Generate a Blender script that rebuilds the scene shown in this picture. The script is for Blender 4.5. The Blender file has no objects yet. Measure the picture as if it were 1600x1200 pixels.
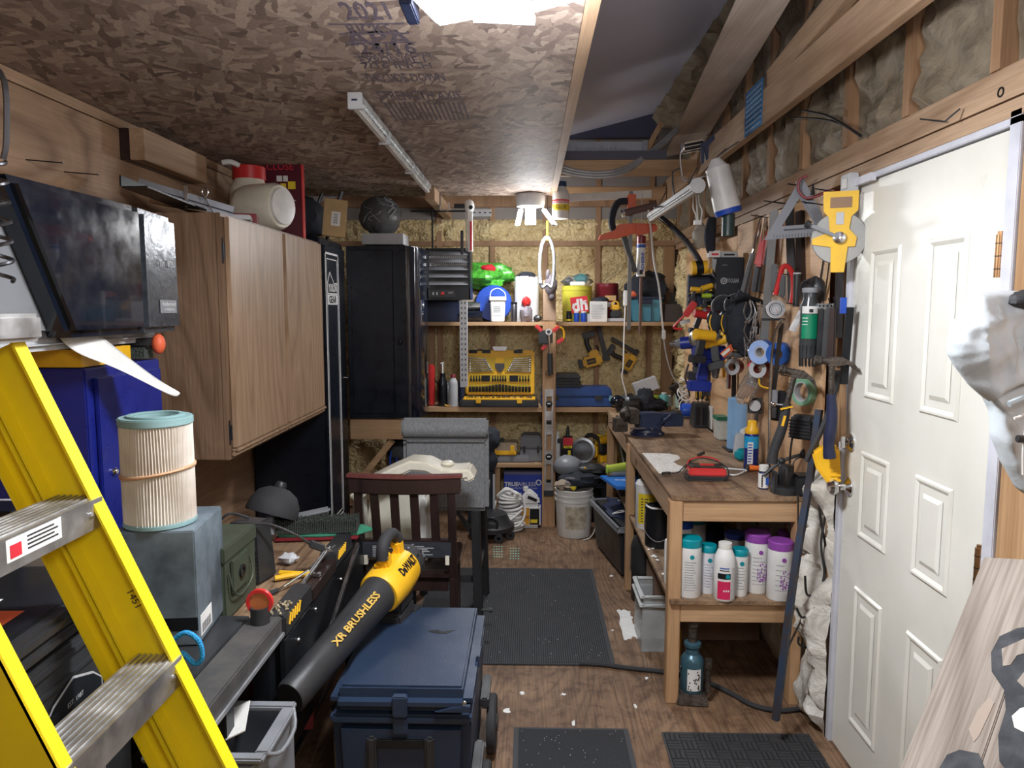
import bpy, bmesh, math, random
from mathutils import Vector, Matrix, Euler, noise
random.seed(7)
PI=math.pi
SC=bpy.context.scene
COL=SC.collection
# ---------------------------------------------------------------- camera, world, exposure
F=1150.0; CZ=1.6
PITCH=math.atan(120/F); YAW=math.atan(28*math.cos(PITCH)/F)
sp,cp=math.sin(PITCH),math.cos(PITCH); sy,cy=math.sin(YAW),math.cos(YAW)
FW=Vector((-sy*cp,cy*cp,-sp)); RT=Vector((cy,sy,0)); UP=Vector((-sy*sp,cy*sp,cp))
cam=bpy.data.cameras.new('camera'); camo=bpy.data.objects.new('camera',cam); COL.objects.link(camo)
cam.sensor_width=36; cam.lens=36*F/1600; cam.clip_start=.02
camo.matrix_world=Matrix(((RT.x,UP.x,-FW.x,0),(RT.y,UP.y,-FW.y,0),(RT.z,UP.z,-FW.z,CZ),(0,0,0,1)))
SC.camera=camo
SC.view_settings.view_transform='Standard'; SC.view_settings.look='None'
SC.view_settings.gamma=1; SC.view_settings.use_curve_mapping=False
SC.view_settings.exposure=0.8
wd=bpy.data.worlds.new('world'); SC.world=wd; wd.use_nodes=True
wd.node_tree.nodes['Background'].inputs[0].default_value=(.6,.7,.9,1)
wd.node_tree.nodes['Background'].inputs[1].default_value=.3
def lamp(n,kind,loc,power,col,size=.1,rot=(0,0,0),sy_=None,spread=None):
    l=bpy.data.lights.new(n,kind); l.energy=power; l.color=col
    if kind=='AREA':
        l.size=size
        if sy_: l.shape='RECTANGLE'; l.size_y=sy_
        if spread: l.spread=spread
    else: l.shadow_soft_size=size
    o=bpy.data.objects.new(n,l); COL.objects.link(o); o.location=loc; o.rotation_euler=rot; return o
lamp('lamp_light_near','POINT',(.10,1.72,2.09),13,(.93,.96,1),.10)
lamp('lamp_light_near_down','AREA',(-.04,1.70,2.20),20,(.93,.96,1),.30)
lamp('lamp_light_far','POINT',(.0,4.98,2.13),9,(.95,.97,1),.09)
lamp('lamp_light_far_down','AREA',(.0,5.0,2.11),9,(.95,.97,1),.22,(math.radians(-15),0,0))
lamp('lamp_light_door','POINT',(.44,-.15,2.05),25,(.96,.97,1),.22)   # second ceiling lamp, behind the photographer
# ---------------------------------------------------------------- pixel -> point on a real plane of the room
def ray(px,py): return FW+RT*((px-800)/F)+UP*((600-py)/F)
def at(px,py,Y):
    d=ray(px,py); t=Y/d.y; return Vector((d.x*t,Y,CZ+d.z*t))
def atX(px,py,X):
    d=ray(px,py); t=X/d.x; return Vector((X,d.y*t,CZ+d.z*t))
def atZ(px,py,Z):
    d=ray(px,py); t=(Z-CZ)/d.z; return Vector((d.x*t,d.y*t,Z))
def fr(x0,y0,x1,y1,Y):   # frontal rectangle -> centre x, bottom z, width, height
    a=at(x0,y0,Y); b=at(x1,y1,Y); return ((a.x+b.x)/2,b.z,b.x-a.x,a.z-b.z)
# ---------------------------------------------------------------- materials
MATS={}
def hsv(c,k): return tuple(max(0,min(1,v*k)) for v in c)
def base(n):
    m=bpy.data.materials.new(n); m.use_nodes=True; nt=m.node_tree
    return m,nt,nt.nodes['Principled BSDF']
def nn(nt,t,**k):
    x=nt.nodes.new(t)
    for a,b in k.items(): setattr(x,a,b)
    return x
def coords(nt,scale=(1,1,1),rot=(0,0,0)):
    tc=nn(nt,'ShaderNodeTexCoord'); mp=nn(nt,'ShaderNodeMapping')
    mp.inputs['Scale'].default_value=scale; mp.inputs['Rotation'].default_value=rot
    nt.links.new(tc.outputs['Object'],mp.inputs['Vector']); return mp.outputs['Vector']
def noisen(nt,vec,scale,detail=3,rough=.55,dist=0):
    n=nn(nt,'ShaderNodeTexNoise'); n.inputs['Scale'].default_value=scale; n.inputs['Detail'].default_value=detail
    n.inputs['Roughness'].default_value=rough; n.inputs['Distortion'].default_value=dist
    nt.links.new(vec,n.inputs['Vector']); return n.outputs['Fac']
def ramp(nt,fac,stops):
    r=nn(nt,'ShaderNodeValToRGB'); e=r.color_ramp.elements
    while len(e)<len(stops): e.new(.5)
    for i,(p,c) in enumerate(stops):
        e[i].position=p; e[i].color=(*c,1) if len(c)==3 else c
    nt.links.new(fac,r.inputs[0]); return r.outputs[0]
def mixc(nt,a,b,fac,mode='MIX'):
    m=nn(nt,'ShaderNodeMix',data_type='RGBA',blend_type=mode)
    if isinstance(fac,(int,float)): m.inputs[0].default_value=fac
    else: nt.links.new(fac,m.inputs[0])
    for i,v in ((6,a),(7,b)):
        if isinstance(v,tuple): m.inputs[i].default_value=(*v,1)
        else: nt.links.new(v,m.inputs[i])
    return m.outputs[2]
def mth(nt,op,a,b=None):
    m=nn(nt,'ShaderNodeMath',operation=op)
    for i,v in enumerate((a,b)):
        if v is None: continue
        if isinstance(v,(int,float)): m.inputs[i].default_value=v
        else: nt.links.new(v,m.inputs[i])
    return m.outputs[0]
def bumpn(nt,p,h,strength,dist=.01):
    b=nn(nt,'ShaderNodeBump'); b.inputs['Strength'].default_value=strength; b.inputs['Distance'].default_value=dist
    nt.links.new(h,b.inputs['Height']); nt.links.new(b.outputs[0],p.inputs['Normal'])
def mat(n,c,r=.5,m=0.,c2=None,ns=9.,bump=0.,bs=80.,st=(1,1,1),trans=0.,emit=None,alpha=1.,coat=0.):
    if n in MATS: return MATS[n]
    M,nt,p=base(n); v=coords(nt,st)
    f=noisen(nt,v,ns,4,.6)
    col=ramp(nt,f,[(.3,hsv(c,.82) if c2 is None else c2),(.62,c)])
    nt.links.new(col,p.inputs['Base Color'])
    rr=nn(nt,'ShaderNodeMapRange'); rr.inputs[1].default_value=.3; rr.inputs[2].default_value=.7
    rr.inputs[3].default_value=max(.03,r-.08); rr.inputs[4].default_value=min(1,r+.1)
    nt.links.new(f,rr.inputs[0]); nt.links.new(rr.outputs[0],p.inputs['Roughness'])
    p.inputs['Metallic'].default_value=m
    if trans: p.inputs['Transmission Weight'].default_value=trans; p.inputs['IOR'].default_value=1.2
    if alpha<1: p.inputs['Alpha'].default_value=alpha
    if coat: p.inputs['Coat Weight'].default_value=coat
    if bump: bumpn(nt,p,noisen(nt,v,bs,3),bump)
    if emit: p.inputs['Emission Color'].default_value=(*c,1); p.inputs['Emission Strength'].default_value=emit
    MATS[n]=M; return M
def wood(n,c1,c2,axis=0,ns=2.2,rings=11,r=.65,streak=.5,bump=.12,stain=None,st=.13):
    M,nt,p=base(n); s=[1,1,1]; s[axis]=st
    v=coords(nt,tuple(s)); f=noisen(nt,v,ns,1.5,.4,.3)
    k=mth(nt,'PINGPONG',mth(nt,'MULTIPLY',f,rings*2.),1.)
    col=ramp(nt,k,[(.0,c2),(.45,c1),(.8,c1),(1.,hsv(c1,1.12))])
    s2=[1,1,1]; s2[axis]=.03; v2=coords(nt,tuple(s2)); g=noisen(nt,v2,130,2)
    col=mixc(nt,col,ramp(nt,g,[(.35,(.55,.5,.45)),(.6,(1,1,1))]),streak,'MULTIPLY')
    kn=nn(nt,'ShaderNodeTexVoronoi'); kn.inputs['Scale'].default_value=3.3; s3=[1,1,1]; s3[axis]=.4
    nt.links.new(coords(nt,tuple(s3)),kn.inputs['Vector'])
    col=mixc(nt,col,ramp(nt,kn.outputs['Distance'],[(.035,(.3,.17,.1)),(.085,(1,1,1))]),.8,'MULTIPLY')
    big=noisen(nt,coords(nt),1.6,4,.6)
    col=mixc(nt,col,ramp(nt,big,[(.35,stain or (.7,.66,.62)),(.6,(1,1,1))]),.7,'MULTIPLY')
    if n in('ply_floor','bench_ply'):
        dirt=noisen(nt,coords(nt),11,6,.72,.4); col=mixc(nt,col,ramp(nt,dirt,[(.38,(.42,.36,.33)),(.5,(.95,.93,.92)),(.68,(1.0,1.0,1.0)),(.74,(1.25,1.2,1.15))]),.75,'MULTIPLY')
    nt.links.new(col,p.inputs['Base Color']); p.inputs['Roughness'].default_value=r
    bumpn(nt,p,mth(nt,'ADD',g,mth(nt,'MULTIPLY',k,.4)),bump,.004); MATS[n]=M; return M
def osb(n):
    M,nt,p=base(n); cols=[];
    def layer(rot,sc,off):
        vo=nn(nt,'ShaderNodeTexVoronoi'); vo.inputs['Scale'].default_value=1
        v0=coords(nt,(1,1,1),(0,0,rot)); mp=nn(nt,'ShaderNodeMapping'); mp.inputs['Scale'].default_value=sc; nt.links.new(v0,mp.inputs['Vector']); v=mp.outputs['Vector']; wn=nn(nt,'ShaderNodeTexNoise'); wn.inputs['Scale'].default_value=14; wn.inputs['Detail'].default_value=4
        nt.links.new(coords(nt),wn.inputs['Vector'])
        a=nn(nt,'ShaderNodeVectorMath',operation='MULTIPLY_ADD'); nt.links.new(wn.outputs['Color'],a.inputs[0]); a.inputs[1].default_value=(1.5,1.5,0); nt.links.new(v,a.inputs[2])
        nt.links.new(a.outputs[0],vo.inputs['Vector']); return vo
    A=layer(.25,(10,34,1),0); Bv=layer(-.9,(9,32,1),1); C=layer(1.2,(12,44,1),2)
    sepA=nn(nt,'ShaderNodeSeparateColor'); nt.links.new(A.outputs['Color'],sepA.inputs[0])
    sepB=nn(nt,'ShaderNodeSeparateColor'); nt.links.new(Bv.outputs['Color'],sepB.inputs[0])
    sepC=nn(nt,'ShaderNodeSeparateColor'); nt.links.new(C.outputs['Color'],sepC.inputs[0])
    st=[(0,(.17,.125,.11)),(.25,(.29,.215,.18)),(.6,(.38,.295,.245)),(1,(.54,.43,.36))]
    ca=ramp(nt,sepA.outputs[0],st); cb=ramp(nt,sepB.outputs[0],st); cc=ramp(nt,sepC.outputs[0],st)
    col=mixc(nt,ca,cb,mth(nt,'GREATER_THAN',sepB.outputs[1],.55)); col=mixc(nt,col,cc,mth(nt,'GREATER_THAN',sepC.outputs[1],.62))
    e=mixc(nt,col,ramp(nt,noisen(nt,coords(nt,(1,1,1)),120,3,.7),[(.38,(.72,.7,.68)),(.6,(1,1,1))]),.5,'MULTIPLY')
    nt.links.new(e,p.inputs['Base Color']); p.inputs['Roughness'].default_value=.62; p.inputs['Specular IOR Level'].default_value=.3
    h=mth(nt,'ADD',mth(nt,'MULTIPLY',sepA.outputs[0],.5),mth(nt,'ADD',mth(nt,'MULTIPLY',sepB.outputs[1],.5),mth(nt,'MULTIPLY',noisen(nt,coords(nt,(1,2.2,1)),70,4,.7),1.2)))
    bumpn(nt,p,h,.35,.006); MATS[n]=M; return M
def foamm(n,c1,c2,bs=26):
    M,nt,p=base(n); v=coords(nt)
    f=noisen(nt,v,bs,4,.65,.6); g=noisen(nt,v,2.4,3)
    vo=nn(nt,'ShaderNodeTexVoronoi',feature='SMOOTH_F1'); vo.inputs['Scale'].default_value=bs*1.7; nt.links.new(v,vo.inputs['Vector'])
    col=ramp(nt,f,[(.3,c2),(.55,c1)]); col=mixc(nt,col,ramp(nt,g,[(.35,(.72,.66,.6)),(.6,(1,1,1))]),.8,'MULTIPLY')
    nt.links.new(col,p.inputs['Base Color']); p.inputs['Roughness'].default_value=.6
    bumpn(nt,p,mth(nt,'ADD',f,mth(nt,'MULTIPLY',vo.outputs['Distance'],.8)),.8,.02); MATS[n]=M; return M
def K(n): return MATS[n]
wood('ply_floor',(.275,.17,.10),(.19,.112,.066),1,4.2,17,.6,.7,.5,(.34,.26,.21),.2)
wood('ply_wall',(.46,.30,.19),(.29,.175,.105),1,2.6,12,.6,.35,.12,None,.22)
wood('ply_right',(.80,.52,.30),(.52,.29,.14),1,2.6,9,.6,.3,.12,None,.25)
wood('pine_x',(.52,.33,.18),(.40,.235,.115),0,3,5,.6,.4); wood('pine_y',(.50,.34,.22),(.37,.235,.14),1,3,5,.6,.4); wood('pine_z',(.52,.32,.17),(.40,.23,.11),2,3,5,.6,.4)
wood('stud',(.45,.27,.15),(.33,.19,.1),2,3,5,.65,.4)
wood('bench_ply',(.38,.255,.155),(.22,.135,.08),1,2.6,10,.55,.6,.25,(.30,.24,.20),.2)
wood('oak',(.26,.165,.105),(.18,.11,.065),2,3.5,14,.45,.55,.12,(.8,.78,.76),.12)
wood('oak_light',(.44,.30,.195),(.34,.22,.135),2,3.6,14,.42,.5,.1,(.85,.82,.8),.12)
wood('weathered',(.31,.265,.225),(.20,.16,.13),2,2.4,10,.7,.8,.35,(.75,.72,.72),.09)
wood('plank_grey',(.62,.55,.5),(.47,.40,.35),1,2.2,7,.7,.3)
wood('dark_wood',(.035,.02,.018),(.02,.012,.011),2,3,5,.32,.3,.03)
osb('osb')
foamm('foam_back',(.93,.76,.43),(.60,.44,.19),34); foamm('foam_dim',(.30,.25,.18),(.15,.12,.085),10); foamm('foam_white',(.70,.68,.62),(.45,.43,.39),9)  # upper right foam: dim light and dirt both put into its darker colour
foamm('sawdust',(.5,.43,.3),(.3,.22,.12),60)
BLK=mat('black_plastic',(.028,.029,.032),.42,bump=.05); BLM=mat('black_metal',(.014,.016,.02),.34,.3)
GLB=mat('gloss_black',(.006,.009,.018),.13,0,coat=.5); CABK=mat('cabinet_black',(.008,.012,.022),.3,.2,bump=.04,bs=300)
DRK=mat('dark_rubber',(.03,.03,.033),.75,bump=.15,bs=200); WHT=mat('white_plastic',(.80,.80,.79),.4)
WHM=mat('white_matte',(.78,.77,.74),.7); CRM=mat('cream_plastic',(.78,.74,.62),.35); STL=mat('steel',(.55,.56,.58),.28,1.)
ALU=mat('aluminium',(.62,.62,.62),.38,.9,c2=(.42,.42,.43),ns=14,bump=.05,bs=40); GAL=mat('galvanised',(.55,.57,.6),.45,.8)
CHR=mat('chrome',(.75,.76,.78),.12,1.); GRY=mat('grey_plastic',(.22,.23,.25),.45); LGR=mat('light_grey',(.5,.51,.53),.5)
YEL=mat('tool_yellow',(.90,.50,.02),.4); LYE=mat('ladder_yellow',(.92,.72,.01),.42,bump=.04,bs=200,c2=(.85,.66,.02)); RED=mat('red_plastic',(.62,.03,.03),.35)
DRD=mat('dark_red',(.22,.02,.03),.35); BLU=mat('blue_plastic',(.015,.08,.5),.35); NVY=mat('navy_case',(.014,.022,.06),.45)
TEA=mat('teal_cap',(.0,.28,.34),.35); PUR=mat('purple_cap',(.27,.06,.36),.35); GRN=mat('green_bag',(.12,.55,.06),.28,c2=(.05,.3,.03),ns=30,bump=.5,bs=30)
ORG=mat('orange_paint',(.75,.13,.05),.5); LBL=mat('paper_label',(.82,.82,.80),.6); CRD=mat('cardboard',(.33,.21,.13),.8); BCR=mat('brown_carton',(.24,.15,.1),.8)
INK=mat('ink',(.03,.03,.035),.7); INKW=mat('white_ink',(.8,.8,.8),.6); INKG=mat('grey_ink',(.25,.26,.28),.7)
RDL=mat('red_label',(.7,.03,.05),.5); YLL=mat('yellow_label',(.85,.65,.03),.5); PNK=mat('crimson_label',(.62,.02,.10),.5); BLL=mat('blue_label',(.03,.10,.45),.5)
COOL=mat('cooler_blue',(.016,.031,.066),.42,c2=(.021,.037,.072),ns=5,bump=.12,bs=260); BCAB=mat('blue_steel',(.012,.02,.22),.3,.1)
FAB=mat('grey_fabric',(.24,.25,.26),.9,c2=(.14,.15,.16),ns=160,bump=.35,bs=320,st=(1,1,.35)); DOORW=mat('door_paint',(.78,.77,.71),.33,c2=(.71,.70,.63),ns=3,bump=.05,bs=30)
TRIM=mat('trim_white',(.62,.63,.70),.45); BRS=mat('brass',(.42,.24,.12),.35,.9); CLR=mat('clear_plastic',(.85,.88,.9),.12,trans=.85)
CLO=mat('clear_bag',(.8,.82,.85),.1,trans=.9,bump=1.,bs=25); JKT=mat('jacket_cloth',(.60,.66,.70),.7,bump=.25,bs=24); ROOF=mat('roof_sheet',(.62,.62,.75),.45,c2=(.57,.57,.69),ns=2)
CARP=mat('mat_carpet',(.02,.022,.026),.95,c2=(.035,.037,.042),ns=200,bump=.5,bs=500); MATR=mat('mat_rubber',(.045,.047,.052),.7,bump=.1)
PURF=mat('filter_paper',(.72,.68,.62),.85,c2=(.45,.36,.29),ns=3.5); AQ=mat('filter_rim',(.23,.37,.38),.6); OLV=mat('olive_metal',(.06,.075,.05),.55,.2)
DKC=mat('dark_cloth',(.02,.024,.035),.85,bump=.6,bs=18); PBL=mat('pale_blue_paper',(.25,.45,.72),.7); TTE=mat('teal_tote',(.07,.26,.36),.4)
LAMPE=mat('lamp_glow',(1,1,1),.5,emit=14.); MOD=mat('slate_box',(.045,.06,.075),.5,c2=(.20,.25,.29),ns=4.5); PIPE=mat('steel_dark',(.12,.12,.13),.4,.9)
BRN=mat('brown_paper',(.36,.29,.22),.75); BRISTLE=mat('bristle',(.05,.06,.05),.95,bump=.8,bs=150); LIME=mat('lime_plastic',(.45,.65,.04),.4); CLAMPB=mat('bar_grey',(.20,.2,.2),.5,.5)
GRIME=mat('grimy_metal',(.10,.08,.065),.55,.5,c2=(.03,.025,.02),ns=25,bump=.5); SPILL=mat('white_paint',(.85,.85,.83),.5,bump=.3,bs=60); TRG=mat('jack_green',(.03,.09,.12),.3,.2)
# ---------------------------------------------------------------- mesh builder
class B:
    def __init__(s): s.v=[];s.f=[];s.M=None
    def add(s,vs,fs):
        n=len(s.v); s.v+= [tuple(x) for x in vs]; s.f+=[tuple(i+n for i in f) for f in fs]; return s
    def box(s,x0,y0,z0,x1,y1,z1,tx=0,ty=0,R=None):   # tx,ty shrink the top
        v=[(x0,y0,z0),(x1,y0,z0),(x1,y1,z0),(x0,y1,z0),(x0+tx,y0+ty,z1),(x1-tx,y0+ty,z1),(x1-tx,y1-ty,z1),(x0+tx,y1-ty,z1)]
        return s.add(v,[(0,3,2,1),(4,5,6,7),(0,1,5,4),(1,2,6,5),(2,3,7,6),(3,0,4,7)])
    def cb(s,cx,cy,z0,w,d,h,**k): return s.box(cx-w/2,cy-d/2,z0,cx+w/2,cy+d/2,z0+h,**k)
    def beam(s,p,q,w,h,up=(0,0,1)):
        p=Vector(p);q=Vector(q);d=(q-p).normalized();u=Vector(up);x=d.cross(u)
        if x.length<1e-4: x=d.cross(Vector((1,0,0)))
        x.normalize();u=x.cross(d).normalized();x*=w/2;u*=h/2
        return s.add([p-x-u,p+x-u,p+x+u,p-x+u,q-x-u,q+x-u,q+x+u,q-x+u],[(0,1,2,3),(7,6,5,4),(0,4,5,1),(1,5,6,2),(2,6,7,3),(3,7,4,0)])
    def cyl(s,p,q,r,r2=None,n=16):
        p=Vector(p);q=Vector(q);r2=r if r2 is None else r2;d=(q-p).normalized()
        a=d.cross(Vector((0,0,1)) if abs(d.z)<.9 else Vector((1,0,0))).normalized();b=d.cross(a)
        vs=[p+(a*math.cos(t)+b*math.sin(t))*r for t in [2*PI*i/n for i in range(n)]]+[q+(a*math.cos(t)+b*math.sin(t))*r2 for t in [2*PI*i/n for i in range(n)]]
        return s.add(vs,[(i,(i+1)%n,n+(i+1)%n,n+i) for i in range(n)]+[tuple(range(n-1,-1,-1)),tuple(range(n,2*n))])
    def tube(s,pts,r,n=7,smooth=2,closed=False):
        P=[Vector(p) for p in pts]
        if smooth and len(P)>2:
            Q=[];m=len(P);rng=range(m) if closed else range(m-1)
            for i in rng:
                a=P[i-1] if (i>0 or closed) else P[i];b=P[i];c=P[(i+1)%m];d=P[(i+2)%m] if (i+2<m or closed) else c
                for k in range(smooth+1):
                    t=k/(smooth+1);Q.append(.5*((2*b)+(c-a)*t+(2*a-5*b+4*c-d)*t*t+(3*b-a-3*c+d)*t**3))
            if not closed: Q.append(P[-1])
            P=Q
        m=len(P);a=None;vs=[]
        for i in range(m):
            d=(P[(i+1)%m]-P[i-1]) if closed else (P[min(i+1,m-1)]-P[max(i-1,0)])
            if d.length<1e-9: d=Vector((0,0,1))
            d.normalize()
            if a is None: a=d.cross(Vector((0,0,1)) if abs(d.z)<.9 else Vector((1,0,0)))
            a=(a-d*a.dot(d))
            if a.length<1e-6: a=d.cross(Vector((1,0,0)))
            a.normalize();b=d.cross(a);rr=r[min(i,len(r)-1)] if isinstance(r,(list,tuple)) else r
            vs+=[P[i]+(a*math.cos(2*PI*k/n)+b*math.sin(2*PI*k/n))*rr for k in range(n)]
        fs=[(i*n+k,i*n+(k+1)%n,((i+1)%m)*n+(k+1)%n,((i+1)%m)*n+k) for i in range(m if closed else m-1) for k in range(n)]
        if not closed: fs+=[tuple(range(n-1,-1,-1)),tuple(range((m-1)*n,m*n))]
        return s.add(vs,fs)
    def lathe(s,prof,c=(0,0,0),n=20,sx=1,sy=1,axis=2):   # prof [(r,z)], closed ends
        vs=[];m=len(prof)
        for r,z in prof:
            for k in range(n):
                t=2*PI*k/n;x,y=r*math.cos(t)*sx,r*math.sin(t)*sy
                p=(x,y,z) if axis==2 else ((x,-z,y) if axis==1 else (z,x,y))
                vs.append((c[0]+p[0],c[1]+p[1],c[2]+p[2]))
        fs=[(i*n+k,i*n+(k+1)%n,(i+1)*n+(k+1)%n,(i+1)*n+k) for i in range(m-1) for k in range(n)]
        fs+=[tuple(range(n-1,-1,-1)),tuple(range((m-1)*n,m*n))]
        return s.add(vs,fs)
    def ring(s,ro,ri,h,c=(0,0,0),n=28,axis=2):
        prof=[(ri,0),(ro,0),(ro,h),(ri,h)];vs=[]
        for r,z in prof:
            for k in range(n):
                t=2*PI*k/n;x,y=r*math.cos(t),r*math.sin(t);p=(x,y,z) if axis==2 else ((x,-z,y) if axis==1 else (z,x,y))
                vs.append((c[0]+p[0],c[1]+p[1],c[2]+p[2]))
        return s.add(vs,[(i*n+k,i*n+(k+1)%n,((i+1)%4)*n+(k+1)%n,((i+1)%4)*n+k) for i in range(4) for k in range(n)])
    def prism(s,poly,a,b,pl='xz'):   # extrude polygon (in plane) between a and b along the third axis
        def P(u,w,t): return (u,t,w) if pl=='xz' else ((t,u,w) if pl=='yz' else (u,w,t))
        n=len(poly);vs=[P(u,w,a) for u,w in poly]+[P(u,w,b) for u,w in poly]
        return s.add(vs,[tuple(range(n)),tuple(range(2*n-1,n-1,-1))]+[(i,n+i,n+(i+1)%n,(i+1)%n) for i in range(n)])
    def ball(s,c,r,n=12,m=8,jit=0,seed=0):
        if isinstance(r,(int,float)): r=(r,r,r)
        vs=[]
        for i in range(m+1):
            ph=PI*i/m
            for k in range(n):
                t=2*PI*k/n;d=Vector((math.sin(ph)*math.cos(t),math.sin(ph)*math.sin(t),math.cos(ph)))
                j=1+jit*noise.noise(d*2.2+Vector((seed,seed*.7,0)))
                vs.append((c[0]+d.x*r[0]*j,c[1]+d.y*r[1]*j,c[2]+d.z*r[2]*j))
        return s.add(vs,[(i*n+k,i*n+(k+1)%n,(i+1)*n+(k+1)%n,(i+1)*n+k) for i in range(m) for k in range(n)])
    def o(s,name,m,parent=None,bev=0,sm=True,sub=0,label=None,stuff=False):
        me=bpy.data.meshes.new(name); me.from_pydata(s.v,[],s.f)
        bm=bmesh.new(); bm.from_mesh(me); bmesh.ops.remove_doubles(bm,verts=bm.verts,dist=1e-6); bmesh.ops.recalc_face_normals(bm,faces=bm.faces)
        if bev: bmesh.ops.bevel(bm,geom=[e for e in bm.edges if len(e.link_faces)==2 and e.calc_face_angle(0)>.6],offset=bev,segments=2,affect='EDGES',clamp_overlap=True)
        bm.to_mesh(me); bm.free(); me.materials.append(m)
        if sm:
            me.polygons.foreach_set('use_smooth',[True]*len(me.polygons)); me.set_sharp_from_angle(angle=.7)
        ob=bpy.data.objects.new(name,me); COL.objects.link(ob)
        if parent: ob.parent=parent
        if sub:
            md=ob.modifiers.new('subdiv','SUBSURF'); md.levels=sub; md.render_levels=sub
        if label: ob['label']=label
        if stuff: ob['kind']='stuff'
        return ob
def T(name,label,cat,loc=(0,0,0),rz=0,group=None,rx=0,ry=0,sc=1):
    o=bpy.data.objects.new(name,None); COL.objects.link(o); o.empty_display_size=.05
    o.location=loc; o.rotation_euler=(rx,ry,rz); o['label']=label; o['category']=cat
    if sc!=1: o.scale=(sc,sc,sc)
    if group: o['group']=group
    return o
def tag(o,label,cat,group=None,loc=None,rz=0):
    o['label']=label; o['category']=cat
    if group: o['group']=group
    if loc is not None: o.location=loc; o.rotation_euler=(0,0,rz)
    return o
def struct(b,name,m,**k):
    o=b.o(name,m,**k); o['kind']='structure'; return o
def copytree(o,parent=None):
    c=o.copy(); COL.objects.link(c); c.parent=parent
    for ch in list(o.children): copytree(ch,c)
    return c
def text(parent,s,loc,size,m,rot=(PI/2,0,0),name='lettering',w=None,bold=0,align='CENTER'):
    cu=bpy.data.curves.new('t','FONT'); cu.body=s; cu.size=size; cu.align_x=align; cu.align_y='CENTER'; cu.resolution_u=2; cu.offset=bold
    to=bpy.data.objects.new('t',cu); COL.objects.link(to)
    me=bpy.data.meshes.new_from_object(to.evaluated_get(bpy.context.evaluated_depsgraph_get())); bpy.data.objects.remove(to)
    me.materials.clear(); me.materials.append(m)
    if w and len(me.vertices):
        xs=[v.co.x for v in me.vertices]; k=w/(max(xs)-min(xs))
        for v in me.vertices: v.co.x*=k
    ob=bpy.data.objects.new(name,me); COL.objects.link(ob); ob.parent=parent; ob.location=loc; ob.rotation_euler=rot; return ob
def lines(parent,x0,z0,w,h,n,y,m=None,rag=.3,name='small_print'):   # rows of unreadable small print facing -y
    b=B(); t=h/n
    for i in range(n):
        ww=w*(1-random.random()*rag); b.box(x0,y-.0006,z0-h+i*t+t*.3,x0+ww,y,z0-h+i*t+t*.7)
    return b.o(name,m or INKG,parent,sm=False)
# ---------------------------------------------------------------- the room
XL=-1.65; XR=1.12; YB=5.78; YN=-1.3
fl=struct(B().box(XL,YN,-.1,XR+.12,YB+.1,-.014),'floor',K('stud'))
xs=[XL,-.43,.062,XR+.1]
for i,(x0,x1) in enumerate(((XL,-.43),(-.43,.06),(.06,XR+.1))):
    for (y0,y1) in ((YN,.7),(.7,3.13),(3.13,YB)):
        B().box(x0+.0012,y0+.0012,-.014,x1-.0012,y1-.0012,0).o('plywood_sheet',K('ply_floor'),fl,sm=False)
def blob(cx,cy,rx,ry,z,seed,name,m,parent,h=.0015,n=40,j=.9):
    vs=[];random.seed(seed)
    for k in range(n):
        t=2*PI*k/n; d=1+j*noise.noise(Vector((math.cos(t)*1.7+seed,math.sin(t)*1.7,seed*.3)))+.12*random.random(); vs.append((cx+rx*d*math.cos(t),cy+ry*d*math.sin(t)))
    return B().prism(vs,z,z+h,'xy').o(name,m,parent)
p=[atZ(x,y,0) for x,y in ((965,953),(985,955),(990,975),(1003,985),(1000,965),(1006,980),(1012,990),(1035,993),(1010,998),(990,996),(975,1001))]
random.seed(31); pp=[]
for i in range(len(p)):
    a_,b_=p[i],p[(i+1)%len(p)]
    for k in range(6): w_=a_.lerp(b_,k/6); pp.append((w_.x+random.uniform(-.008,.008),w_.y+random.uniform(-.014,.014)))
B().prism(pp,.0,.003,'xy').o('paint_spill',SPILL,fl)
for k in range(9):
    w_=atZ(random.uniform(1000,1040),random.uniform(985,1012),0); B().beam((w_.x,w_.y,.001),(w_.x+random.uniform(.03,.09),w_.y-random.uniform(.01,.06),.001),.003,.002).o('paint_streak',SPILL,fl,sm=False)
for x,y,s in ((816,1083,.012),(942,1020,.008),(793,1111,.012),(896,1130,.012),(993,1104,.012),(850,904,.012),(730,1165,.012),(760,1165,.01),(955,900,.008),(1025,1003,.012),(957,985,.006),(1010,1060,.008),(880,1085,.006)):
    q=atZ(x,y,0); blob(q.x,q.y,s*(.5+random.random()),s*(.8+random.random()),0,x,'paint_fleck',SPILL,fl,n=12)
STN=mat('floor_stain',(.13,.08,.05),.5,c2=(.24,.155,.1),ns=12)
q=atZ(1010,1088,0); 
for k in range(7): # green sticker dots on the floor
    pass
for (px,py) in ((778,863),(804,866)):
    b=B()
    for i in range(4):
        for j in range(5): q=atZ(px-6+i*4,py-9+j*4,0); b.cb(q.x,q.y,0,.009,.014,.0012)
    b.o('green_print',mat('pale_green',(.35,.75,.6),.6),fl,sm=False,stuff=True)
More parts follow.
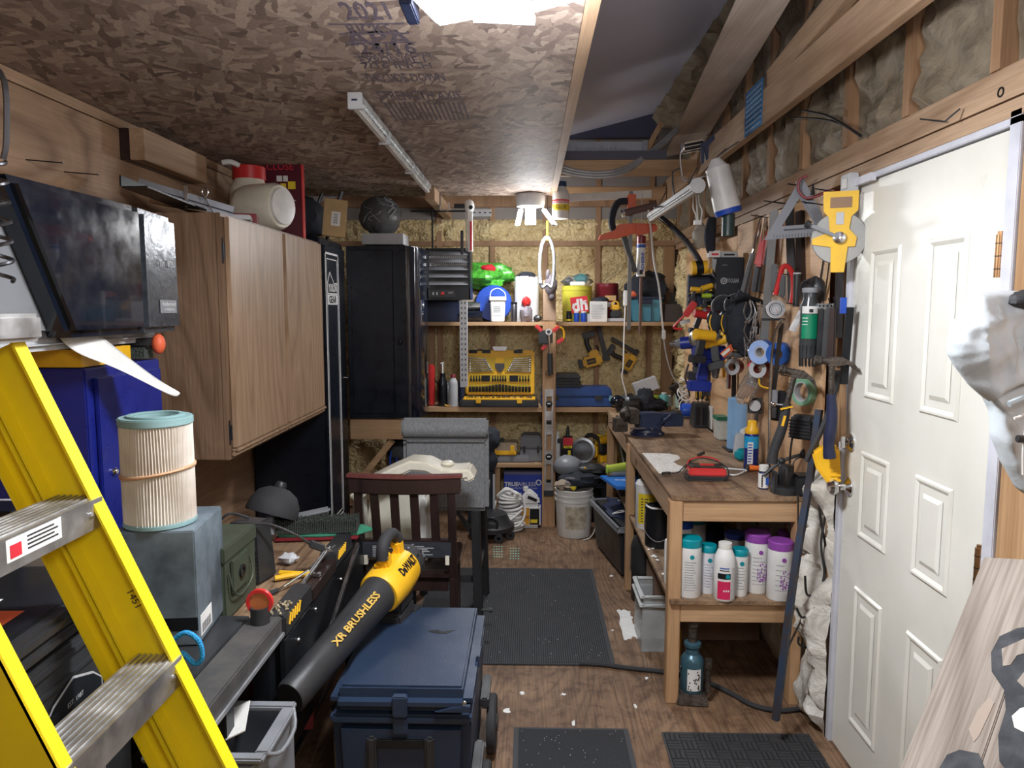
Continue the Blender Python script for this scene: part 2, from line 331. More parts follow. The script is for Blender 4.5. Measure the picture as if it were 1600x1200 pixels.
# back wall: sheathing, studs, plate, foam
wb=struct(B().box(XL-.1,YB+.02,0,XR+.2,YB+.1,3.2),'wall_back',mat('sheathing',(.25,.17,.12),.8))
def foam(name,x0,x1,z0,z1,amp,m,parent,put,step=.02,seed=0,off=.0):
    nx=max(3,int((x1-x0)/step));nz=max(3,int((z1-z0)/step));vs=[]
    for j in range(nz+1):
        for i in range(nx+1):
            u=i/nx;w=j/nz;x=x0+(x1-x0)*u;z=z0+(z1-z0)*w
            e=min(1,min(u,1-u)*(x1-x0)/.035)*min(1,min(w,1-w)*(z1-z0)/.035)
            q=Vector((x*5+seed,z*5,seed*1.3)); d=.55+noise.noise(q)*.8+noise.noise(q*3.1)*.35+noise.noise(q*8)*.14-.45*max(0,1-abs(noise.noise(q*1.9+Vector((3,1,7))))/.10)
            vs.append(put(x,z,off+amp*(.25+.75*e)*d))
    fs=[(j*(nx+1)+i,j*(nx+1)+i+1,(j+1)*(nx+1)+i+1,(j+1)*(nx+1)+i) for j in range(nz) for i in range(nx)]
    b=B().add(vs,fs); o=b.o(name,m,parent); 
    for pl in o.data.polygons: pl.use_smooth=True
    return o
studs=[-1.6,-1.1,-.70,-.29,.115,.52,.925]
for x in studs: B().box(x-.019,YB-.045,0,x+.019,YB+.02,3.1).o('stud',K('stud'),wb)
B().box(XL,YB-.05,2.068,XR,YB+.02,2.106).o('plate',K('stud'),wb)
B().box(XL,YB-.05,.02,XR,YB+.02,.06).o('plate',K('stud'),wb)
putb=lambda x,z,d:(x,YB+.005-d,z)
sx=[XL]+studs[0:]+[XR]
for i in range(1,len(sx)-1):
    a,c=sx[i]+.019,sx[i+1]-.019
    if c-a<.05: continue
    foam('foam_panel',a,c,.06,2.068,.05,K('foam_back'),wb,putb,seed=i*3.1,off=.012)
foam('foam_panel',XL,XR,2.106,2.27,.06,K('foam_back'),wb,putb,seed=40,off=.02)
B().box(XL,YB-.03,2.27,XR+.03,YB+.019,3.1).o('grey_sheet',mat('grey_board',(.30,.27,.25),.7,ns=3),wb)
B().box(XL,YB-.075,2.36,.9,YB-.03,2.45).o('plate',K('stud'),wb)
# left wall
wl=struct(B().box(XL-.12,YN,0,XL-.012,YB+.1,3.2),'wall_left',mat('sheathing2',(.25,.17,.12),.8))
for y0,y1 in ((YN,.75),(.75,3.19),(3.19,YB)): B().box(XL-.012,y0+.002,0,XL,y1-.002,2.31).o('plywood_sheet',K('ply_wall'),wl,sm=False)
B().box(XL-.012,YN,2.314,XL+.004,YB-.05,2.352).o('plate',K('pine_y'),wl)
# right wall with door opening
D0,D1=1.785,2.60
wr=struct(B().box(XR+.04,YN,0,XR+.14,D0-.05,3.2).box(XR+.04,D1+.03,0,XR+.14,YB+.1,3.2).box(XR+.04,D0-.05,2.05,XR+.14,D1+.03,3.2),'wall_right',mat('sheathing3',(.25,.17,.12),.8))
for x,(z0,z1) in ((0,(2.035,2.075)),(.006,(2.078,2.116)),(0,(2.119,2.157))): B().box(XR-.012-x,YN,z0,XR+.04,YB-.06,z1).o('plate',K('pine_y'),wr)
for y in (1.36,.95,.5): B().box(XR-.03,y-.02,2.157,XR+.04,y+.02,3.1).o('stud',K('stud'),wr)
ys=[1.0,1.42,1.84,2.26,2.68,3.10,3.52,3.94,4.36,4.78,5.2,5.62]
for y in ys[1:]: B().box(XR-.02,y-.019,2.157,XR+.04,y+.019,3.1).o('stud',K('stud'),wr)
putr=lambda y,z,d:(XR+.035-d,y,z)
for i in range(len(ys)-1): foam('foam_panel',ys[i]+.019,ys[i+1]-.019,2.157,3.1,.055,K('foam_dim'),wr,putr,step=.035,seed=i*2.7+9,off=.015)
# stud bays below the plates, plywood board over them from the door to the back
for y in (2.70,3.12,3.53,3.95,4.37,4.78,5.2,5.6): B().box(XR-.01,y-.019,0,XR+.04,y+.019,2.035).o('stud',K('pine_z'),wr)
B().box(XR-.012,2.80,.86,XR,4.02,2.03).o('plywood_board',K('ply_right'),wr,sm=False)
B().box(XR-.012,4.03,.86,XR,5.3,1.98).o('plywood_board',K('ply_right'),wr,sm=False)
foam('foam_panel',5.3,5.72,.0,2.03,.09,K('foam_back'),wr,putr,seed=77)
foam('insulation_blanket',2.63,2.86,.0,.98,.10,K('foam_white'),wr,putr,step=.025,seed=61,off=.035)
foam('insulation_blanket',2.86,5.3,.0,.83,.04,K('foam_white'),wr,putr,step=.04,seed=66,off=.02)
# framing beside the door (near side)
B().box(XR-.005,1.62,0,XR+.04,1.737,2.035).o('stud',K('pine_z'),wr)
B().box(XR+.0,.9,0,XR+.035,1.618,2.035).o('plywood_board',K('ply_right'),wr,sm=False)
bb=B(); bb.tube([(XR-.004,1.50,.30),(XR-.006,1.52,.7),(XR-.004,1.515,.95),(XR-.006,1.53,1.3)],[.012,.02,.014,.018,.01],6,5); bb.o('foam_bead',K('foam_back'),wr)
wn=struct(B().box(XL-.1,YN-.1,0,XR+.2,YN,3.2),'wall_near',K('ply_wall'))
# roof: smooth grey sheet, foam strip at the right eave
rz=lambda x:2.80+.25*x
cl=struct(B().add([(XL-.1,YN,rz(XL-.1)),(.93,YN,rz(.93)),(.93,YB,rz(.93)),(XL-.1,YB,rz(XL-.1)),(XL-.1,YN,rz(XL)+.1),(.93,YN,rz(.93)+.1),(.93,YB,rz(.93)+.1),(XL-.1,YB,rz(XL)+.1)],[(0,1,2,3),(7,6,5,4),(0,4,5,1),(1,5,6,2),(2,6,7,3),(3,7,4,0)]),'ceiling',ROOF,sm=False)
foam('foam_strip',YN,YB,.0,.28,.09,K('foam_dim'),cl,lambda y,u,d:(.90+u*.95,y,rz(.9)-.01-u*.1-d),step=.05,seed=15)
B().box(XL,YB-.12,2.86,.95,YB-.04,3.02).o('gable_shade',mat('gable_shade_dark',(.05,.05,.09),.8),wb,sm=False)  # solid dark panel standing in for the shade of the gable opening
# OSB ceiling deck on joists
ob_=struct(B().box(XL+.0,.70,2.354,.135,5.10,2.366),'ceiling_deck',K('osb'),sm=False)
struct(B().box(XL,YN,2.354,.135,.697,2.366),'ceiling_deck',K('osb'),sm=False)
B().box(.136,YN,2.352,.174,5.11,2.441).o('edge_joist',K('pine_y'),ob_)
for y in (-.6,.2,.9,1.5,2.1,2.7,3.3,3.9,4.5): B().box(XL,y-.019,2.368,.134,y+.019,2.457).o('joist',K('pine_x'),ob_)
# printed grade stamp on the OSB
g=bpy.data.objects.new('grade_stamp',None); COL.objects.link(g); g.parent=ob_; g.location=(-.46,2.3,2.3535)
INKB=mat('stamp_ink',(.09,.075,.12),.6,c2=(.22,.17,.18),ns=90)
def stamp(s,px,py,sz,w):
    q=atZ(px,py,2.3535); text(ob_,s,(q.x,q.y,q.z),sz,INKB,(PI,0,0),w=w,name='stamp_print',bold=sz*.02)
bpy.data.objects.remove(g)
stamp('2021',575,19,.16,.12); stamp('RICKS',577,46,.10,.12); stamp('APA',592,61,.16,.19); stamp('24/16',605,76,.13,.17)
stamp('SIZED FOR SPACING',613,86,.05,.23); stamp('EXPOSURE 1',615,94,.08,.2); stamp('7/16 INCH',620,103,.08,.22); stamp('THIS SIDE DOWN',632,122,.12,.27); stamp('STRENGTH AXIS',655,150,.16,.3); stamp('|||||||||||||||||',668,172,.28,.3)
for (a,b_) in (((513,38),(633,38)),((530,53),(640,53)),((540,67),(650,67))):
    p,q=atZ(*a,2.3535),atZ(*b_,2.3535); B().box(p.x,p.y-.005,2.353,q.x,p.y+.005,2.3539).o('stamp_rule',INKB,ob_,sm=False)
# long truss chord over the bench, and framing around it
def wbeam(name,label,m,p,q,w,h,up=(0,0,1),cat='beam',group=None): return tag(B().beam(p,q,w,h,up).o(name,m,bev=.002),label,cat,group)
tr=T('roof_truss','pine truss chord running lengthwise above the bench with blue plate','truss',(.975,2,2.35))
def loc(o,v): return tuple(Vector(v)-Vector(o.location))
B().box(-.019,-2.9,0,.019,3.72,.14).o('chord',K('pine_y'),tr,bev=.002)
p=atX(1205,128,.985); q=atX(1345,-40,.985)
B().beam(loc(tr,p),loc(tr,q+(q-p)*.6),.038,.09).o('web_board',K('pine_y'),tr,bev=.002)
a=atX(1180,130,.955); b_=atX(1209,200,.955)
pl=B().box(-.0225,a.y-2-.11,.0,-.0195,a.y-2+.13,.19).o('nail_plate',mat('blue_plate',(.04,.22,.5),.45,.4),tr,sm=False)
bb=B()
for i in range(9):
    for j in range(8): bb.box(-.0235,a.y-2-.10+i*.025,.012+j*.022,-.0225,a.y-2-.088+i*.025,.018+j*.022)
bb.o('plate_teeth',LGR,pl,sm=False,stuff=True)
# cross joists right of the deck
tag(B().box(.176,4.34,2.352,.954,4.378,2.44).o('ceiling_joist',K('pine_x'),bev=.002),'pine joist crossing from the deck to the truss chord','joist')
tag(B().box(.176,5.28,2.352,.95,5.32,2.44).o('ceiling_joist',K('pine_x'),bev=.002),'pine joist behind the white strip near the back wall','joist')
t=T('ceiling_joist','short pine joist with a bent hook running to the back wall','joist',(-.63,4.7,2.27))
B().box(-.03,.0,0,.03,1.03,.082).o('beam',K('pine_y'),t,bev=.003); B().tube([(.033,.25,.08),(.034,.25,.005),(.034,.26,-.03),(.07,.26,-.03),(.09,.26,-.03),(.09,.26,.02)],.006,6,1).o('hook',STL,t)
# wide plank and small boards up in the roof
vs=[atZ(x,y,z) for z in (2.62,2.655) for x,y in ((1170,-45),(1262,-45),(1093,235),(1038,245))]
tag(B().add(vs,[(0,1,2,3),(7,6,5,4),(0,4,5,1),(1,5,6,2),(2,6,7,3),(3,7,4,0)]).o('wide_plank',K('plank_grey'),bev=.002),'wide pale plank laid high under the roof','plank')
p=at(1033,193,4.6);q=at(995,262,4.6)
tag(B().beam(p,q,.06,.03).o('roof_brace',K('pine_z'),bev=.002),'thin pine brace standing beside the flooring carton','brace')
p=at(868,310,5.0);q=at(1018,303,5.0)
tag(B().beam(p,q,.012,.05).o('trim_strip',WHM,bev=.002),'long white trim strip hanging near the back ceiling','strip')

# flooring carton lying on the joist
t=T('flooring_carton','long pale carton of flooring lying on the joists','carton',tuple(at(925,250,4.36)))
t.location.z=2.441; t.location.y=4.50
B().box(-.35,-.05,0,.30,.12,.125).o('carton_body',mat('pale_carton',(.42,.43,.50),.6),t,bev=.003)
B().box(.30,-.055,-.0,.33,.125,.13).o('end_flap',mat('pale_carton2',(.33,.34,.4),.6),t)
text(t,'Flooring',(-.02,-.051,.075),.045,INKG,(PI/2,PI,0)); text(t,'Gripping',(.13,-.051,.075),.045,INKG,(PI/2,PI,0)); text(t,'Naturel Floors',(-.25,-.051,.075),.035,INKG,(PI/2,PI,0))
tag(B().box(-.35,0,0,.25,.14,.05).o('dark_board_offcut',mat('dusk_board',(.08,.08,.11),.6)),'dark offcut lying on the joist before the flooring carton','board',loc=(.53,4.34,2.441))
for i,(dz,r) in enumerate(((0,.011),(.022,.009),(.045,.008))):
    pts=[atZ(868,268,2.45+dz),]
    P=[at(868,266-i*5,4.3),at(900,274-i*4,4.3),at(940,277-i*4,4.3),at(975,270-i*4,4.32),at(1005,250-i*3,4.35),at(1040,222-i*3,4.4),at(1082,182-i*3,4.45)]
    tag(B().tube(P,r,8,4).o('armoured_cable',GAL),('lowest of the grey armoured cables looping over the joist','middle grey armoured cable looping over the joist','uppermost grey armoured cable looping over the joist')[i],'cable','armoured cables over the joist')
# ---------------------------------------------------------------- door
dr=struct(B().box(XR-.0,D0,.006,XR+.035,D1,2.012),'door_1',DOORW,bev=.002)
W=D1-D0
def panel(y0,y1,z0,z1):
    b=B()
    def ringq(a,b_,c,d,x0,i,x1):  # sloped frame from outer rect (x0) to inner rect (x1)
        o=[(x0,a,c),(x0,b_,c),(x0,b_,d),(x0,a,d)];n=[(x1,a+i,c+i),(x1,b_-i,c+i),(x1,b_-i,d-i),(x1,a+i,d-i)]
        b.add(o+n,[(k,(k+1)%4,4+(k+1)%4,4+k) for k in range(4)])
    X0=XR-.0005; ringq(y0,y1,z0,z1,X0,.006,X0-.007); ringq(y0+.006,y1-.006,z0+.006,z1-.006,X0-.007,.006,X0-.007); ringq(y0+.012,y1-.012,z0+.012,z1-.012,X0-.007,.010,X0+.0005-.001)
    ringq(y0+.045,y1-.045,z0+.045,z1-.045,X0-.001,.012,X0-.007)
    i=.057; b.add([(X0-.007,y0+i,z0+i),(X0-.007,y1-i,z0+i),(X0-.007,y1-i,z1-i),(X0-.007,y0+i,z1-i)],[(0,1,2,3)])
    b.o('door_panel',DOORW,dr,sm=False)
L=(2.275,2.47); Rr=(1.93,2.12)
for y0,y1 in (L,Rr):
    panel(y0,y1,1.30,1.79); panel(y0,y1,.825,1.12); panel(y0,y1,.165,.65)
fr_=struct(B().box(XR-.012,D1+.003,0,XR+.035,D1+.032,2.05).box(XR-.012,D0-.045,0,XR+.035,D0-.003,2.05).box(XR-.012,D0-.045,2.016,XR+.035,D1+.032,2.035),'trim_1',TRIM,bev=.002)
B().box(XR-.03,D1-.16,2.005,XR-.0125,D1+.0,2.03).o('chipped_strip',TRIM,fr_)
t=T('door_sensor','small grey sensor box fixed at the top corner of the door','sensor',(XR-.03,D1-.01,2.02)); B().box(-.02,-.035,-.035,.015,.035,.03).o('housing',LGR,t,bev=.004); B().box(-.0215,-.02,-.02,-.0195,.02,.015).o('cover',WHM,t,bev=.001)
for z in (1.72,.96,.2):
    t=B().cyl((XR-.012,D0+.004,z-.05),(XR-.012,D0+.004,z+.05),.009,n=10).cyl((XR-.012,D0+.004,z+.05),(XR-.012,D0+.004,z+.058),.006,n=8)
    h=t.o('hinge',BRS,dr); 
    for k in (-.03,.0,.03): B().cyl((XR-.012,D0+.004,z+k-.001),(XR-.012,D0+.004,z+k+.001),.0096,n=10).o('hinge_joint',BLM,h)
q=atX(1328,690,XR)
B().lathe([(.03,0),(.031,.006),(.024,.014),(.018,.018)],(XR,D1-.047,q.z),20,axis=0).o('deadbolt',CHR,dr).scale=(1,1,1)
for o in [x for x in bpy.data.objects if x.name.startswith('deadbolt')]:
    for v in o.data.vertices: v.co.x=2*XR-v.co.x
B().cb(XR-.03,D1-.047,q.z-.02,.016,.006,.04).o('thumb_turn',CHR,dr,bev=.002)
q=atX(1330,762,XR)
k=B().lathe([(.033,0),(.033,.006),(.022,.012),(.013,.018),(.013,.035),(.022,.042),(.029,.052),(.029,.062),(.02,.072),(.004,.073)],(0,0,0),24,axis=0).o('door_knob',CHR,dr); k.rotation_euler=(0,0,PI); k.location=(XR,D1-.047,q.z)
# ---------------------------------------------------------------- shared shapes
def hang(px,py,X=XR-.03): return atX(px,py,X)
RZ=-PI/2
def bottle(label,loc,r,h,cap,body=WHT,cat='bottle',name='bottle',neck=.35,caph=.1,capr=None,group=None,lab=None,rz=0,shoulder=.12,sx=1):
    """lathe bottle: body, cap, optional label band (m, z0, z1 fractions)"""
    t=T(name,label,cat,loc,rz,group); hb=h*(1-caph)
    rn=r*neck
    B().lathe([(r*.92,0),(r,.012*1),(r,hb*(1-shoulder)-.002),(r*.9,hb*(1-shoulder*.55)),(rn,hb-.004),(rn,hb)],(0,0,0),22,1,sx).o('body',body,t)
    cr=capr or rn*1.12
    B().lathe([(cr,0),(cr,caph*h*.92),(cr*.9,caph*h)],(0,0,hb),18,1,sx).o('cap',cap,t)
    if lab:
        m,a,b_=lab; B().lathe([(r*1.01,h*a),(r*1.012,h*a+.001),(r*1.012,h*b_-.001),(r*1.01,h*b_)],(0,0,0),22,1,sx).o('label_band',m,t)
    return t
def carton(label,loc,w,d,h,m,rz=0,name='box',cat='box',flap=True,group=None):
    t=T(name,label,cat,loc,rz,group); B().cb(0,0,0,w,d,h).o('carton_body',m,t,bev=.003)
    if flap: B().cb(0,-.0,h,w*.98,.045,.0008).o('tape_strip',BRN,t)
    return t
def reel(label,loc,ro,ri,h,m,core,rz=0,rx=0,name='tape_roll',cat='tape',group=None):
    t=T(name,label,cat,loc,rz,group,rx=rx); B().ring(ro,ri+.004,h,axis=1).o('tape_winding',m,t); B().ring(ri+.004,ri,h+.002,axis=1).o('core',core,t); return t
# ================================================================ LEFT SIDE
# wooden wall cabinet
t=T('wall_cabinet','brown oak wall cabinet with two doors above the black workbench','cabinet',(-1.2,2.87,.99))
B().box(-.43,0,0,-.02,1.33,.975).o('body',K('oak'),t,bev=.003)
B().box(-.019,.0,0,0,1.33,.975).o('face_frame',K('oak'),t,bev=.002)
for y0,y1 in ((.03,.66),(.70,1.31)):
    d=B().box(.001,y0,.045,.021,y1,.962).o('door',K('oak_light'),t,bev=.003)
    b=B()
    b.box(.001,y0-.01,.012,.016,y1+.012,.030); b.box(.001,y0-.006,.030,.028,y1+.008,.042); b.o('pull_rail',K('oak_light'),d,bev=.003)
for z in (.06,.78): h=B().box(-.012,.004,z,.004,.018,z+.10).o('hinge',PIPE,t,bev=.002); B().cyl((.006,.011,z+.02),(.006,.011,z+.08),.005,n=8).o('hinge_pin',BLM,h)
b=B()
for y,z in ((-.001,.16),(-.001,.5),(-.001,.95)): b.cyl((-.25+y,-.002,z),(-.25,.001,z),.006,n=8)
b.o('screw_head',BLM,t)
# lumber block on the wall
t=T('timber_offcut','pale timber block fixed high on the left wall','timber',(XL,3.0,2.19)); B().box(.04,0,0,.10,.58,.125).o('block',K('pine_y'),t,bev=.003); B().box(0,0,.0,.038,.58,.125).o('backing_block',K('dark_wood'),t,bev=.002)
for a,b_,c in (((100,268),(160,272),'long nail driven in the left wall, the nearer right one'),((40,249),(100,254),'long nail driven in the left wall, upper left one')):
    p=atX(a[0],a[1],XL); t=T('wall_nail',c,'nail',tuple(p)); B().cyl((-.01,0,0),(.11,0.02,-.008),.0022,n=6).o('shank',BLM,t); B().cyl((.11,.02,-.008),(.112,.0203,-.008),.005,n=8).o('head',STL,t)
p=atX(8,270,-1.35)
t=T('coiled_hose','steel spring coil hanging at the left edge of the wall','coil',tuple(atX(4,440,-1.15)))
pts=[(.022*math.cos(k*.9),.022*math.sin(k*.9),.006*k) for k in range(44)]
B().tube(pts,.0045,6,1).o('coil',PIPE,t); B().tube([(.02,0,.26),(.03,0,.30),(.035,0,.42),(.0,0,.46),(-.03,0,.46)],.006,6,2).o('hook_rod',PIPE,t)
p=atX(90,296,-1.3); t=T('wire_clip','two small black wire clips lying on the towel dispenser','clip',(-1.35,2.02,1.882)); B().tube([(0,0,.005),(.01,.012,.02),(.0,.025,.005)],.003,6,2).o('clip_wire',BLM,t); B().tube([(0,.04,.005),(.01,.052,.02),(.0,.065,.005)],.003,6,2).o('clip_wire',BLM,t)
# towel dispenser
t=T('towel_dispenser','large black towel dispenser with grey back and glossy end panel','dispenser',(-1.63,1.66,1.52))
B().prism([(0,-.0),(.84,0),(.84,.37),(0,.36)],-.0,.38,'yz').o('housing',GRY,t,bev=.02)
B().prism([(.02,.385),(.60,.385),(.60,.0),(.23,.0)],.25,.445,'yz').o('front_cover',GLB,t,bev=.02)
B().prism([(.602,.385),(.83,.375),(.84,.0),(.602,.0)],.25,.44,'yz').o('end_cover',mat('mottled_gloss',(.03,.035,.045),.22,.3,c2=(.09,.1,.12),ns=14,bump=.08,bs=40),t,bev=.018)  # end cover in dark gloss with paler mottling
B().box(.0,-.005,-.035,.36,.85,-.001).o('base_tray',LGR,t,bev=.015)
lb=B().box(.441,.69,.06,.443,.80,.105).o('badge',GRY,t,bev=.001)
text(t,'Rubbermaid',(.4455,.745,.09),.018,INKW,(PI/2,0,PI/2)); text(t,'COMMERCIAL',(.4455,.745,.072),.011,INKW,(PI/2,0,PI/2))
text(t,'Tri  82U',(.4455,.745,.22),.03,LGR,(PI/2,0,PI/2),name='scratch_mark')
# paper towel tongue
t=T('paper_towel','white paper towel hanging from the dispenser','paper towel',(-1.27,2.02,1.53))
P=[(0,0,.01),(.04,.03,-.05),(.10,.05,-.09),(.17,.08,-.14),(.235,.11,-.19)]
vs=[];w=[.07,.066,.06,.038,.004]
for i,(x,y,z) in enumerate(P): vs+=[(x-.02*(1-i/5),y-w[i],z-.01*math.sin(i*2)),(x,y,z+.006),(x+.01,y+w[i],z+.012*math.sin(i*1.7))]
fs=[(3*i+k,3*i+k+1,3*i+k+4,3*i+k+3) for i in range(4) for k in range(2)]
o=B().add(vs,fs).o('sheet',WHM,t,sub=2); o.modifiers.new('thick','SOLIDIFY').thickness=.0015
# blue steel cabinet on the bench
t=T('steel_cabinet','blue steel cabinet with round lock standing on the left bench','cabinet',(-1.25,2.04,.697))
B().box(-.38,0,0,-.006,.42,.73).o('body',BCAB,t,bev=.004)
d=B().box(-.005,.035,.03,.008,.40,.70).o('door',BCAB,t,bev=.003)
B().lathe([(.012,0),(.012,.006),(.007,.012),(.002,.012)],(.008,.09,.415),16,axis=0).o('lock',CHR,d)
# yellow tray, brush, papers on blue cabinet
t=T('parts_tray','open yellow plastic tray lying on the blue cabinet','tray',(-1.42,2.18,1.43))
B().box(-.15,-.13,0,.15,.13,.004).box(-.15,-.13,.004,-.145,.13,.05).box(.145,-.13,.004,.15,.13,.05).box(-.145,-.13,.004,.145,-.125,.05).box(-.145,.125,.004,.145,.13,.05).o('tray_body',YEL,t); B().box(-.002,-.124,.005,.002,.124,.04).box(-.14,-.002,.005,-.01,.002,.035).o('divider',YEL,t)
t=T('scrub_brush','dark bristle brush with orange end beneath the paper towel','brush',(-1.34,2.40,1.45)); B().box(-.1,-.03,.02,.1,.03,.05).o('brush_block',BLK,t,bev=.006); B().box(-.1,-.028,-.018,.08,.028,.0195).o('bristles',BRISTLE,t); B().ball((.115,0,.03),(.022,.022,.034),10,8).o('orange_end',ORG,t)
# things on top of the oak cabinet (z 1.965)
ZT=1.966
t=T('metal_bracket_bar','grey sheet metal bracket lying over the oak cabinet edge','bracket',(-1.33,2.93,ZT+.015),.25,ry=0)
B().beam((-.12,-.36,.03),(.05,.28,.0),.09,.006).beam((-.165,-.36,.05),(.0,.28,.02),.006,.035).o('channel',BLM,t)
B().beam((-.02,-.02,.01),(-.02,-.02,.09),.014,.01).o('upright_tab',STL,t)
t=T('angle_iron','grey angle iron leaning on top of the oak cabinet','angle iron',(-1.38,3.0,ZT+.02)); B().beam((-.15,-.1,.09),(.16,.05,.0),.05,.005).beam((-.15,-.1,.09),(.16,.05,.0),.005,.05).o('angle',PIPE,t)
t=T('wire_hook','bent wire hook standing on the oak cabinet corner','hook',(-1.26,2.96,ZT)); B().tube([(0,0,.0),(-.03,0,.06),(-.045,0,.09),(-.03,0,.105),(-.02,0,.09),(-.03,0,.07)],.003,6,3).o('wire',STL,t)
t=T('thin_lath','thin brown slat lying on the oak cabinet top','slat',(-1.42,2.95,ZT+.012)); B().beam((-.05,-.08,.03),(.17,.14,0),.03,.012).o('slat_body',K('pine_y'),t)
t=T('switch_plate','small white bracket lying on the oak cabinet front edge','bracket',(-1.26,3.16,ZT),.3); B().box(-.07,-.06,.0,.07,.06,.02).o('plate_body',LGR,t,bev=.003); B().box(-.05,-.03,.02,.0,.03,.04).o('black_block',BLK,t,bev=.004)
for i,(x,y,m,l) in enumerate(((-1.27,3.32,DRD,'dark red ammunition box lying on the oak cabinet, nearest'),(-1.36,3.34,RED,'red ammunition box lying behind the dark red one'))):
    t=carton(l,(x,y,ZT),.10,.11,.045,m,.25,'cartridge_box','box',False); lines(t,-.04,.04,.08,.03,3,-.0555,LBL)
# white jugs
t=T('plastic_jug','white jug lying on its side on the oak cabinet','jug',(-1.32,3.62,ZT+.115))
B().lathe([(.02,-.17),(.04,-.15),(.045,-.13),(.10,-.09),(.112,-.05),(.112,.11),(.10,.135),(.03,.137)],(0,0,0),22,axis=1).o('jug_body',CRM,t)
B().lathe([(.085,.137),(.085,.15),(.04,.155),(.01,.155)],(0,0,0),22,axis=1).o('base_ring',WHT,t); t.rotation_euler=(0,0,PI/2-.35)
t=bottle('white jug with red screw lid standing behind the lying jug',(-1.40,3.72,ZT),.095,.33,RED,CRM,'jug','plastic_jug',neck=.75,caph=.2,shoulder=.2)
B().tube([(.0,-.05,.31),(-.05,-.09,.335),(-.09,-.10,.33)],.013,8,2).o('spout',WHT,t)
# dark red target box
t=T('target_box','dark red board game box standing upright behind the jugs','box',(-1.35,3.98,ZT))
B().box(-.17,-.0,0,.13,.035,.42).o('carton_body',mat('maroon_box',(.10,.012,.025),.35),t,bev=.002)
B().box(.132,-.002,.0,.137,.037,.42).o('edge_strip',RED,t)
b=B().ring(.055,.050,.001,(.03,-.001,.20),axis=1); b.box(.028,-.0015,.13,.032,-.0005,.27).box(-.04,-.0015,.198,.10,-.0005,.202); b.o('crosshair_print',INKW,t)
B().box(-.0,-.0015,.30,.03,-.0005,.33).box(.035,-.0015,.30,.06,-.0005,.33).o('picture_print',LBL,t); B().box(.06,-.0015,.26,.10,-.0005,.30).box(.02,-.0015,.255,.05,-.0005,.29).o('yellow_print',YLL,t); text(t,'CLOSE',(.02,-.0015,.375),.05,RDL)
# black duffel with straps, card box, wrapped ball, white box
ZG=2.005
t=T('duffel_bag','black bag with grey straps lying on the gun cabinet','bag',(-1.36,4.36,ZG)); B().ball((0,0,.12),(.17,.13,.125),18,12,.25,3).o('bag_body',DKC,t)
for k in range(4): B().tube([(-.17,-.10,.05+k*.018),(-.05,-.14,.055+k*.02),(.08,-.13,.09+k*.016)],.006,6,2).o('strap',LGR,t)
t=carton('tan card box with white label tilted against the black bag',(-1.135,4.29,ZG),.13,.05,.21,mat('tan_box',(.52,.36,.17),.7),.25,'card_box'); t.rotation_euler=(0,.10,.25); B().box(-.02,-.0265,.06,.03,-.0255,.14).o('label',LBL,t); text(t,'2051',(.005,-.028,.10),.03,INK,(PI/2,-PI/2,0))
t=T('wrapped_helmet','dark round helmet wrapped in clear plastic on the white box','helmet',(-.99,4.93,2.075)); B().ball((0,0,.12),(.125,.12,.125),20,14,.1,5).o('helmet_shell',BLK,t); B().ball((0,0,.122),(.14,.13,.133),26,18,.12,8).o('plastic_wrap',CLO,t)
random.seed(17); b=B()
for k in range(12):
    a0=random.uniform(-2.6,-.5); z0=random.uniform(-.5,1.2); pts=[]
    for j in range(4):
        a_=a0+j*.16*random.choice((-1,1)); z_=z0+j*.2; pts.append((.139*math.cos(a_)*math.cos(z_*.8),.131*math.sin(a_)*math.cos(z_*.8),.122+.133*math.sin(z_*.8)))
    b.tube(pts,.0022,5,2)
b.o('wrap_glint',LGR,t,stuff=True)  # thin pale tubes stand in for highlights on the plastic wrap
t=carton('white carton lying on the black wall cabinet',(-.955,4.92,ZG),.27,.22,.07,LGR,0,'white_box')
t=T('folded_stand','black metal stand frame leaning behind the gun cabinet top','frame',(-1.27,4.62,ZG)); B().tube([(-.1,0,0),(-.06,.02,.2),(-.02,.02,.30)],.012,8,1).tube([(.0,0,0),(.07,.02,.22),(.1,.02,.31)],.012,8,1).tube([(-.07,.02,.19),(.06,.02,.19)],.006).o('tubing',BLM,t); B().tube([(.0,-.01,.20),(.05,-.02,.17),(.10,-.01,.19)],.008,7,2).o('red_strap',RED,t)
# gun cabinet
t=T('gun_cabinet','tall black steel safe cabinet with white logo panel','cabinet',(-1.2,4.235,.0))
B().box(-.42,0,0,-.004,.515,2.0).o('body',CABK,t,bev=.006)
d=B().box(-.003,.03,.05,.016,.49,1.96).o('door',CABK,t,bev=.005)
b=B(); 
def outline(y0,z0,y1,z1,w,x): b.box(x,y0,z0,x+.001,y0+w,z1).box(x,y1-w,z0,x+.001,y1,z1).box(x,y0,z0,x+.001,y1,z0+w).box(x,y0,z1-w,x+.001,y1,z1)
outline(.035,.30,.33,1.92,.012,.0165); outline(.062,.33,.30,1.885,.006,.0165); b.o('logo_outline',INKW,d,sm=False)
b=B(); b.prism([(.075,1.675),(.29,1.675),(.29,1.745),(.22,1.745),(.17,1.78),(.13,1.81),(.11,1.79),(.075,1.745)],.0165,.0175,'yz'); b.o('badge_border',INKW,d,sm=False)
b=B(); b.prism([(.083,1.683),(.282,1.683),(.282,1.738),(.215,1.738),(.165,1.772),(.13,1.798),(.115,1.78),(.083,1.74)],.0176,.0186,'yz'); b.o('badge_field',BLM,d,sm=False)
B().box(.0165,.075,1.615,.0175,.29,1.672).o('badge_box',INKW,d,sm=False)
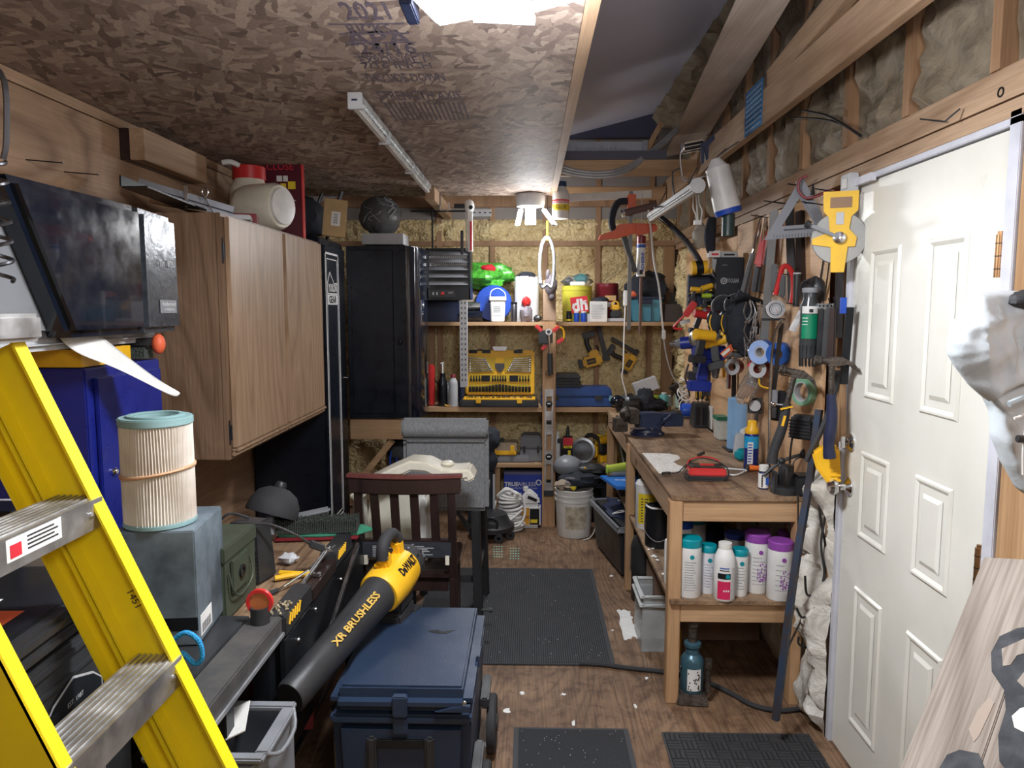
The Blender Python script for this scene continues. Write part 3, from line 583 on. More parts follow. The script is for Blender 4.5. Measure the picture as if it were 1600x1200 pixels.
text(t,'YUKON',(.0192,.183,1.712),.062,INKW,(PI/2,0,PI/2),w=.18,bold=.002); text(t,'GEAR',(.0182,.183,1.643),.06,BLM,(PI/2,0,PI/2),w=.17,bold=.002)
B().cyl((.016,.45,1.15),(.035,.45,1.15),.014,n=14).o('key_lock',CHR,d)
# black wall cabinet on timber frame
t=T('black_cabinet','black steel cabinet with curved glossy front above the timber bracket','cabinet',(-1.18,4.752,.875))
B().prism([(0,0),(.40,0),(.40,.015),(.415,.02),(.43,.04),(.44,.2),(.44,.5),(0,.5)],0,1.115,'xy').o('body',CABK,t,bev=.003)
pr=[(.385,-.012),(.43,.0),(.462,.04),(.478,.12),(.482,.25),(.474,.38),(.455,.48),(.441,.48),(.441,.01),(.385,.0)]
B().prism(pr,.005,1.11,'xy').o('curved_door',GLB,t,bev=.002)
B().box(.03,-.006,.03,.30,-.0005,1.09).o('side_panel',CABK,t,bev=.003); B().ball((.34,-.004,.50),(.012,.008,.02),10,8).o('latch',BLM,t)
t=T('timber_bracket','pale timber bracket with diagonal brace carrying the black cabinet','bracket',(-1.18,4.76,.0))
B().box(0,0,.735,.34,.04,.865).o('rail',K('pine_x'),t,bev=.002); B().box(.342,.0,.735,.40,.45,.865).o('osb_strip',K('osb'),t); B().beam((.04,.02,.44),(.27,.02,.72),.04,.09,(0,1,0)).o('diagonal_brace',K('pine_x'),t,bev=.002)
B().box(.36,.45,0,.40,.49,.865).o('post',K('pine_z'),t,bev=.002)
# ---------------------------------------------------------------- near-left bench
t=T('near_bench','grey steel workbench rail with black legs along the left wall','bench',(-.70,1.64,-.04))
B().box(-.09,-.21,.715,0,.35,.77).o('front_rail',mat('dusty_black',(.05,.05,.052),.6,.2,c2=(.10,.095,.09),ns=8),t,bev=.004); B().box(.0005,-.21,.712,.006,.35,.722).o('rail_lip',GAL,t)
B().box(-.92,0,.74,-.092,.35,.77).o('top',BLK,t,bev=.003)
for y in (.0,.29):
    B().box(-.07,y,.042,-.02,y+.05,.714).o('leg',BLM,t,bev=.003); B().box(-.9,y,.042,-.85,y+.05,.739).o('leg',BLM,t,bev=.003)
B().box(-.9,.05,.4,-.4,.29,.42).o('shelf',BLM,t)
p=atZ(392,945,.77)
t=T('cup_holder','small black cup at the end of the grey bench rail','cup',(-.745,1.945,.731)); B().ring(.026,.020,.045,(0,0,0)).lathe([(.026,0),(.026,.004)],(0,0,0)).o('cup_body',BLK,t)
t=T('red_reflector','red rimmed orange disc standing in the black cup','reflector',(-.745,1.945,.737)); B().ring(.037,.028,.012,(0,.006,.052),axis=1).o('rim',RED,t); B().lathe([(.027,0),(.027,.006)],(0,.003,.052),20,axis=1).o('disc',mat('amber',(.5,.16,.05),.4),t); B().cb(0,0,0,.01,.01,.016).o('stem',RED,t)
# far black workbench with hazard stripes
t=T('black_workbench','black steel workbench with yellow hazard stripes on its rails','bench',(-.693,1.995,0))
B().box(-.92,0,.665,-.065,.98,.695).o('top',K('bench_ply'),t,bev=.002)
for y0,y1 in ((.0,.26),(.55,.80)):
    B().box(-.06,y0,.66,-.0,y1,.725).o('jaw_cap',BLK,t,bev=.006)
    for k in range(5): B().beam((.0008,y0+.03+k*.022,.69),(.0008,y0+.045+k*.022,.72),.0014,.007,(1,0,0)).o('hazard_stripe',YEL,t,sm=False)
B().box(-.062,.26,.66,.0,.55,.70).o('mid_rail',K('dark_wood'),t)
B().box(-.02,.0,.30,-.003,.98,.655).o('side_panel',BLM,t,bev=.002)
b=B()
for y,z in ((.12,.60),(.12,.52),(.30,.62),(.62,.60),(.30,.5)): b.lathe([(.009,0),(.008,.004),(.003,.007)],(-.003,y,z),10,axis=0)
b.o('bolt_head',STL,t)
for x,y in ((-.07,.02),(-.07,.90),(-.9,.02),(-.9,.9)): B().box(x,y,0,x+.05,y+.05,.66).o('leg',BLM,t,bev=.002)
B().cyl((-.03,.20,.715),(-.03,.58,.735),.005,n=8).cyl((-.045,.22,.705),(-.045,.56,.725),.004,n=8).o('guide_rod',STL,t)
B().box(-.9,.07,.18,-.05,.9,.20).o('lower_shelf',BLM,t)
# long silver bar leaning against the bench side
p=at(525,905,2.62);q=at(462,1045,2.1); 
tag(B().beam((-.672,2.18,.44),(-.655,2.72,.70),.012,.02).o('steel_bar',STL,bev=.002),'long steel bar leaning behind the leaf blower','bar')
# grey picture box + filter
t=T('picture_box','tall slate blue box with white barcode label below the filter','box',(-.852,1.80,.732),-.0)
t.rotation_euler=(0,0,.12)
B().cb(-.10,.12,0,.20,.24,.303).o('carton_body',MOD,t,bev=.003); B().box(-.20,-.0015,.04,.0,-.0005,.075).o('dark_band',BLM,t)
B().box(-.0004,.02,.015,.0012,.11,.07).o('barcode_label',LBL,t)
b=B(); 
for k in range(9): b.box(.0013,.03+k*.008,.02,.0019,.033+k*.008,.045)
b.o('barcode_print',INK,t,sm=False)
t=T('filter_cartridge','tall pleated paper filter with teal rims and rubber band','filter',(-.975,1.955,1.077)); R=.088
t.location=tuple(at(252,826,1.87)); t.location.z=1.037; t.scale=(1,1,.87)
vs=[];n=150
for z in (.012,.10,.20,.305):
    for k in range(n):
        r=R*(1-.055*(k%2))*(1+.004*math.sin(k*1.7+z*20)); a=2*PI*k/n+.012*math.sin(z*14+k*.2); vs.append((r*math.cos(a),r*math.sin(a),z))
B().add(vs,[(i*n+k,i*n+(k+1)%n,(i+1)*n+(k+1)%n,(i+1)*n+k) for i in range(3) for k in range(n)]).o('pleats',PURF,t,sm=False)
B().ring(R*1.02,.052,.014).o('bottom_rim',AQ,t,bev=.002); r=B().ring(R*1.03,.050,.024,(0,0,.30)).o('top_rim',AQ,t,bev=.003); B().ring(R*.80,.057,.006,(0,0,.324)).o('inner_lip',AQ,t,bev=.001)
B().ring(.051,.049,.29,(0,0,.012)).o('core_tube',WHM,t)
B().tube([(R*1.015*math.cos(a),R*1.015*math.sin(a),.165+.012*math.cos(a-.4)) for a in [2*PI*k/24 for k in range(24)]],.004,6,1,True).tube([(R*1.012*math.cos(a),R*1.012*math.sin(a),.157+.015*math.cos(a)) for a in [2*PI*k/24 for k in range(24)]],.003,6,1,True).o('rubber_band',mat('rubber_band',(.62,.36,.2),.6),t)
# ammo can
q=atZ(350,950,.772)
t=T('ammo_can','olive green metal ammunition can beside the slate box','can',(-.92,2.11,.697),0); B().cb(0,.02,0,.10,.24,.21).o('can_body',OLV,t,bev=.006); l=B().cb(0,.02,.175,.108,.25,.045).o('lid',OLV,t,bev=.004)
B().box(.051,-.06,.07,.060,.06,.17).o('latch_plate',OLV,t,bev=.003); B().ring(.02,.012,.005,(.062,0,.12),axis=0).o('latch_ring',BLM,t)
B().tube([(.056,-.08,.14),(.066,-.07,.08),(.06,0,.05),(.066,.07,.08),(.056,.08,.14)],.003,6,2).o('bail_wire',OLV,t)
# charger with fins, cord and plug
q=atZ(395,905,.70)
t=T('battery_charger','black finned battery charger standing on the workbench','charger',(-.93,2.36,.697),-.25)
B().cb(0,0,0,.13,.11,.20,tx=.012,ty=.01).o('housing',BLK,t,bev=.008)
for k in range(9): B().cb(0,-.06+.001*k,.012+k*.012,.125,.012,.005).o('fin',BLM,t)
B().box(-.03,-.052,.165,.03,-.0505,.19).o('label',BLM,t); text(t,'felo',(.01,-.0535,.178),.03,INKW); B().box(-.035,-.0538,.168,-.015,-.0528,.188).o('logo_mark',INKW,t)
t=T('charger_cable','black power cord with plug draped over the charger','cord',(-.93,2.36,.70)); B().tube([(.0,.0,.205),(-.05,-.04,.23),(-.09,-.05,.18),(-.085,-.06,.10),(-.03,-.08,.13),(.02,-.08,.20),(.08,-.05,.20),(.15,.0,.15),(.19,.03,.11)],.0045,7,4).o('cable',BLK,t)
B().beam((.19,.03,.11),(.235,.05,.085),.03,.022).o('plug_body',BLK,t,bev=.004); B().beam((.235,.045,.09),(.255,.052,.078),.002,.008).beam((.235,.062,.083),(.255,.07,.071),.002,.008).o('prong',STL,t)
# bell lamp
q=at(412,795,2.75)
t=T('clamp_lamp','black bell shaped lamp shade lying face down on the bench','lamp',(-1.0,2.76,.80))
B().lathe([(.10,0),(.102,.01),(.095,.05),(.075,.085),(.04,.105),(.022,.108)],(0,0,0),28).o('shade',DRK,t)
B().lathe([(.022,.106),(.024,.115),(.018,.13),(.0121,.132)],(0,0,0),16).o('knob',BLK,t)
B().lathe([(.035,0),(.03,.02),(.018,.03),(.016,.07),(.012,.075)],(0,0,-.07),16).o('socket',GRY,t); t.rotation_euler=(-.35,.25,0)
B().cyl((0,0,-.11),(.0,0,-.06),.013,n=12).o('lamp_handle',STL,t)
# brushes
t=T('deck_brush','dark bristle deck brush with green and red block','brush',(-.82,2.80,.70),.12)
B().box(-.17,-.05,0,.15,.05,.012).o('red_base',DRD,t,bev=.005)
b=B(); random.seed(3)
for i in range(46):
    for j in range(6):
        x=-.165+i*.0068; y=-.045+j*.016; h=.045+.012*random.random(); b.box(x,y,.029,x+.005,y+.012,.029+h,tx=.001)
b.o('bristles',BRISTLE,t,sm=False,stuff=True)
B().prism([(-.16,-.03),(.0,-.045),(.15,-.03),(.20,.02),(.16,.07),(.0,.075),(-.16,.05)],.0125,.028,'xy').o('green_block',mat('green_block',(.05,.28,.17),.5),t,bev=.004)
B().beam((-.20,.02,.06),(.03,.06,.095),.05,.018).o('grey_handle',GRY,t,bev=.008)
t=T('screwdriver','chrome screwdriver shaft lying near the charger','screwdriver',(-.80,2.24,.705)); B().cyl((0,0,0),(.07,.10,.03),.004,n=8).o('shaft',CHR,t); B().cyl((-.04,-.06,-.0),(0,0,0),.008,n=8).o('handle',BLK,t)
t=T('yellow_stripper','yellow handled wire stripper lying on the workbench','pliers',(-.78,2.36,.70)); B().tube([(-.06,-.03,.01),(0,.0,.012),(.05,.01,.01)],.009,8,2).tube([(-.06,.02,.01),(0,.01,.012),(.05,.01,.01)],.009,8,2).o('handle',YEL,t); B().cb(.065,.012,.004,.03,.02,.01).o('jaw',STL,t)
t=T('bit_rail','steel bit driver lying in the workbench gap','driver',(-.75,2.42,.702)); B().cyl((0,0,.01),(.03,.16,.02),.006,n=8).o('rod',STL,t); B().cyl((.03,.16,.02),(.035,.19,.022),.01,n=8).o('grip',BLK,t)
t=T('crumpled_wrapper','small crumpled white wrapper behind the bit driver','wrapper',(-.85,2.50,.70)); B().ball((0,0,.018),(.035,.025,.018),10,8,.7,4).o('wrap',LGR,t)
t=T('wood_crumbs','wood chips scattered on the bench rail','wood chips',(-.72,2.05,.727)); b=B()
for k in range(16): b.ball((random.uniform(-.02,.02),random.uniform(-.05,.05),.003),.005,6,4,.6,k)
b.o('chips',K('sawdust'),t,stuff=True)
# cups / jugs under bench
t=bottle('tan plastic beaker under the workbench beside the blower nozzle',(-.60,2.18,.10),.04,.15,BLM,CRM,'cup','beaker',neck=.98,caph=.02,shoulder=.02)
t.location=(-.59,2.28,.0); t.scale=(1.3,1.3,2)
t=bottle('white bottle with yellow label lying under the workbench',(-.62,2.50,.30),.05,.18,WHT,WHT,'bottle','bottle',lab=(YLL,.3,.7)); t.location=(-.62,2.45,.05); t.rotation_euler=(PI/2-.1,0,.4)
t=carton('brown carton stored on the floor below the workbench',(-.84,2.40,.201),.20,.24,.25,DRD,.2,'carton','box')
# black tote in front, on a crate at left
t=T('storage_tote','black storage tote with ribbed rims and grey label behind the ladder','tote',(-.936,1.62,.45),.05)
B().box(-.34,-.55,0,.0,0,.50,tx=-.008,ty=-.008).o('tub',BLK,t,bev=.015)
B().box(-.36,-.57,.50,.02,.02,.522).o('upper_rim',BLK,t,bev=.006); B().box(-.355,-.565,.455,.015,.015,.478).o('middle_rim',BLK,t,bev=.006); B().box(-.352,-.562,.41,.012,.012,.43).o('lower_rim',BLK,t,bev=.006)
B().box(-.36,-.57,.523,.02,.02,.555).o('lid',BLK,t,bev=.010); B().box(-.33,-.54,.550,-.01,-.01,.561).o('lid_panel',BLM,t,bev=.004)
YO=-.09
lb=B().box(-.30,-.42,.5612,-.14,-.20,.5618).o('lid_label',LBL,t); B().box(-.13,-.36,.5612,-.06,-.26,.5618).o('orange_patch',ORG,t)
B().box(.0135,-.42,.34,.018,-.30,.38).o('handle_slot',BLM,t,bev=.003)
def badge(e,x,m,nm): B().prism([(u+YO,w) for u,w in [(-.235-e,.14-e),(-.055+e,.14-e),(-.045+e,.36),(-.075,.385+e),(-.145,.41+e),(-.215,.385+e),(-.245-e,.36)]],x,x+.001,'yz').o(nm,m,t,sm=False)
badge(.004,.0095,LGR,'badge_border'); badge(-.001,.0108,BLM,'badge_field')
text(t,'OKLAHOMA',(.0122,-.145+YO,.325),.034,LGR,(PI/2,0,PI/2),w=.165,bold=.001); text(t,"JOE'S",(.0122,-.145+YO,.265),.06,LGR,(PI/2,0,PI/2),w=.13,bold=.002); text(t,'EST. 1987',(.0122,-.145+YO,.365),.014,LGR,(PI/2,0,PI/2))
t2=T('storage_crate','dark crate on the floor under the black tote','crate',(-.936,1.62,0),.05); B().box(-.33,-.54,.0,.0,.0,.43,tx=-.01,ty=-.01).o('tub',BLM,t2,bev=.015); B().box(-.355,-.565,.415,.015,.015,.447).o('rim',BLM,t2,bev=.008)
# white carton behind the ladder
t=carton('white carton with blue strap behind the ladder and tote',(-1.28,1.76,.732),.30,.20,.37,mat('white_carton',(.62,.6,.64),.6),.1,'white_carton'); B().box(.05,-.1015,0,.065,-.1005,.37).o('blue_strap',BLU,t); B().box(-.02,-.1015,.2,.02,-.1005,.30).o('black_print',INK,t)
t=T('grille_box','small box with black and white barred side behind the ladder','box',(-1.32,1.49,.99)); B().cb(0,0,0,.10,.10,.13).o('case_body',BLM,t,bev=.003)
for k in range(5): B().box(-.04,-.052,.015+k*.022,.04,-.0505,.026+k*.022).o('white_bar',LGR,t)
t.location=tuple(at(10,790,1.55)); t.location=(-1.26,1.70,.995)
# blue rope
t=T('blue_rope','bright blue rope looped round the slate box corner','rope',tuple(at(303,1008,1.62))); B().tube([(-.06,.0,.0),(-.02,.0,.03),(.012,.0,.01),(.018,0,-.03),(-.0,0,-.045),(-.03,.0,-.02),(-.05,.01,-.06)],.006,8,4).tube([(-.05,.01,-.05),(-.085,.0,-.1),(-.10,.0,-.13),(-.115,.0,-.105),(-.09,0,-.10)],.008,8,4).o('strand',mat('rope_blue',(.02,.32,.70),.6,bump=.6,bs=200),t)
# grey bin with paper near bottom
t=T('grey_bin','grey plastic bin holding papers at the foot of the bench','bin',(-.735,1.74,.0),0)
B().prism([(-.17,-.12),(.09,-.12),(.105,-.08),(.105,.12),(-.17,.12)],.0,.53,'xy').o('bin_body',GRY,t,bev=.01); B().box(-.15,-.095,.5305,.078,.095,.5345).o('hollow_shade',BLM,t)  # bin is solid; dark slab on top paints the shade inside
B().box(-.18,-.13,.53,.11,-.10,.545).box(-.18,.10,.53,.11,.13,.545).box(.08,-.10,.53,.115,.10,.545).o('rim',GRY,t,bev=.004)
B().tube([(.11,-.1,.54),(.128,-.05,.515),(.128,.05,.515),(.11,.1,.54)],.005,7,2).o('handle',GRY,t)
tag(B().beam((-.84,1.68,.535),(-.70,1.72,.59),.14,.003).o('paper_sheet',WHM),'white paper sheet sticking out of the grey bin','paper')
# ---------------------------------------------------------------- step ladder
t=T('step_ladder','yellow fibreglass step ladder with aluminium steps leaning at left','ladder',(0,0,0))
Xf=lambda z:-.695-.44*(z-.888)
def rail(Y,off0,dep,inner,z0,z1,name='rail',fl=.03,m=LYE):   # C channel leaning in XZ
    n=Vector((.915,0,.403)); a=Vector((Xf(z0),Y,z0))-n*off0; b_=Vector((Xf(z1),Y,z1))-n*off0; th=.005
    bb=B(); s=inner
    def slab(o0,o1,y0,y1):
        P=[]
        for e in (a,b_):
            for (o_,y) in ((o0,y0),(o1,y0),(o1,y1),(o0,y1)): P.append(e-n*o_+Vector((0,y,0)))
        bb.add(P,[(0,1,2,3),(7,6,5,4),(0,4,5,1),(1,5,6,2),(2,6,7,3),(3,7,4,0)])
    slab(0,dep,0,th); slab(0,th,s*.0,s*fl); slab(dep-th,dep,s*.0,s*fl)
    return bb.o(name,m,t,sm=False)
YA,YBn=1.40,1.02
rail(YA,0,.088,-1,.0,1.54,'front_rail'); rail(YBn,0,.088,1,.0,1.54,'front_rail')
rail(YA-.005,.094,.05,-1,.03,1.52,'rear_rail',.026); rail(YBn+.005,.094,.05,1,.03,1.52,'rear_rail',.026)
for i,z in enumerate((.905,1.23,.60,.30)):
    x=Xf(z); d=Vector((-.5,0,1)).normalized()
    P=[(x+.004,z),(x+.004,z-.058),(x-.002,z-.058),(x-.002,z-.006),(x-.088,z-.006),(x-.088,z)]
    st=B().prism([(u,w) for u,w in P],YBn+.006,YA-.001,'xz').o('step',ALU,t)
    for k in range(7): B().box(x-.084+k*.012,YBn+.012,z+.0003,x-.079+k*.012,YA-.002,z+.0028).o('tread_rib',ALU,st,sm=False)
    B().beam((x-.03,YA-.008,z-.062),(x-.035,YA-.06,z-.008),.014,.003).o('corner_brace',GAL,t); 
    b=B().lathe([(.007,0),(.006,.003),(.002,.005)],(x+.004,YA-.04,z-.028),10,axis=0); b.o('rivet',STL,t)
    B().lathe([(.006,0),(.005,.003),(.002,.005)],(x+.003-.0,YA-.012,z-.0-.02),10,axis=0).o('rivet',STL,t)
x=Xf(1.23)-.001; k=B().box(x+.0045,YBn+.11,1.188,x+.0052,YBn+.25,1.226).o('warning_label',LBL,t,sm=False); B().box(x+.0053,YBn+.118,1.193,x+.0058,YBn+.145,1.215).o('red_oval',RDL,k,sm=False)
b=B()
for j in range(4): b.box(x+.0053,YBn+.16,1.196+j*.007,x+.0057,YBn+.24-.01*(j%2),1.199+j*.007)
b.o('label_print',INK,k,sm=False)
text(t,'1451',(Xf(1.0)-.045,YA-.0012,1.02),.022,INK,(PI/2,1.1,0))
x=Xf(1.57); B().box(x-.17,YBn-.02,1.535,x+.045,YA+.02,1.588).o('top_cap',ALU,t,bev=.008)
# ================================================================ CENTRE FLOOR
# cooler
t=T('cooler','large dark blue wheeled cooler with raised lid in the foreground','cooler',(-.375,2.02,0))
B().box(-.195,.02,.03,.195,.62,.40,tx=-.012,ty=-.012).o('tub',COOL,t,bev=.03)
B().box(-.208,.006,.385,.208,.634,.415).o('tub_rim',COOL,t,bev=.008)
B().box(-.21,.0,.418,.21,.64,.487).o('lid',COOL,t,bev=.028)
B().box(-.178,.035,.4865,.178,.605,.4915).o('lid_panel',COOL,t,bev=.003)
B().box(-.022,-.008,.415,.022,.02,.478).box(-.022,-.002,.36,.022,.02,.412).o('front_latch',COOL,t,bev=.004)
B().box(.203,.25,.44,.215,.33,.478).o('side_latch',COOL,t,bev=.003)
h=B().prism([(.10,.432),(.205,.432),(.205,.452),(.15,.447)],-.006,.01,'xz').o('hinge_mould',COOL,t,bev=.002); B().lathe([(.007,0),(.005,.004)],(.188,-.003,.462),10,axis=1).o('hinge_screw',STL,t)
for x in (-.085,.085): B().box(x-.014,-.004,.0,x+.014,.02,.35).o('handle_arm',BLK,t,bev=.007)
B().box(-.071,.0,.315,.071,.018,.345).o('handle_recess',BLM,t,bev=.004); B().cyl((-.08,-.003,.14),(.08,-.003,.14),.012,n=10).o('handle_bar',BLK,t)
for y in (.10,.50):
    w=B().lathe([(.03,0),(.095,.003),(.10,.010),(.10,.030),(.093,.036),(.03,.034)],(.222,y,.105),26,axis=0).o('wheel',DRK,t); B().lathe([(.03,0),(.028,.006),(.01,.008)],(.2565,y,.105),14,axis=0).o('hub',BLK,w)
B().box(.205,.42,.20,.235,.60,.24).o('wheel_arch',BLK,t,bev=.006); B().box(.205,.02,.20,.235,.18,.24).o('wheel_arch',BLK,t,bev=.006)
q=atZ(690,985,.497); blob(q.x+.375,q.y-2.02,.03,.015,.4917,5,'dark_smudge',BLM,t,h=.0004,n=24,j=1.4)
# leaf blower
Pb=at(612,905,2.52); Pn=at(452,1092,1.93)
ax=(Pb-Pn).normalized(); L=(Pb-Pn).length
t=T('leaf_blower','yellow and black battery leaf blower lying on the cooler','leaf blower',tuple(Pb))
rot=ax.to_track_quat('Z','Y').to_matrix()
zax=ax; xax=Vector((0,0,1)).cross(zax).normalized(); yax=zax.cross(xax)   # y = up-ish
t.matrix_world=Matrix(((xax.x,yax.x,zax.x,Pb.x),(xax.y,yax.y,zax.y,Pb.y),(xax.z,yax.z,zax.z,Pb.z),(0,0,0,1)))
# local: z along axis toward intake, y up
tb=B(); n=32; prof=[(.046,-L),(.050,-L+.01),(.052,-.45),(.058,-.25),(.067,-.10),(.069,-.09),(.069,-.07)]
tb.lathe(prof[:-1]+[(.064,-.08)],(0,0,0),n,.92,1.05)
tube=tb.o('nozzle_tube',BLK,t)
B().lathe([(.0465,-L-.0005),(.043,-L-.0005),(.043,-L+.002)],(0,0,0),n,.92,1.05).o('nozzle_rim',DRK,t)
B().lathe([(.0425,-L-.0012),(.001,-L-.001)],(0,0,0),n,.92,1.05).o('opening_shade',mat('shade_black',(.004,.004,.004),1),t)  # black disc on the closed tube end paints the shade of its mouth
B().lathe([(.071,-.10),(.076,-.09),(.078,-.05),(.080,.0),(.076,.06),(.068,.11),(.03,.13)],(0,0,0),28).o('body_shell',YEL,t)
B().lathe([(.068,.085),(.072,.09),(.07,.13),(.058,.15),(.02,.152)],(0,0,0),26).o('intake_grille',DRK,t)
for k in range(10):
    a=2*PI*k/10; B().beam((.07*math.cos(a),.07*math.sin(a),.10),(.055*math.cos(a),.055*math.sin(a),.157),.008,.008).o('grille_rib',BLM,t)
B().box(-.022,.06,-.055,.022,.125,-.01,tx=.003,ty=.002).o('handle_post',YEL,t,bev=.008); B().box(-.02,.06,.045,.02,.12,.09,tx=.003).o('handle_post',YEL,t,bev=.008)
B().tube([(0,.105,-.045),(0,.145,-.035),(0,.165,.0),(0,.158,.045),(0,.12,.075)],[.022]*9+[.02,.02,.022,.022],10,2).o('handle_grip',DRK,t)
B().box(.0,.075,-.06,.03,.09,.02).o('side_panel',YEL,t,bev=.004); B().cb(.0,.108,-.0,.02,.012,.02).o('trigger',BLK,t,bev=.003)
B().box(-.05,-.105,-.05,.05,-.06,.06).o('battery_mount',BLK,t,bev=.008); B().box(-.048,-.16,-.065,.048,-.106,.07,tx=.004).o('battery_pack',DRK,t,bev=.01); B().box(-.058,-.172,-.05,.058,-.158,.10).o('battery_foot',BLK,t,bev=.006)
def wrap_text(par,st,ang,r,z,size,m,w,bold,tp=0):
    n_=Vector((math.cos(ang),math.sin(ang),0)); x_=Vector((0,0,1)); y_=n_.cross(x_); ct=text(par,st,(0,0,0),size,m,(0,0,0),w=w,bold=bold)
    for v in ct.data.vertices:      # bend the flat print round the shell
        a_=ang+v.co.y/r*(1 if Vector((-math.sin(ang),math.cos(ang),0)).dot(y_)>0 else -1); rr=r+tp*v.co.x; v.co=Vector((math.cos(a_)*rr,math.sin(a_)*rr,z+v.co.x))
wrap_text(t,'XR BRUSHLESS',math.radians(128),.0618,-.30,.034,mat('gold_print',(.60,.38,.07),.5),.27,.001,.034)
wrap_text(t,'DeWALT',math.radians(140),.0810,.02,.042,BLM,.11,.002)
# dark wooden chair (seen from behind)
t=T('wooden_chair','dark brown wooden chair with slatted back and black warning strap','chair',(-.52,3.05,0))
BW=.40
for s in (-1,1): B().beam((s*.20,-.0,.0),(s*.195,.0,.45),.034,.034).beam((s*.195,.0,.45),(s*.195,-.06,.86),.034,.028).o('leg',K('dark_wood'),t,bev=.004); B().beam((s*.17,.38,.0),(s*.17,.36,.44),.036,.036).o('leg',K('dark_wood'),t,bev=.004)
vs=[(-.235,-.07),(-.12,-.09),(0,-.097),(.12,-.09),(.235,-.07)]
poly=vs+[(x,y+.03) for x,y in vs[::-1]]
B().prism(poly,.83,.895,'xy').o('top_rail',K('dark_wood'),t,bev=.005); B().prism([(x*1.03,y*1.0-.004) for x,y in vs]+[(x*1.03,y+.034) for x,y in vs[::-1]],.895,.912,'xy').o('rail_cap',mat('red_brown',(.16,.05,.045),.3),t,bev=.004)
B().box(-.18,-.03,.565,.18,.0,.62).o('lower_rail',K('dark_wood'),t,bev=.003)
for k in range(4):
    x=-.125+k*.083; B().beam((x,-.02,.61),(x,-.075,.84),.036,.014).o('slat',K('dark_wood'),t,bev=.002)
B().box(-.20,-.01,.44,.20,.40,.475).o('seat',K('dark_wood'),t,bev=.008)
B().box(-.17,.01,.38,.17,.03,.438).o('apron',K('dark_wood'),t,bev=.002); B().box(-.17,.34,.38,.17,.36,.438).o('apron',K('dark_wood'),t,bev=.002)
B().box(-.16,.0,.22,.16,.02,.245).o('stretcher',K('dark_wood'),t); B().box(-.19,.02,.18,-.17,.36,.205).box(.17,.02,.18,.19,.36,.205).o('stretcher',K('dark_wood'),t)
s_=B().box(-.19,-.052,.548,.19,-.032,.612).o('warning_strap',DKC,t,bev=.003,label='black strap with white warning print')
for x in (-.14,-.03): lines(s_,x,.603,.09 if x<-.1 else .16,.05,7,-.0525,LGR,.35,'warning_print')
for x in (-.17,.175): B().box(x-.008,-.055,.52,x+.008,-.04,.56).o('strap_tag',CRM,s_)
# cream plastic seat standing beyond the chair
t=T('booster_seat','cream moulded plastic seat shell standing on the wooden chair','booster seat',(-.60,3.22,.476))
def ribbon(pts,wd,th,nm,m,par):   # curved thick plate: pts in xz, width along y
    q=[];n=len(pts)
    for i,(x,z) in enumerate(pts):
        d=Vector((pts[min(i+1,n-1)][0]-pts[max(i-1,0)][0],pts[min(i+1,n-1)][1]-pts[max(i-1,0)][1])).normalized(); q.append((x-d.y*th/2,z+d.x*th/2,x+d.y*th/2,z-d.x*th/2))
    return B().prism([(a,b_) for a,b_,c,d in q]+[(c,d) for a,b_,c,d in q[::-1]],-wd/2,wd/2,'xz').o(nm,m,par,bev=.008)
ribbon([(-.18,.28),(-.10,.35),(0,.40),(.08,.435),(.15,.43),(.21,.40),(.27,.395),(.33,.40),(.345,.37)],.16,.045,'arm_wing',CRM,t)
ribbon([(.16,.22),(.17,.32),(.22,.37),(.29,.385)],.15,.03,'wing_support',CRM,t)
B().box(-.19,-.06,.0,.16,.10,.05).o('seat_base',CRM,t,bev=.015); B().box(-.15,.06,.05,.13,.09,.34,tx=.02).o('back_shell',CRM,t,bev=.012)
B().box(-.19,-.07,.05,-.135,.07,.30,tx=.01).o('side_shell',WHM,t,bev=.015); B().box(.10,-.07,.05,.165,.07,.30,tx=.01).o('side_shell',WHM,t,bev=.015)
B().ball((.235,.0,.432),(.03,.03,.014),10,8).o('button',CRM,t)
# grey upholstered bar stool
t=T('bar_stool','grey upholstered bar stool with tall black legs','stool',(-.405,3.50,-.0))
def pad(x0,y0,z0,x1,y1,z1,nm,bev=.03): return B().box(x0,y0,z0,x1,y1,z1).o(nm,FAB,t,bev=bev)
pad(-.215,.03,.60,.205,.10,1.03,'backrest',.02); B().cyl((-.215,.035,1.015),(.205,.035,1.015),.05,n=20).o('back_roll',FAB,t,bev=.01)
B().cyl((-.205,-.003,.965),(.195,-.003,.965),.004,n=6).o('seam_piping',mat('piping',(.12,.12,.13),.8),t)
pad(-.20,.10,.60,.19,.48,.69,'seat_pad')
for x,y in ((-.17,.03),(.145,-.03),(-.17,.42),(.145,.42)): B().beam((x*1.1,y*1.1-.0,.0),(x,y,.62),.04,.04).o('leg',BLK,t,bev=.004)
B().box(-.18,.03,.24,.15,.05,.27).box(.14,-.03,.26,.16,.42,.29).o('foot_rail',BLK,t,bev=.002)
B().beam((.15,.03,.45),(.05,.03,.60),.02,.02).o('leg_brace',BLK,t); B().cyl((.15,-.045,.13),(.21,-.045,.13),.007,n=8).cyl((.21,-.045,.13),(.225,-.045,.13),.012,n=8).o('foot_bolt',BLK,t)
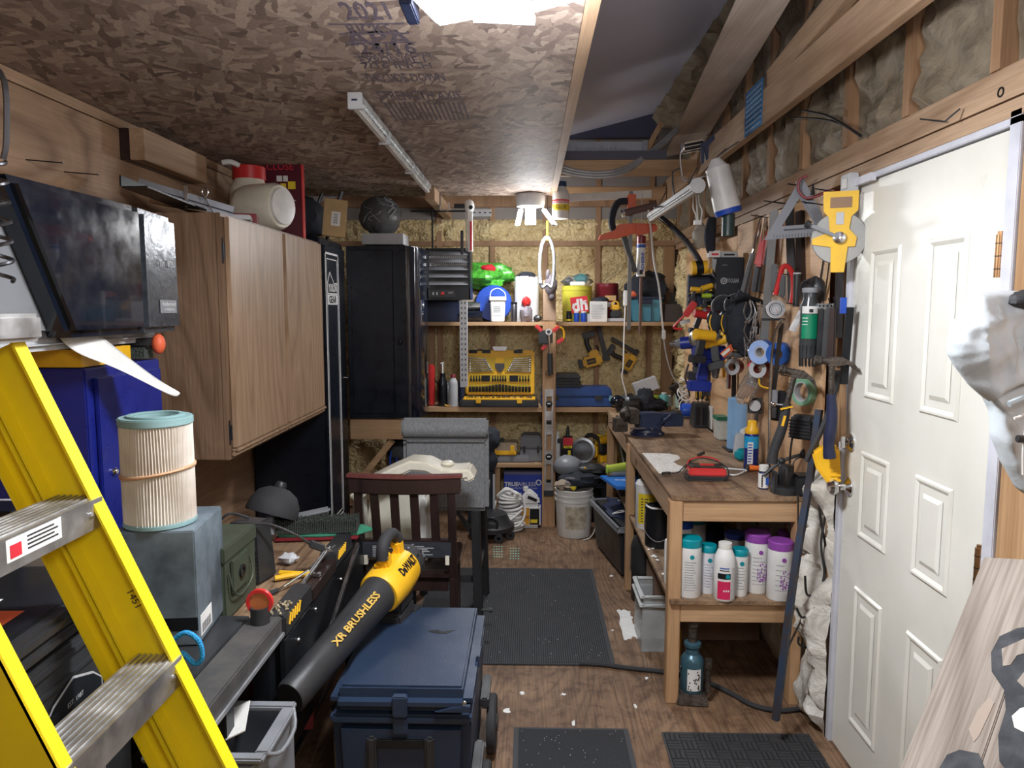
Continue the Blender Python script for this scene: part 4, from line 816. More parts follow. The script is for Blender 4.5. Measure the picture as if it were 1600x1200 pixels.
# mats
t=T('floor_mat','large black ribbed mat in the middle of the plywood floor','mat',(-.06,3.155,0)); B().box(-.52,0,0.0012,.447,1.22,.008).o('mat_base',MATR,t,bev=.003)
b=B(); 
for k in range(92): b.box(-.508+k*.0102,.012,.0081,-.5035+k*.0102,1.208,.0105)
b.o('ribs',CARP,t,sm=False,stuff=True)
b=B(); random.seed(9)
for k in range(60): x=random.uniform(-.25,.42);y=random.uniform(.05,1.17); b.cb(x,y,.0107,.0025,.002+.005*random.random(),.0008)
b.o('lint',LGR,t,sm=False,stuff=True)
t=T('door_mat','small black carpet mat with rubber border at the frame bottom','mat',(.16,2.25,0)); B().box(-.217,0,0.0012,.217,.41,.006).o('rubber_border',MATR,t,bev=.002); B().box(-.198,.018,.0062,.198,.392,.010).o('carpet_pile',CARP,t)
b=B()
for k in range(50): x=random.uniform(-.19,.19);y=random.uniform(.05,.39); b.cb(x,y,.0102,.0015,.004,.0008)
b.o('lint',LGR,t,sm=False,stuff=True)
t=T('rubber_mat','black basketweave rubber mat in front of the door','mat',(.78,2.16,0)); B().box(-.28,0,.0012,.27,.48,.006).o('mat_base',MATR,t)
me=None; s_=.0545
proto=B()
for k in range(3): proto.box(-.0262,-.0255+k*.0175,.0062,.0262,-.0095+k*.0175,.0135,tx=.002,ty=.003)
for i in range(10):
    for j in range(8):
        if me is None: w=proto.o('weave_block',DRK,t,sm=False); me=w.data
        else: w=bpy.data.objects.new('weave_block',me); COL.objects.link(w); w.parent=t
        w.location=(-.276+s_*(i+.5),.012+s_*(j+.5)+.02,0); w.rotation_euler=(0,0,PI/2*((i+j)%2))
# black cable across the floor
P=[atZ(x,y,.012) for x,y in ((905,1036),(940,1038),(985,1044),(1040,1050),(1095,1062),(1140,1082),(1180,1103),(1230,1110),(1285,1098))]
tag(B().tube(P,.010,8,3).o('floor_cable',DRK),'thick black cable running over the floor past the bench leg','cable')
# ================================================================ BACK SHELVES
SY=5.35
t=T('shelf_unit','timber shelf unit with three plywood shelves along the back wall','shelf',(0,SY,0))
B().box(-.80,0,1.475,1.05,.37,1.492).o('shelf_board',K('ply_wall'),t,bev=.001); B().box(-.80,-.018,1.468,1.05,-.001,1.494).o('shelf_edge',K('pine_x'),t)
B().box(-.80,0,.852,.60,.37,.87).o('shelf_board',K('ply_wall'),t); B().box(-.80,-.018,.838,.60,-.001,.872).o('shelf_edge',K('pine_x'),t)
B().box(-.25,0,.432,.60,.37,.448).o('shelf_board',K('ply_wall'),t); B().box(-.25,-.018,.425,.60,-.001,.45).o('shelf_edge',K('pine_x'),t)
B().box(.585,-.10,0,.632,.0-.02,.872).o('upright',K('pine_z'),t,bev=.002)
B().box(-.78,.33,.0,-.74,.37,1.47).o('upright',K('stud'),t); B().box(-.26,.02,0,-.22,.06,.43).o('upright',K('pine_z'),t)
t=T('timber_post','pine post standing in front of the back shelves, brown above','post',(.139,5.275,0)); B().box(-.047,-.02,0,.047,.05,1.50).o('post_lower',K('pine_z'),t,bev=.003); B().box(-.045,-.022,1.505,.045,.05,1.79).o('carton_wrap',mat('post_card',(.40,.27,.18),.75),t,bev=.003)
def sh(px0,px1,pyt,z,Y): # shelf placement: centre x, base z, width, height
    a=at(px0,pyt,Y); b_=at(px1,pyt,Y); return ((a.x+b_.x)/2,Y,z),b_.x-a.x,a.z-z
S1=1.4935; S2=.8735; S3=.4495
l,w,h=sh(668,718,470,S1,5.50); t=T('dark_bin','dark navy plastic bin below the garage heater','bin',l); B().cb(0,0,0,w,.2,h,tx=-.01,ty=-.01).o('tub',NVY,t,bev=.01); B().cb(0,0,h,w+.03,.23,.015).o('rim',BLK,t,bev=.004)
# heater
a=at(666,388,5.05); b_=at(735,468,5.05); W_=b_.x-a.x; H=a.z-b_.z
t=T('garage_heater','black louvred electric garage heater hung above the top shelf','heater',(a.x,5.05,b_.z))
B().box(0,.02,.0,W_,.22,H).o('housing',BLM,t,bev=.004); B().box(0,-.0,.0,.012,.02,H).box(W_-.012,.0,0,W_,.02,H).box(0,0,H-.014,W_,.02,H).box(0,0,0,W_,.02,.085).o('front_frame',BLM,t,bev=.002)
for k in range(5): B().add([(.014,.0,.10+k*.05),(W_-.014,.0,.10+k*.05),(W_-.014,.018,.128+k*.05),(.014,.018,.128+k*.05),(.014,.003,.098+k*.05),(W_-.014,.003,.098+k*.05),(W_-.014,.021,.126+k*.05),(.014,.021,.126+k*.05)],[(0,1,2,3),(7,6,5,4),(0,4,5,1),(1,5,6,2),(2,6,7,3),(3,7,4,0)]).o('louvre',GRY,t,sm=False)
b=B()
for k in range(40): b.box(.02+k*(W_-.04)/40,.019,.20,.022+k*(W_-.04)/40,.0205,.30)
b.o('heating_fins',STL,t,sm=False,stuff=True)
B().box(.015,-.003,.015,W_*.65,-.0005,.065).o('control_panel',BLK,t,bev=.001); B().lathe([(.012,0),(.010,.008)],(W_*.36,-.011,.04),14,axis=1).o('dial',RED,t); B().box(.04,-.005,.03,.05,-.003,.05).box(.065,-.005,.03,.075,-.003,.05).o('switch',LGR,t); text(t,'OFF',(W_*.55,-.0035,.045),.02,LGR)
B().cyl((.03,.10,H),(.03,.10,H+.26),.006,n=8).cyl((-.12,.1,H+.26),(W_-.02,.1,H+.26),.006,n=8).o('hanger_rod',BLM,t)
# hanging perforated rulers
a=at(718,470,5.0); b_=at(732,605,5.0)
def perf(label,p,w,h,horizontal=False):
    t=T('slotted_angle',label,'angle iron',p); 
    if horizontal: B().box(0,0,-h,w,.003,0).o('strip',GAL,t)
    else: B().box(0,0,-h,w*.86,.003,0).box(w*.86,-.0,-h,w*.9,.03,0).o('strip',mat('pale_steel',(.62,.63,.66),.45,.3),t)
    b=B(); N=int((w if horizontal else h)/.035)
    for k in range(N):
        if horizontal: b.box(.02+k*.035,-.001,-h*.55,.035+k*.035,-.0002,-h*.4)
        else:
            for x in (.2,.6): b.box(w*x,-.001,-.02-k*.035,w*(x+.12),-.0002,-.006-k*.035)
    b.o('slots',BLM,t,sm=False); return t
perf('long perforated steel angle hanging below the heater',tuple(a),b_.x-a.x,a.z-b_.z)
a=at(735,327,5.0); b_=at(768,338,5.0); perf('short perforated steel strip beside the white level end',tuple(a),b_.x-a.x,a.z-b_.z,True)
a=at(733,322,4.98); t=T('long_level','long white and red spirit level standing behind the heater','level',tuple(a)); t.location.z-=.0
B().box(-.025,0,-.30,-.018,.03,0).box(-.012,0,-.30,.022,.03,-.0).o('beam_body',WHT,t,bev=.004); B().box(.004,-.002,-.29,.018,-.0005,-.10).o('red_scale',RDL,t); B().ball((-.0,.01,-.0),(.035,.02,.045),14,10).o('end_cap',WHT,t); B().lathe([(.014,0),(.014,.006)],(.012,-.012,-.01),14,axis=1).o('vial',BLM,t); B().beam((-.10,.0,-.0),(-.03,.0,-.0),.012,.03).o('bracket',BLM,t)
a=at(722,360,5.02); tag(B().box(a.x-.012,5.02,a.z-.16,a.x+.008,5.04,a.z).o('black_handle_bar',BLK,bev=.003),'short black bar beside the long white level','bar')
# left side shelf objects
l,w,h=sh(722,757,483,S1,5.46); t=T('foil_roll','black wrapped roll lying on the top shelf behind the steel angle','roll',(l[0]-.02,5.44,S1+.04)); B().cyl((-.09,0,0),(.09,0,0),.04,n=16).o('roll_body',GLB,t); B().cyl((-.08,.06,.07),(.07,.06,.07),.038,n=16).o('top_roll',STL,t)
t=T('brown_parcel','crumpled brown bag behind the black roll','bag',(-.47,5.58,S1)); B().ball((0,0,.11),(.10,.07,.11),14,10,.5,2).o('parcel_body',BRN,t)
a=at(735,420,5.56); t=T('grass_seed_bag','bright green seed bag lying above the blue hose reel','bag',(-.36,5.60,1.745)); B().ball((0,0,.09),(.23,.12,.095),26,16,.45,6).o('bag_body',GRN,t); B().ball((.05,-.08,.14),(.06,.04,.03),12,8,.4,1).o('red_label',RDL,t)
b=B()
for x,z in ((-.1,.09),(-.04,.12),(.05,.05),(-.14,.05),(.12,.1)): b.beam((x,-.128+abs(x)*.2,z),(x+.02,-.124+abs(x)*.2,z+.035),.012,.004)
b.o('leaf_print',BLM,t)
l,w,h=sh(757,795,437+12,S1,5.58); t=T('blue_hose_reel','blue round reel standing behind the white tub','reel',(-.27,5.56,S1+.135)); B().lathe([(.13,0),(.135,.006),(.135,.02),(.13,.026)],(0,-.03,0),28,axis=1).lathe([(.13,0),(.135,.006),(.135,.02),(.13,.026)],(0,-.11,0),28,axis=1).o('reel_flange',BLU,t); B().lathe([(.07,0),(.07,.09)],(0,-.02,0),20,axis=1).o('hub',BLU,t)
t.location.y=5.62
def tub(label,px0,px1,pyt,z,Y,m,lidm=None,name='tub',cat='tub',taper=.1,rib=True,handle=False):
    l,w,h=sh(px0,px1,pyt,z,Y); t=T(name,label,cat,l); r=w/2
    B().lathe([(r*(1-taper),0),(r*(1-taper)+.002,.004),(r*.96,h*.86),(r*.985,h*.87),(r*.985,h*.93),(r*.96,h*.935),(r*.96,h)],(0,0,0),26).o('tub_body',m,t)
    if lidm: B().lathe([(r,h*.0),(r*1.01,.004),(r*1.0,.014),(r*.9,.016)],(0,0,h),26).o('lid',lidm,t)
    return t,w,h
l,w,h=sh(765,791,462,S1,5.42); t=T('white_tub','small white square tub with handle on the top shelf','tub',l); B().cb(0,0,0,w*.78,.10,h*.9,tx=-.008,ty=-.006).o('tub_body',WHT,t,bev=.006); B().cb(0,0,h*.80,w,.125,h*.16).o('lid_rim',WHM,t,bev=.004); B().tube([(-w*.45,0,h*.8),(-w*.42,-.0,h*1.15),(0,0,h*1.28),(w*.42,0,h*1.1),(w*.45,0,h*.8)],.004,6,3).o('bail_handle',WHM,t); B().cb(0,-.053,h*.25,w*.6,.002,h*.4).o('tub_label',LBL,t); lines(t,-w*.25,h*.6,w*.5,h*.25,4,-.0545)
l,w,h=sh(804,842,432,S1,5.52); t=T('white_canister','tall white cylinder with black crumpled top on the top shelf','canister',l); B().lathe([(w/2,0),(w/2,h-.01),(w/2-.008,h)],(0,0,0),28).o('cylinder_body',WHT,t); B().ball((0,0,h),(w/2*.85,w/2*.85,.03),14,8,.5,2).o('black_liner',DKC,t)
l,w,h=sh(798,808,472,S1,5.40); bottle('small dark round tin beside the white canister',l,w/2,h,BLM,PIPE,'tin','tin',neck=.95,shoulder=.02)
l,w,h=sh(812,832,464,S1,5.42); t=T('work_gloves','grey and red work gloves bunched before the white canister','gloves',l); B().ball((0,0,h*.35),(w*.5,.05,h*.38),14,10,.4,3).o('glove_palm',mat('glove_grey',(.30,.27,.30),.8,bump=.5),t); B().ball((0,0,h*.8),(w*.36,.045,h*.22),12,8,.2,5).o('red_cuff',RED,t)
t=T('small_blower_bulb','small black bulb by the timber post on the top shelf','bulb',(.055,5.42,S1)); B().ball((0,0,.025),(.03,.03,.025),12,8,.4).o('bulb_body',BLK,t)
t,w,h=tub('yellow bucket with red square logo on the top shelf',877,926,447,S1,5.50,mat('bucket_yellow',(.62,.58,.06),.4),None,'yellow_bucket','bucket',.12)
k=B().beam((-.012,-.1,.115),(-.005,-.112,.115),.001,.001)
lg=B().box(-.062,-.004,-.055,.062,.0,.06).o('logo_square',RDL,t,bev=.0); lg.location=(.012,-w/2*.93,h*.47); lg.rotation_euler=(.06,-.12,0)
text(lg,'dh',(.002,-.0045,-.004),.115,LBL,bold=.004); B().box(-.05,-.0055,.006,.0,-.0045,.014).box(.02,-.0055,.02,.055,-.0045,.028).o('logo_bar',LBL,lg,sm=False)
t2=T('bagged_goggles','clear plastic bag with teal goggles atop the yellow bucket','bag',(t.location.x,5.50,S1+h)); B().ball((0,0,.03),(w*.46,.07,.055),16,10,.5,7).o('clear_bag',CLO,t2); B().ball((.03,-.01,.05),(.05,.04,.035),12,8,.4,2).o('teal_goggles',mat('teal',(.02,.35,.35),.3),t2); B().ball((-.06,-.02,.03),(.035,.03,.03),12,8,.4,4).o('black_mask',BLK,t2); B().cb(0,-.075,0,.11,.02,.03).o('white_case',WHT,t2,bev=.005)
t2,w,h=tub('dark red pail standing right of the yellow bucket',929,967,443,S1,5.58,DRD,None,'red_pail','bucket',.02); B().box(-.02,-w/2-.003,h*.55,.06,-w/2+.01,h*.68).o('tan_label',mat('tan_lbl',(.7,.45,.2),.6),t2); B().box(-.02,-w/2-.003,h*.38,.05,-w/2+.01,h*.5).o('white_label',LBL,t2)
l,w,h=sh(921,948,471,S1,5.42); t=carton('white paper packed square parcel before the red pail',l,w,.12,h,WHM,0,'white_parcel','parcel',False); lines(t,-w*.4,h*.85,w*.75,h*.7,9,-.0605,LGR); B().ball((.02,0,h+.012),(.06,.05,.02),12,8,.5,2).o('dark_cloth_top',DKC,t)
# sander
l,w,h=sh(952,972,470,S1,5.42); t=T('palm_sander','yellow and black palm sander on the top shelf','sander',l); B().cb(0,0,.03,w*.9,.09,h*.35).o('motor_body',BLK,t,bev=.01); B().cb(-.005,0,.025+h*.35,w*.75,.075,h*.3).o('yellow_body',YEL,t,bev=.012); B().ring(.028,.018,.05,(-.005,.025,h*.82),axis=1).o('grip_loop',YEL,t); B().cb(-.0,0,.002,w*1.35,.09,.025).o('sanding_pad',LGR,t,bev=.004)
for i,(px,m,lb) in enumerate(((889,BLM,'leftmost of the small bottles before the yellow bucket, dark'),(901,BLU,'left of two small blue bottles before the yellow bucket'),(912,BLU,'right of two small blue bottles before the yellow bucket'),(920,LGR,'tiny grey tube at the end of the small blue bottles'))):
    l,w,h=sh(px-4.5 if i<3 else px-2.5,px+4.5 if i<3 else px+2.5,486 if i<3 else 490,S1,5.39); bottle(lb,l,w/2,h,WHT if i in(1,2) else m,m,'bottle','small_bottle',neck=.8,caph=.16,lab=(YLL,.1,.25) if i==0 else None)
# teal tote + black bag
l,w,h=sh(983,1033,464,S1,5.46); t=T('teal_tote','teal plastic tote with dark handle on the top shelf','tote',l); B().cb(0,0,0,w*.82,.22,h*.92,tx=-.012,ty=-.01).o('tub',TTE,t,bev=.008); B().cb(0,0,h*.9,w,.25,.018).o('rim',NVY,t,bev=.004); B().cb(-.02,-.128,h*.72,w*.42,.02,.03).o('handle',NVY,t,bev=.004)
for x in (-.045,.03): B().cb(x,-.117,.01,.004,.01,h*.85).o('rib',NVY,t)
t2=T('black_bin_bag','black plastic bag bulging out of the teal tote','bag',(l[0]+.01,5.48,S1+h)); B().ball((.0,0,.055),(.15,.10,.13),20,14,.5,9).o('bag_body',DKC,t2); B().ball((-.09,-.05,.02),(.05,.04,.035),12,8,.3).o('orange_item',ORG,t2)
l,w,h=sh(1036,1068,475,S1,5.50); t=T('grey_tool_case','grey steel case with small black stand on top','case',l); B().cb(0,0,0,w,.15,h,tx=.005).o('case_body',PIPE,t,bev=.005); B().cb(.0,0,h,w*.55,.10,.02).cb(.0,0,h+.02,w*.3,.06,.06).o('black_stand',BLK,t,bev=.006); B().ball((.03,0,h+.11),(.025,.02,.035),10,8,.3).o('stand_head',BLK,t)
t=T('wood_chock','small wooden chock on the top shelf end','block',(.93,5.39,S1)); B().cb(0,0,0,.06,.05,.012).o('block',K('stud'),t)
# ---- middle shelf
def case_(label,px0,px1,pyt,z,Y,m,dep=.2,name='tool_case',bands=True):
    l,w,h=sh(px0,px1,pyt,z,Y); t=T(name,label,'case',(l[0],Y+dep/2,z)); B().cb(0,0,0,w,dep,h*.48,tx=.004).o('case_base',m,t,bev=.008); B().cb(0,0,h*.5,w*.99,dep*.98,h*.5,tx=.012).o('case_lid',m,t,bev=.012)
    for x in (-.3,.3): B().cb(w*x,-dep/2-.004,h*.35,w*.1,.012,h*.25).o('latch',BLK,t,bev=.002)
    return t
l,w,h=sh(670,679,568,S2,5.42); t=T('red_grease_tube','red tube leaning at the left end of the middle shelf','tube',l); B().cb(0,0,0,w,.04,h*.98).o('tube_body',RED,t,bev=.01); B().tube([(.02,-.01,.2),(.05,-.01,.14),(.055,-.01,.03)],.004,6,3).o('black_hose',BLM,t)
t=bottle('dark squeeze bottle with white nozzle on the middle shelf',sh(684,699,583,S2,5.40)[0],.036,sh(684,699,583,S2,5.40)[2],BLM,BLM,'bottle','oil_bottle',neck=.5,shoulder=.3); h=sh(684,699,583,S2,5.40)[2]; B().cyl((0,0,h),(0,0,h+.07),.006,n=8).cyl((-.012,0,h+.07),(.01,0,h+.078),.006,n=8).o('white_nozzle',WHT,t)
l,w,h=sh(701,715,585,S2,5.37); bottle('silver grey oil bottle with dark red cap',l,w/2,h,DRD,LGR,'bottle','oil_bottle',neck=.5,sx=.7,shoulder=.2)
l,w,h=sh(694,704,598,S2,5.45); bottle('grey bottle behind the silver oil bottle',l,w/2,h,GRY,GRY,'bottle','oil_bottle',neck=.5,shoulder=.2)
l,w,h=sh(716,726,590,S2,5.45); bottle('dark bottle half hidden by the yellow socket set',l,w/2,h,BLM,NVY,'bottle','oil_bottle',neck=.5)
t=T('yellow_clip','small yellow clip lying on the middle shelf','clip',(-.60,5.36,S2)); B().tube([(-.025,0,.012),(0,0,.004),(.02,0,.014),(.03,0,.006)],.005,6,2).o('clip_body',YEL,t)
# socket set
a=at(727,547,5.50); b_=at(835,612,5.50); W_=b_.x-a.x; zb=S2+.075; H=a.z-zb
t=T('socket_set','open yellow and black mechanics tool set standing on the middle shelf','tool set',((a.x+b_.x)/2,5.40,S2))
B().cb(0,0,0,W_+.05,.16,.05,tx=-.004).o('base_case',BLK,t,bev=.008); B().cb(0,0,.051,W_+.01,.13,.012).o('base_tray',YEL,t,bev=.003)
b=B(); random.seed(5)
for k in range(34): x=-W_/2+.02+k*(W_-.04)/33; b.beam((x,-.04+random.uniform(-.01,.01),.068),(x+random.uniform(-.02,.02),.03,.070),.007,.007)
b.o('loose_tools',STL,t,stuff=True)
B().box(-W_/2,.085,.07,W_/2,.115,.075+H).o('lid_case',YEL,t,bev=.01); B().box(-W_/2+.0,.116,.07,W_/2,.125,.075+H).o('lid_shell',BLK,t,bev=.004)
y=.084
b=B(); b.box(-W_/2+.03,y-.004,.09,W_/2-.03,y-.0005,.155).box(-W_/2+.03,y-.004,.17,W_/2-.03,y-.0005,.225)
b.prism([(-W_/2+.025,.24),(-.04,.24),(-.03,.35),(-W_/2+.025,.37)],y-.004,y-.0005,'xz').prism([(W_/2-.025,.24),(.04,.24),(.03,.35),(W_/2-.025,.37)],y-.004,y-.0005,'xz'); b.o('recess',mat('recess_yel',(.55,.36,.02),.5),t,sm=False)
def many(n,mk,nm,m):
    me=None
    for k in range(n):
        b=B()
        if me is None: mk(b); ob=b.o(nm,m,t); me=ob.data
        else: ob=bpy.data.objects.new(nm,me); COL.objects.link(ob); ob.parent=t
        yield k,ob
sp_=(W_-.075)/18
for k,ob in many(19,lambda b:b.lathe([(.0098,0),(.0105,.002),(.0105,.045),(.008,.05)],(0,0,0),10),'socket',BLM): ob.location=(-W_/2+.0375+k*sp_,y-.011,.096); ob.scale=(1,1,.8+.35*math.exp(-((k-9)/3.)**2))
for k,ob in many(14,lambda b:b.lathe([(.007,0),(.0075,.018),(.004,.022),(.004,.042)],(0,0,0),10),'bit_socket',BLM):
    x=(-W_/2+.045+k*.021) if k<4 else ((-.052+(k-4)*.019) if k<10 else (W_/2-.045-(k-10)*.021)); ob.location=(x,y-.009,.176)
for x in (-.105,.105): B().box(x-.032,y-.012,.174,x+.032,y-.005,.219).o('bit_block',BLM,t,bev=.002)
for s in (-1,1):
    for j in range(7):
        L_=.16-.008*j; z=.25+j*.017; x0=s*(W_/2-.035); x1=s*(W_/2-.035-L_); dz=.006*j*.3
        B().beam((x0,y-.009,z),(x1,y-.009,z-.003*j+.008),.004,.006).ball((x0,y-.009,z),(.009,.004,.0075),8,6).ball((x1,y-.009,z-.003*j+.008),(.009,.004,.0075),8,6).o('wrench',STL,t)
B().prism([(-.035,.31),(.035,.31),(.035,.28),(.012,.245),(-.012,.245),(-.035,.28)],y-.008,y-.0045,'xz').o('emblem',PIPE,t)
for x in (-.2,-.1,.14): B().box(x-.032 if x<0 else x-.035,y-.01,.385,x+.032 if x<0 else x+.03,y-.003,.41).o('black_insert',BLM,t,bev=.002)
B().prism([(-.055,.435),(.055,.435),(.045,.405),(-.045,.405)],y-.006,y-.0005,'xz').o('carry_slot',STL,t)
for x in (-.15,.15): B().box(x-.02,y-.004,.073+H,x+.02,y+.02,.082+H).o('case_hinge',BLM,t); B().box(x-.018,-.09,.03,x+.018,-.078,.065).o('case_latch',YEL,t,bev=.002)
# black + blue cases
case_('black ribbed case resting on the blue case','865','908',0,0,0,BLK) if False else None
t=case_('long blue plastic tool case on the middle shelf',845,958,606,S2,5.37,mat('case_blue',(.02,.07,.25),.4),.24); hb=sh(845,958,606,S2,5.37)[2]
t=case_('black ribbed case stacked on the blue case',866,909,585,S2+hb+.003,5.38,BLK,.2); 
for k in range(3): B().cb(0,-.104,.02+k*.022,.17,.012,.008).o('rib',BLM,t,bev=.002)
l,w,h=sh(962,979,622,S2,5.36); t=T('cyan_bracket','pale cyan plastic bracket leaning at the blue case end','bracket',(.60,5.30,S2)); B().prism([(-.02,.09),(.04,.07),(.10,.0),(.05,.0),(-.03,.055)],0,.02,'xz').o('bracket_body',mat('cyan_grey',(.20,.40,.48),.4),t,bev=.003)
# level hanging on the post
a=at(855,609,5.24); 
a0=at(852,608,5.235); a1=at(863,768,5.235); zt=a0.z; H=a0.z-a1.z
t=T('spirit_level','aluminium box level hanging on the timber post','level',((a0.x+a1.x)/2+.0,5.245,a1.z))
w=.062
B().box(-w/2,-.02,0,-w/2+.012,.005,H).box(w/2-.012,-.02,0,w/2,.005,H).o('rail',ALU,t,bev=.001)
segs=[(.0,.10),(.27,.40),(.56,.66),(.93,1.0),(.70,.79)]
for a_,c in segs: B().box(-w/2+.012,-.017,H*a_,w/2-.012,.002,H*c).o('web',ALU,t)
for c in (.345,.86): B().lathe([(.024,0),(.024,.004),(.019,.005)],(0,-.018,H*c),18,axis=1).o('vial_housing',BLM,t); B().cyl((-.012,-.024,H*c),(.012,-.024,H*c),.005,n=8).o('vial',LGR,t)
B().box(-w/2-.004,-.024,-.03,w/2+.004,.008,.01).o('end_cap',BLK,t,bev=.003); B().box(-w/2+.014,-.0185,H*.09,w/2-.014,-.0175,H*.12).box(-w/2+.014,-.0185,H*.66,w/2-.014,-.0175,H*.69).o('label_strip',BLM,t)
B().cyl((0,.0,H+.03),(0,-.03,H+.03),.004,n=6).o('hanging_nail',STL,t)
# clamp with red jaws hanging on the post
a=at(857,525,5.2); t=T('ratchet_clamp','red and black clamp with chrome rod hanging on the post','clamp',tuple(a))
B().cb(-.02,0,-.06,.10,.05,.10).o('clamp_body',BLK,t,bev=.012); [B().beam(a_,b2_,.028,.035,(0,1,0)).o('red_jaw',RED,t,bev=.006) for a_,b2_ in (((-.09,0,.075),(-.045,0,.03)),((.03,0,.03),(.075,0,.07)),((-.05,0,-.095),(-.01,0,-.06)),((.06,0,-.05),(.105,0,-.02)))]
B().ring(.022,.013,.01,(-.0,-.028,.03),axis=1).o('dial_ring',STL,t); B().cyl((.0,-.03,.02),(.01,-.03,-.12),.009,n=10).o('chrome_rod',CHR,t); B().cyl((.01,-.03,-.12),(.015,-.03,-.27),.019,n=14).o('foam_grip',BLK,t); B().ring(.02,.016,.008,(-.0,-.03,-.26),axis=1).o('end_ring',BLM,t)
B().tube([(.05,.0,.07),(.10,.01,.05),(.11,.01,-.01),(.08,.01,-.04)],.007,7,2).o('yellow_band',YEL,t)
# wire loop with yellow strap and grey glove
a=at(855,352,5.1); t=T('steel_cable_loop','grey steel cable loop hanging from a yellow strap','cable',tuple(a)); H=.43
B().tube([(0,0,-.08),(-.035,0,-.13),(-.05,0,-.25),(-.045,0,-.37),(-.03,0,-.42),(.0,0,-.40),(.03,0,-.42),(.045,0,-.35),(.048,0,-.22),(.03,0,-.12)],.011,8,3,True).o('cable_loop',mat('cable_grey',(.45,.47,.52),.35,.7,bump=.5,bs=300),t); B().box(-.006,-.006,-.10,.006,.004,.03).o('yellow_strap',YEL,t); B().cyl((0,0,.03),(0,0,2.352-a.z),.003,n=6).o('hang_wire',PIPE,t)
B().cb(-.045,-.004,-.39,.022,.02,.02).o('clamp_nut',STL,t)
t=T('leather_glove','dark grey work glove hanging behind the cable loop','glove',(a.x+.03,5.215,a.z-.40)); B().ball((0,0,0),(.045,.025,.07),12,8,.3).ball((-.02,0,.07),(.016,.016,.04),8,6).ball((.02,0,.08),(.016,.016,.05),8,6).ball((.005,0,-.08),(.02,.015,.03),8,6).o('glove_body',mat('glove_dark',(.13,.11,.12),.7),t)
# glue bottle by deck edge
a=at(876,342,4.95); t=bottle('white glue bottle with blue cap and red stripes hanging by the deck edge',(a.x,4.95,a.z),.055,.24,mat('cap_blue',(.03,.08,.22),.4),WHT,'bottle','glue_bottle',neck=.6,caph=.14,shoulder=.25,lab=(RDL,.46,.50))
B().lathe([(.0563,.05),(.0566,.052),(.0566,.088),(.0563,.09)],(0,0,0),22).o('yellow_label',YLL,t); B().lathe([(.0563,.10),(.0566,.1005),(.0566,.104),(.0563,.105)],(0,0,0),22).o('red_stripe',RDL,t); text(t,'GLUE',(0,-.0575,.07),.03,BLM)
# nailers hung on back wall (frontal)
def nailer(label,px,py,Y,rot,sc=1,drill=False):
    t=T('battery_nailer',label,'nailer',tuple(at(px,py,Y)),0,ry=rot,sc=sc)
    B().box(-.11,-.035,-.05,.04,.035,.03).o('motor_body',YEL,t,bev=.014); B().prism([(-.06,.03),(.03,.03),(.02,.07),(-.04,.07)],-.03,.03,'xz').o('top_housing',YEL,t,bev=.008)
    B().tube([(-.035,0,.065),(-.045,0,.14),(-.03,0,.175)],.019,10,2).o('grip',BLK,t); B().cb(-.015,0,.17,.10,.06,.045).o('battery',BLK,t,bev=.008)
    B().box(.055,-.022,-.03,.09,.022,.24,tx=.002).o('magazine',BLK,t,bev=.004); B().box(.035,-.02,-.035,.10,.02,-.0).o('magazine_link',BLK,t,bev=.004)
    B().box(-.145,-.03,-.045,-.112,.03,.025).o('nose_cap',BLK,t,bev=.008); B().box(-.08,-.0375,-.03,-.01,-.0358,.012).o('label_plate',BLM,t); text(t,'DeWALT',(-.045,-.0385,-.009),.017,YEL,w=.055); B().tube([(.0,0,.03),(.03,0,.06),(.02,0,.10)],.006,6,2).o('trigger_guard',BLK,t)
    return t
nailer('left yellow nailer hanging on the foam back wall',932,560,5.66,-.25)
t=nailer('right yellow nailer hanging upright beside the white cord',985,560,5.66,-1.05,.85)
# clamps / bars hung from joist
a=at(990,300,4.75)
t=T('orange_bar_clamp','orange bar clamp with grey bar hanging below the truss','clamp',tuple(at(985,360,4.70)))
s=4.7/1150
B().box(-.012,-.006,-.62,.012,.006,.24).o('bar',CLAMPB,t)
B().prism([(-.20,-.06),(-.19,-.03),(-.10,-.0),(-.08,.035),(.03,.045),(.03,-.02),(-.08,-.05)],-.02,.02,'xz').o('fixed_head',ORG,t,bev=.004); B().prism([(.03,.045),(.16,.04),(.17,.0),(.06,-.03),(.03,-.02)],.0,.04,'xz').o('sliding_head',ORG,t,bev=.004)
B().box(-.02,-.025,.10,.03,.02,.22).o('orange_jaw',ORG,t,bev=.004); B().beam((-.04,.02,-.03),(.035,.02,-.26),.03,.06,(0,1,0)).o('black_handle',BLK,t,bev=.006)
B().tube([(-.01,.01,.18),(-.08,.01,.17),(-.115,.01,.08),(-.10,.01,.0),(-.02,.01,-.03)],.022,8,3).o('black_hose',DKC,t)
t=T('brown_flashlight','brown handled torch hung beside the orange clamp','torch',tuple(at(975,333,4.62))); B().cyl((0,0,0),(.20,.02,.05),.022,.022,14).o('torch_body',mat('brown_grip',(.13,.08,.075),.6),t); B().cyl((-.012,-.001,-.003),(.002,0,0),.026,n=14).o('lens_ring',CHR,t)
a=at(1001,432,4.75); t=T('caulk_tube','white and blue caulking tube hanging from a cord','tube',tuple(a)); B().lathe([(.028,0),(.028,.225),(.024,.228)],(0,0,0),20).o('tube_body',WHT,t); B().lathe([(.029,.205),(.029,.25),(.020,.255)],(0,0,0),20).o('red_collar',DRD,t); B().cyl((0,0,.25),(0,0,.30),.010,.004,10).o('nozzle',WHM,t)
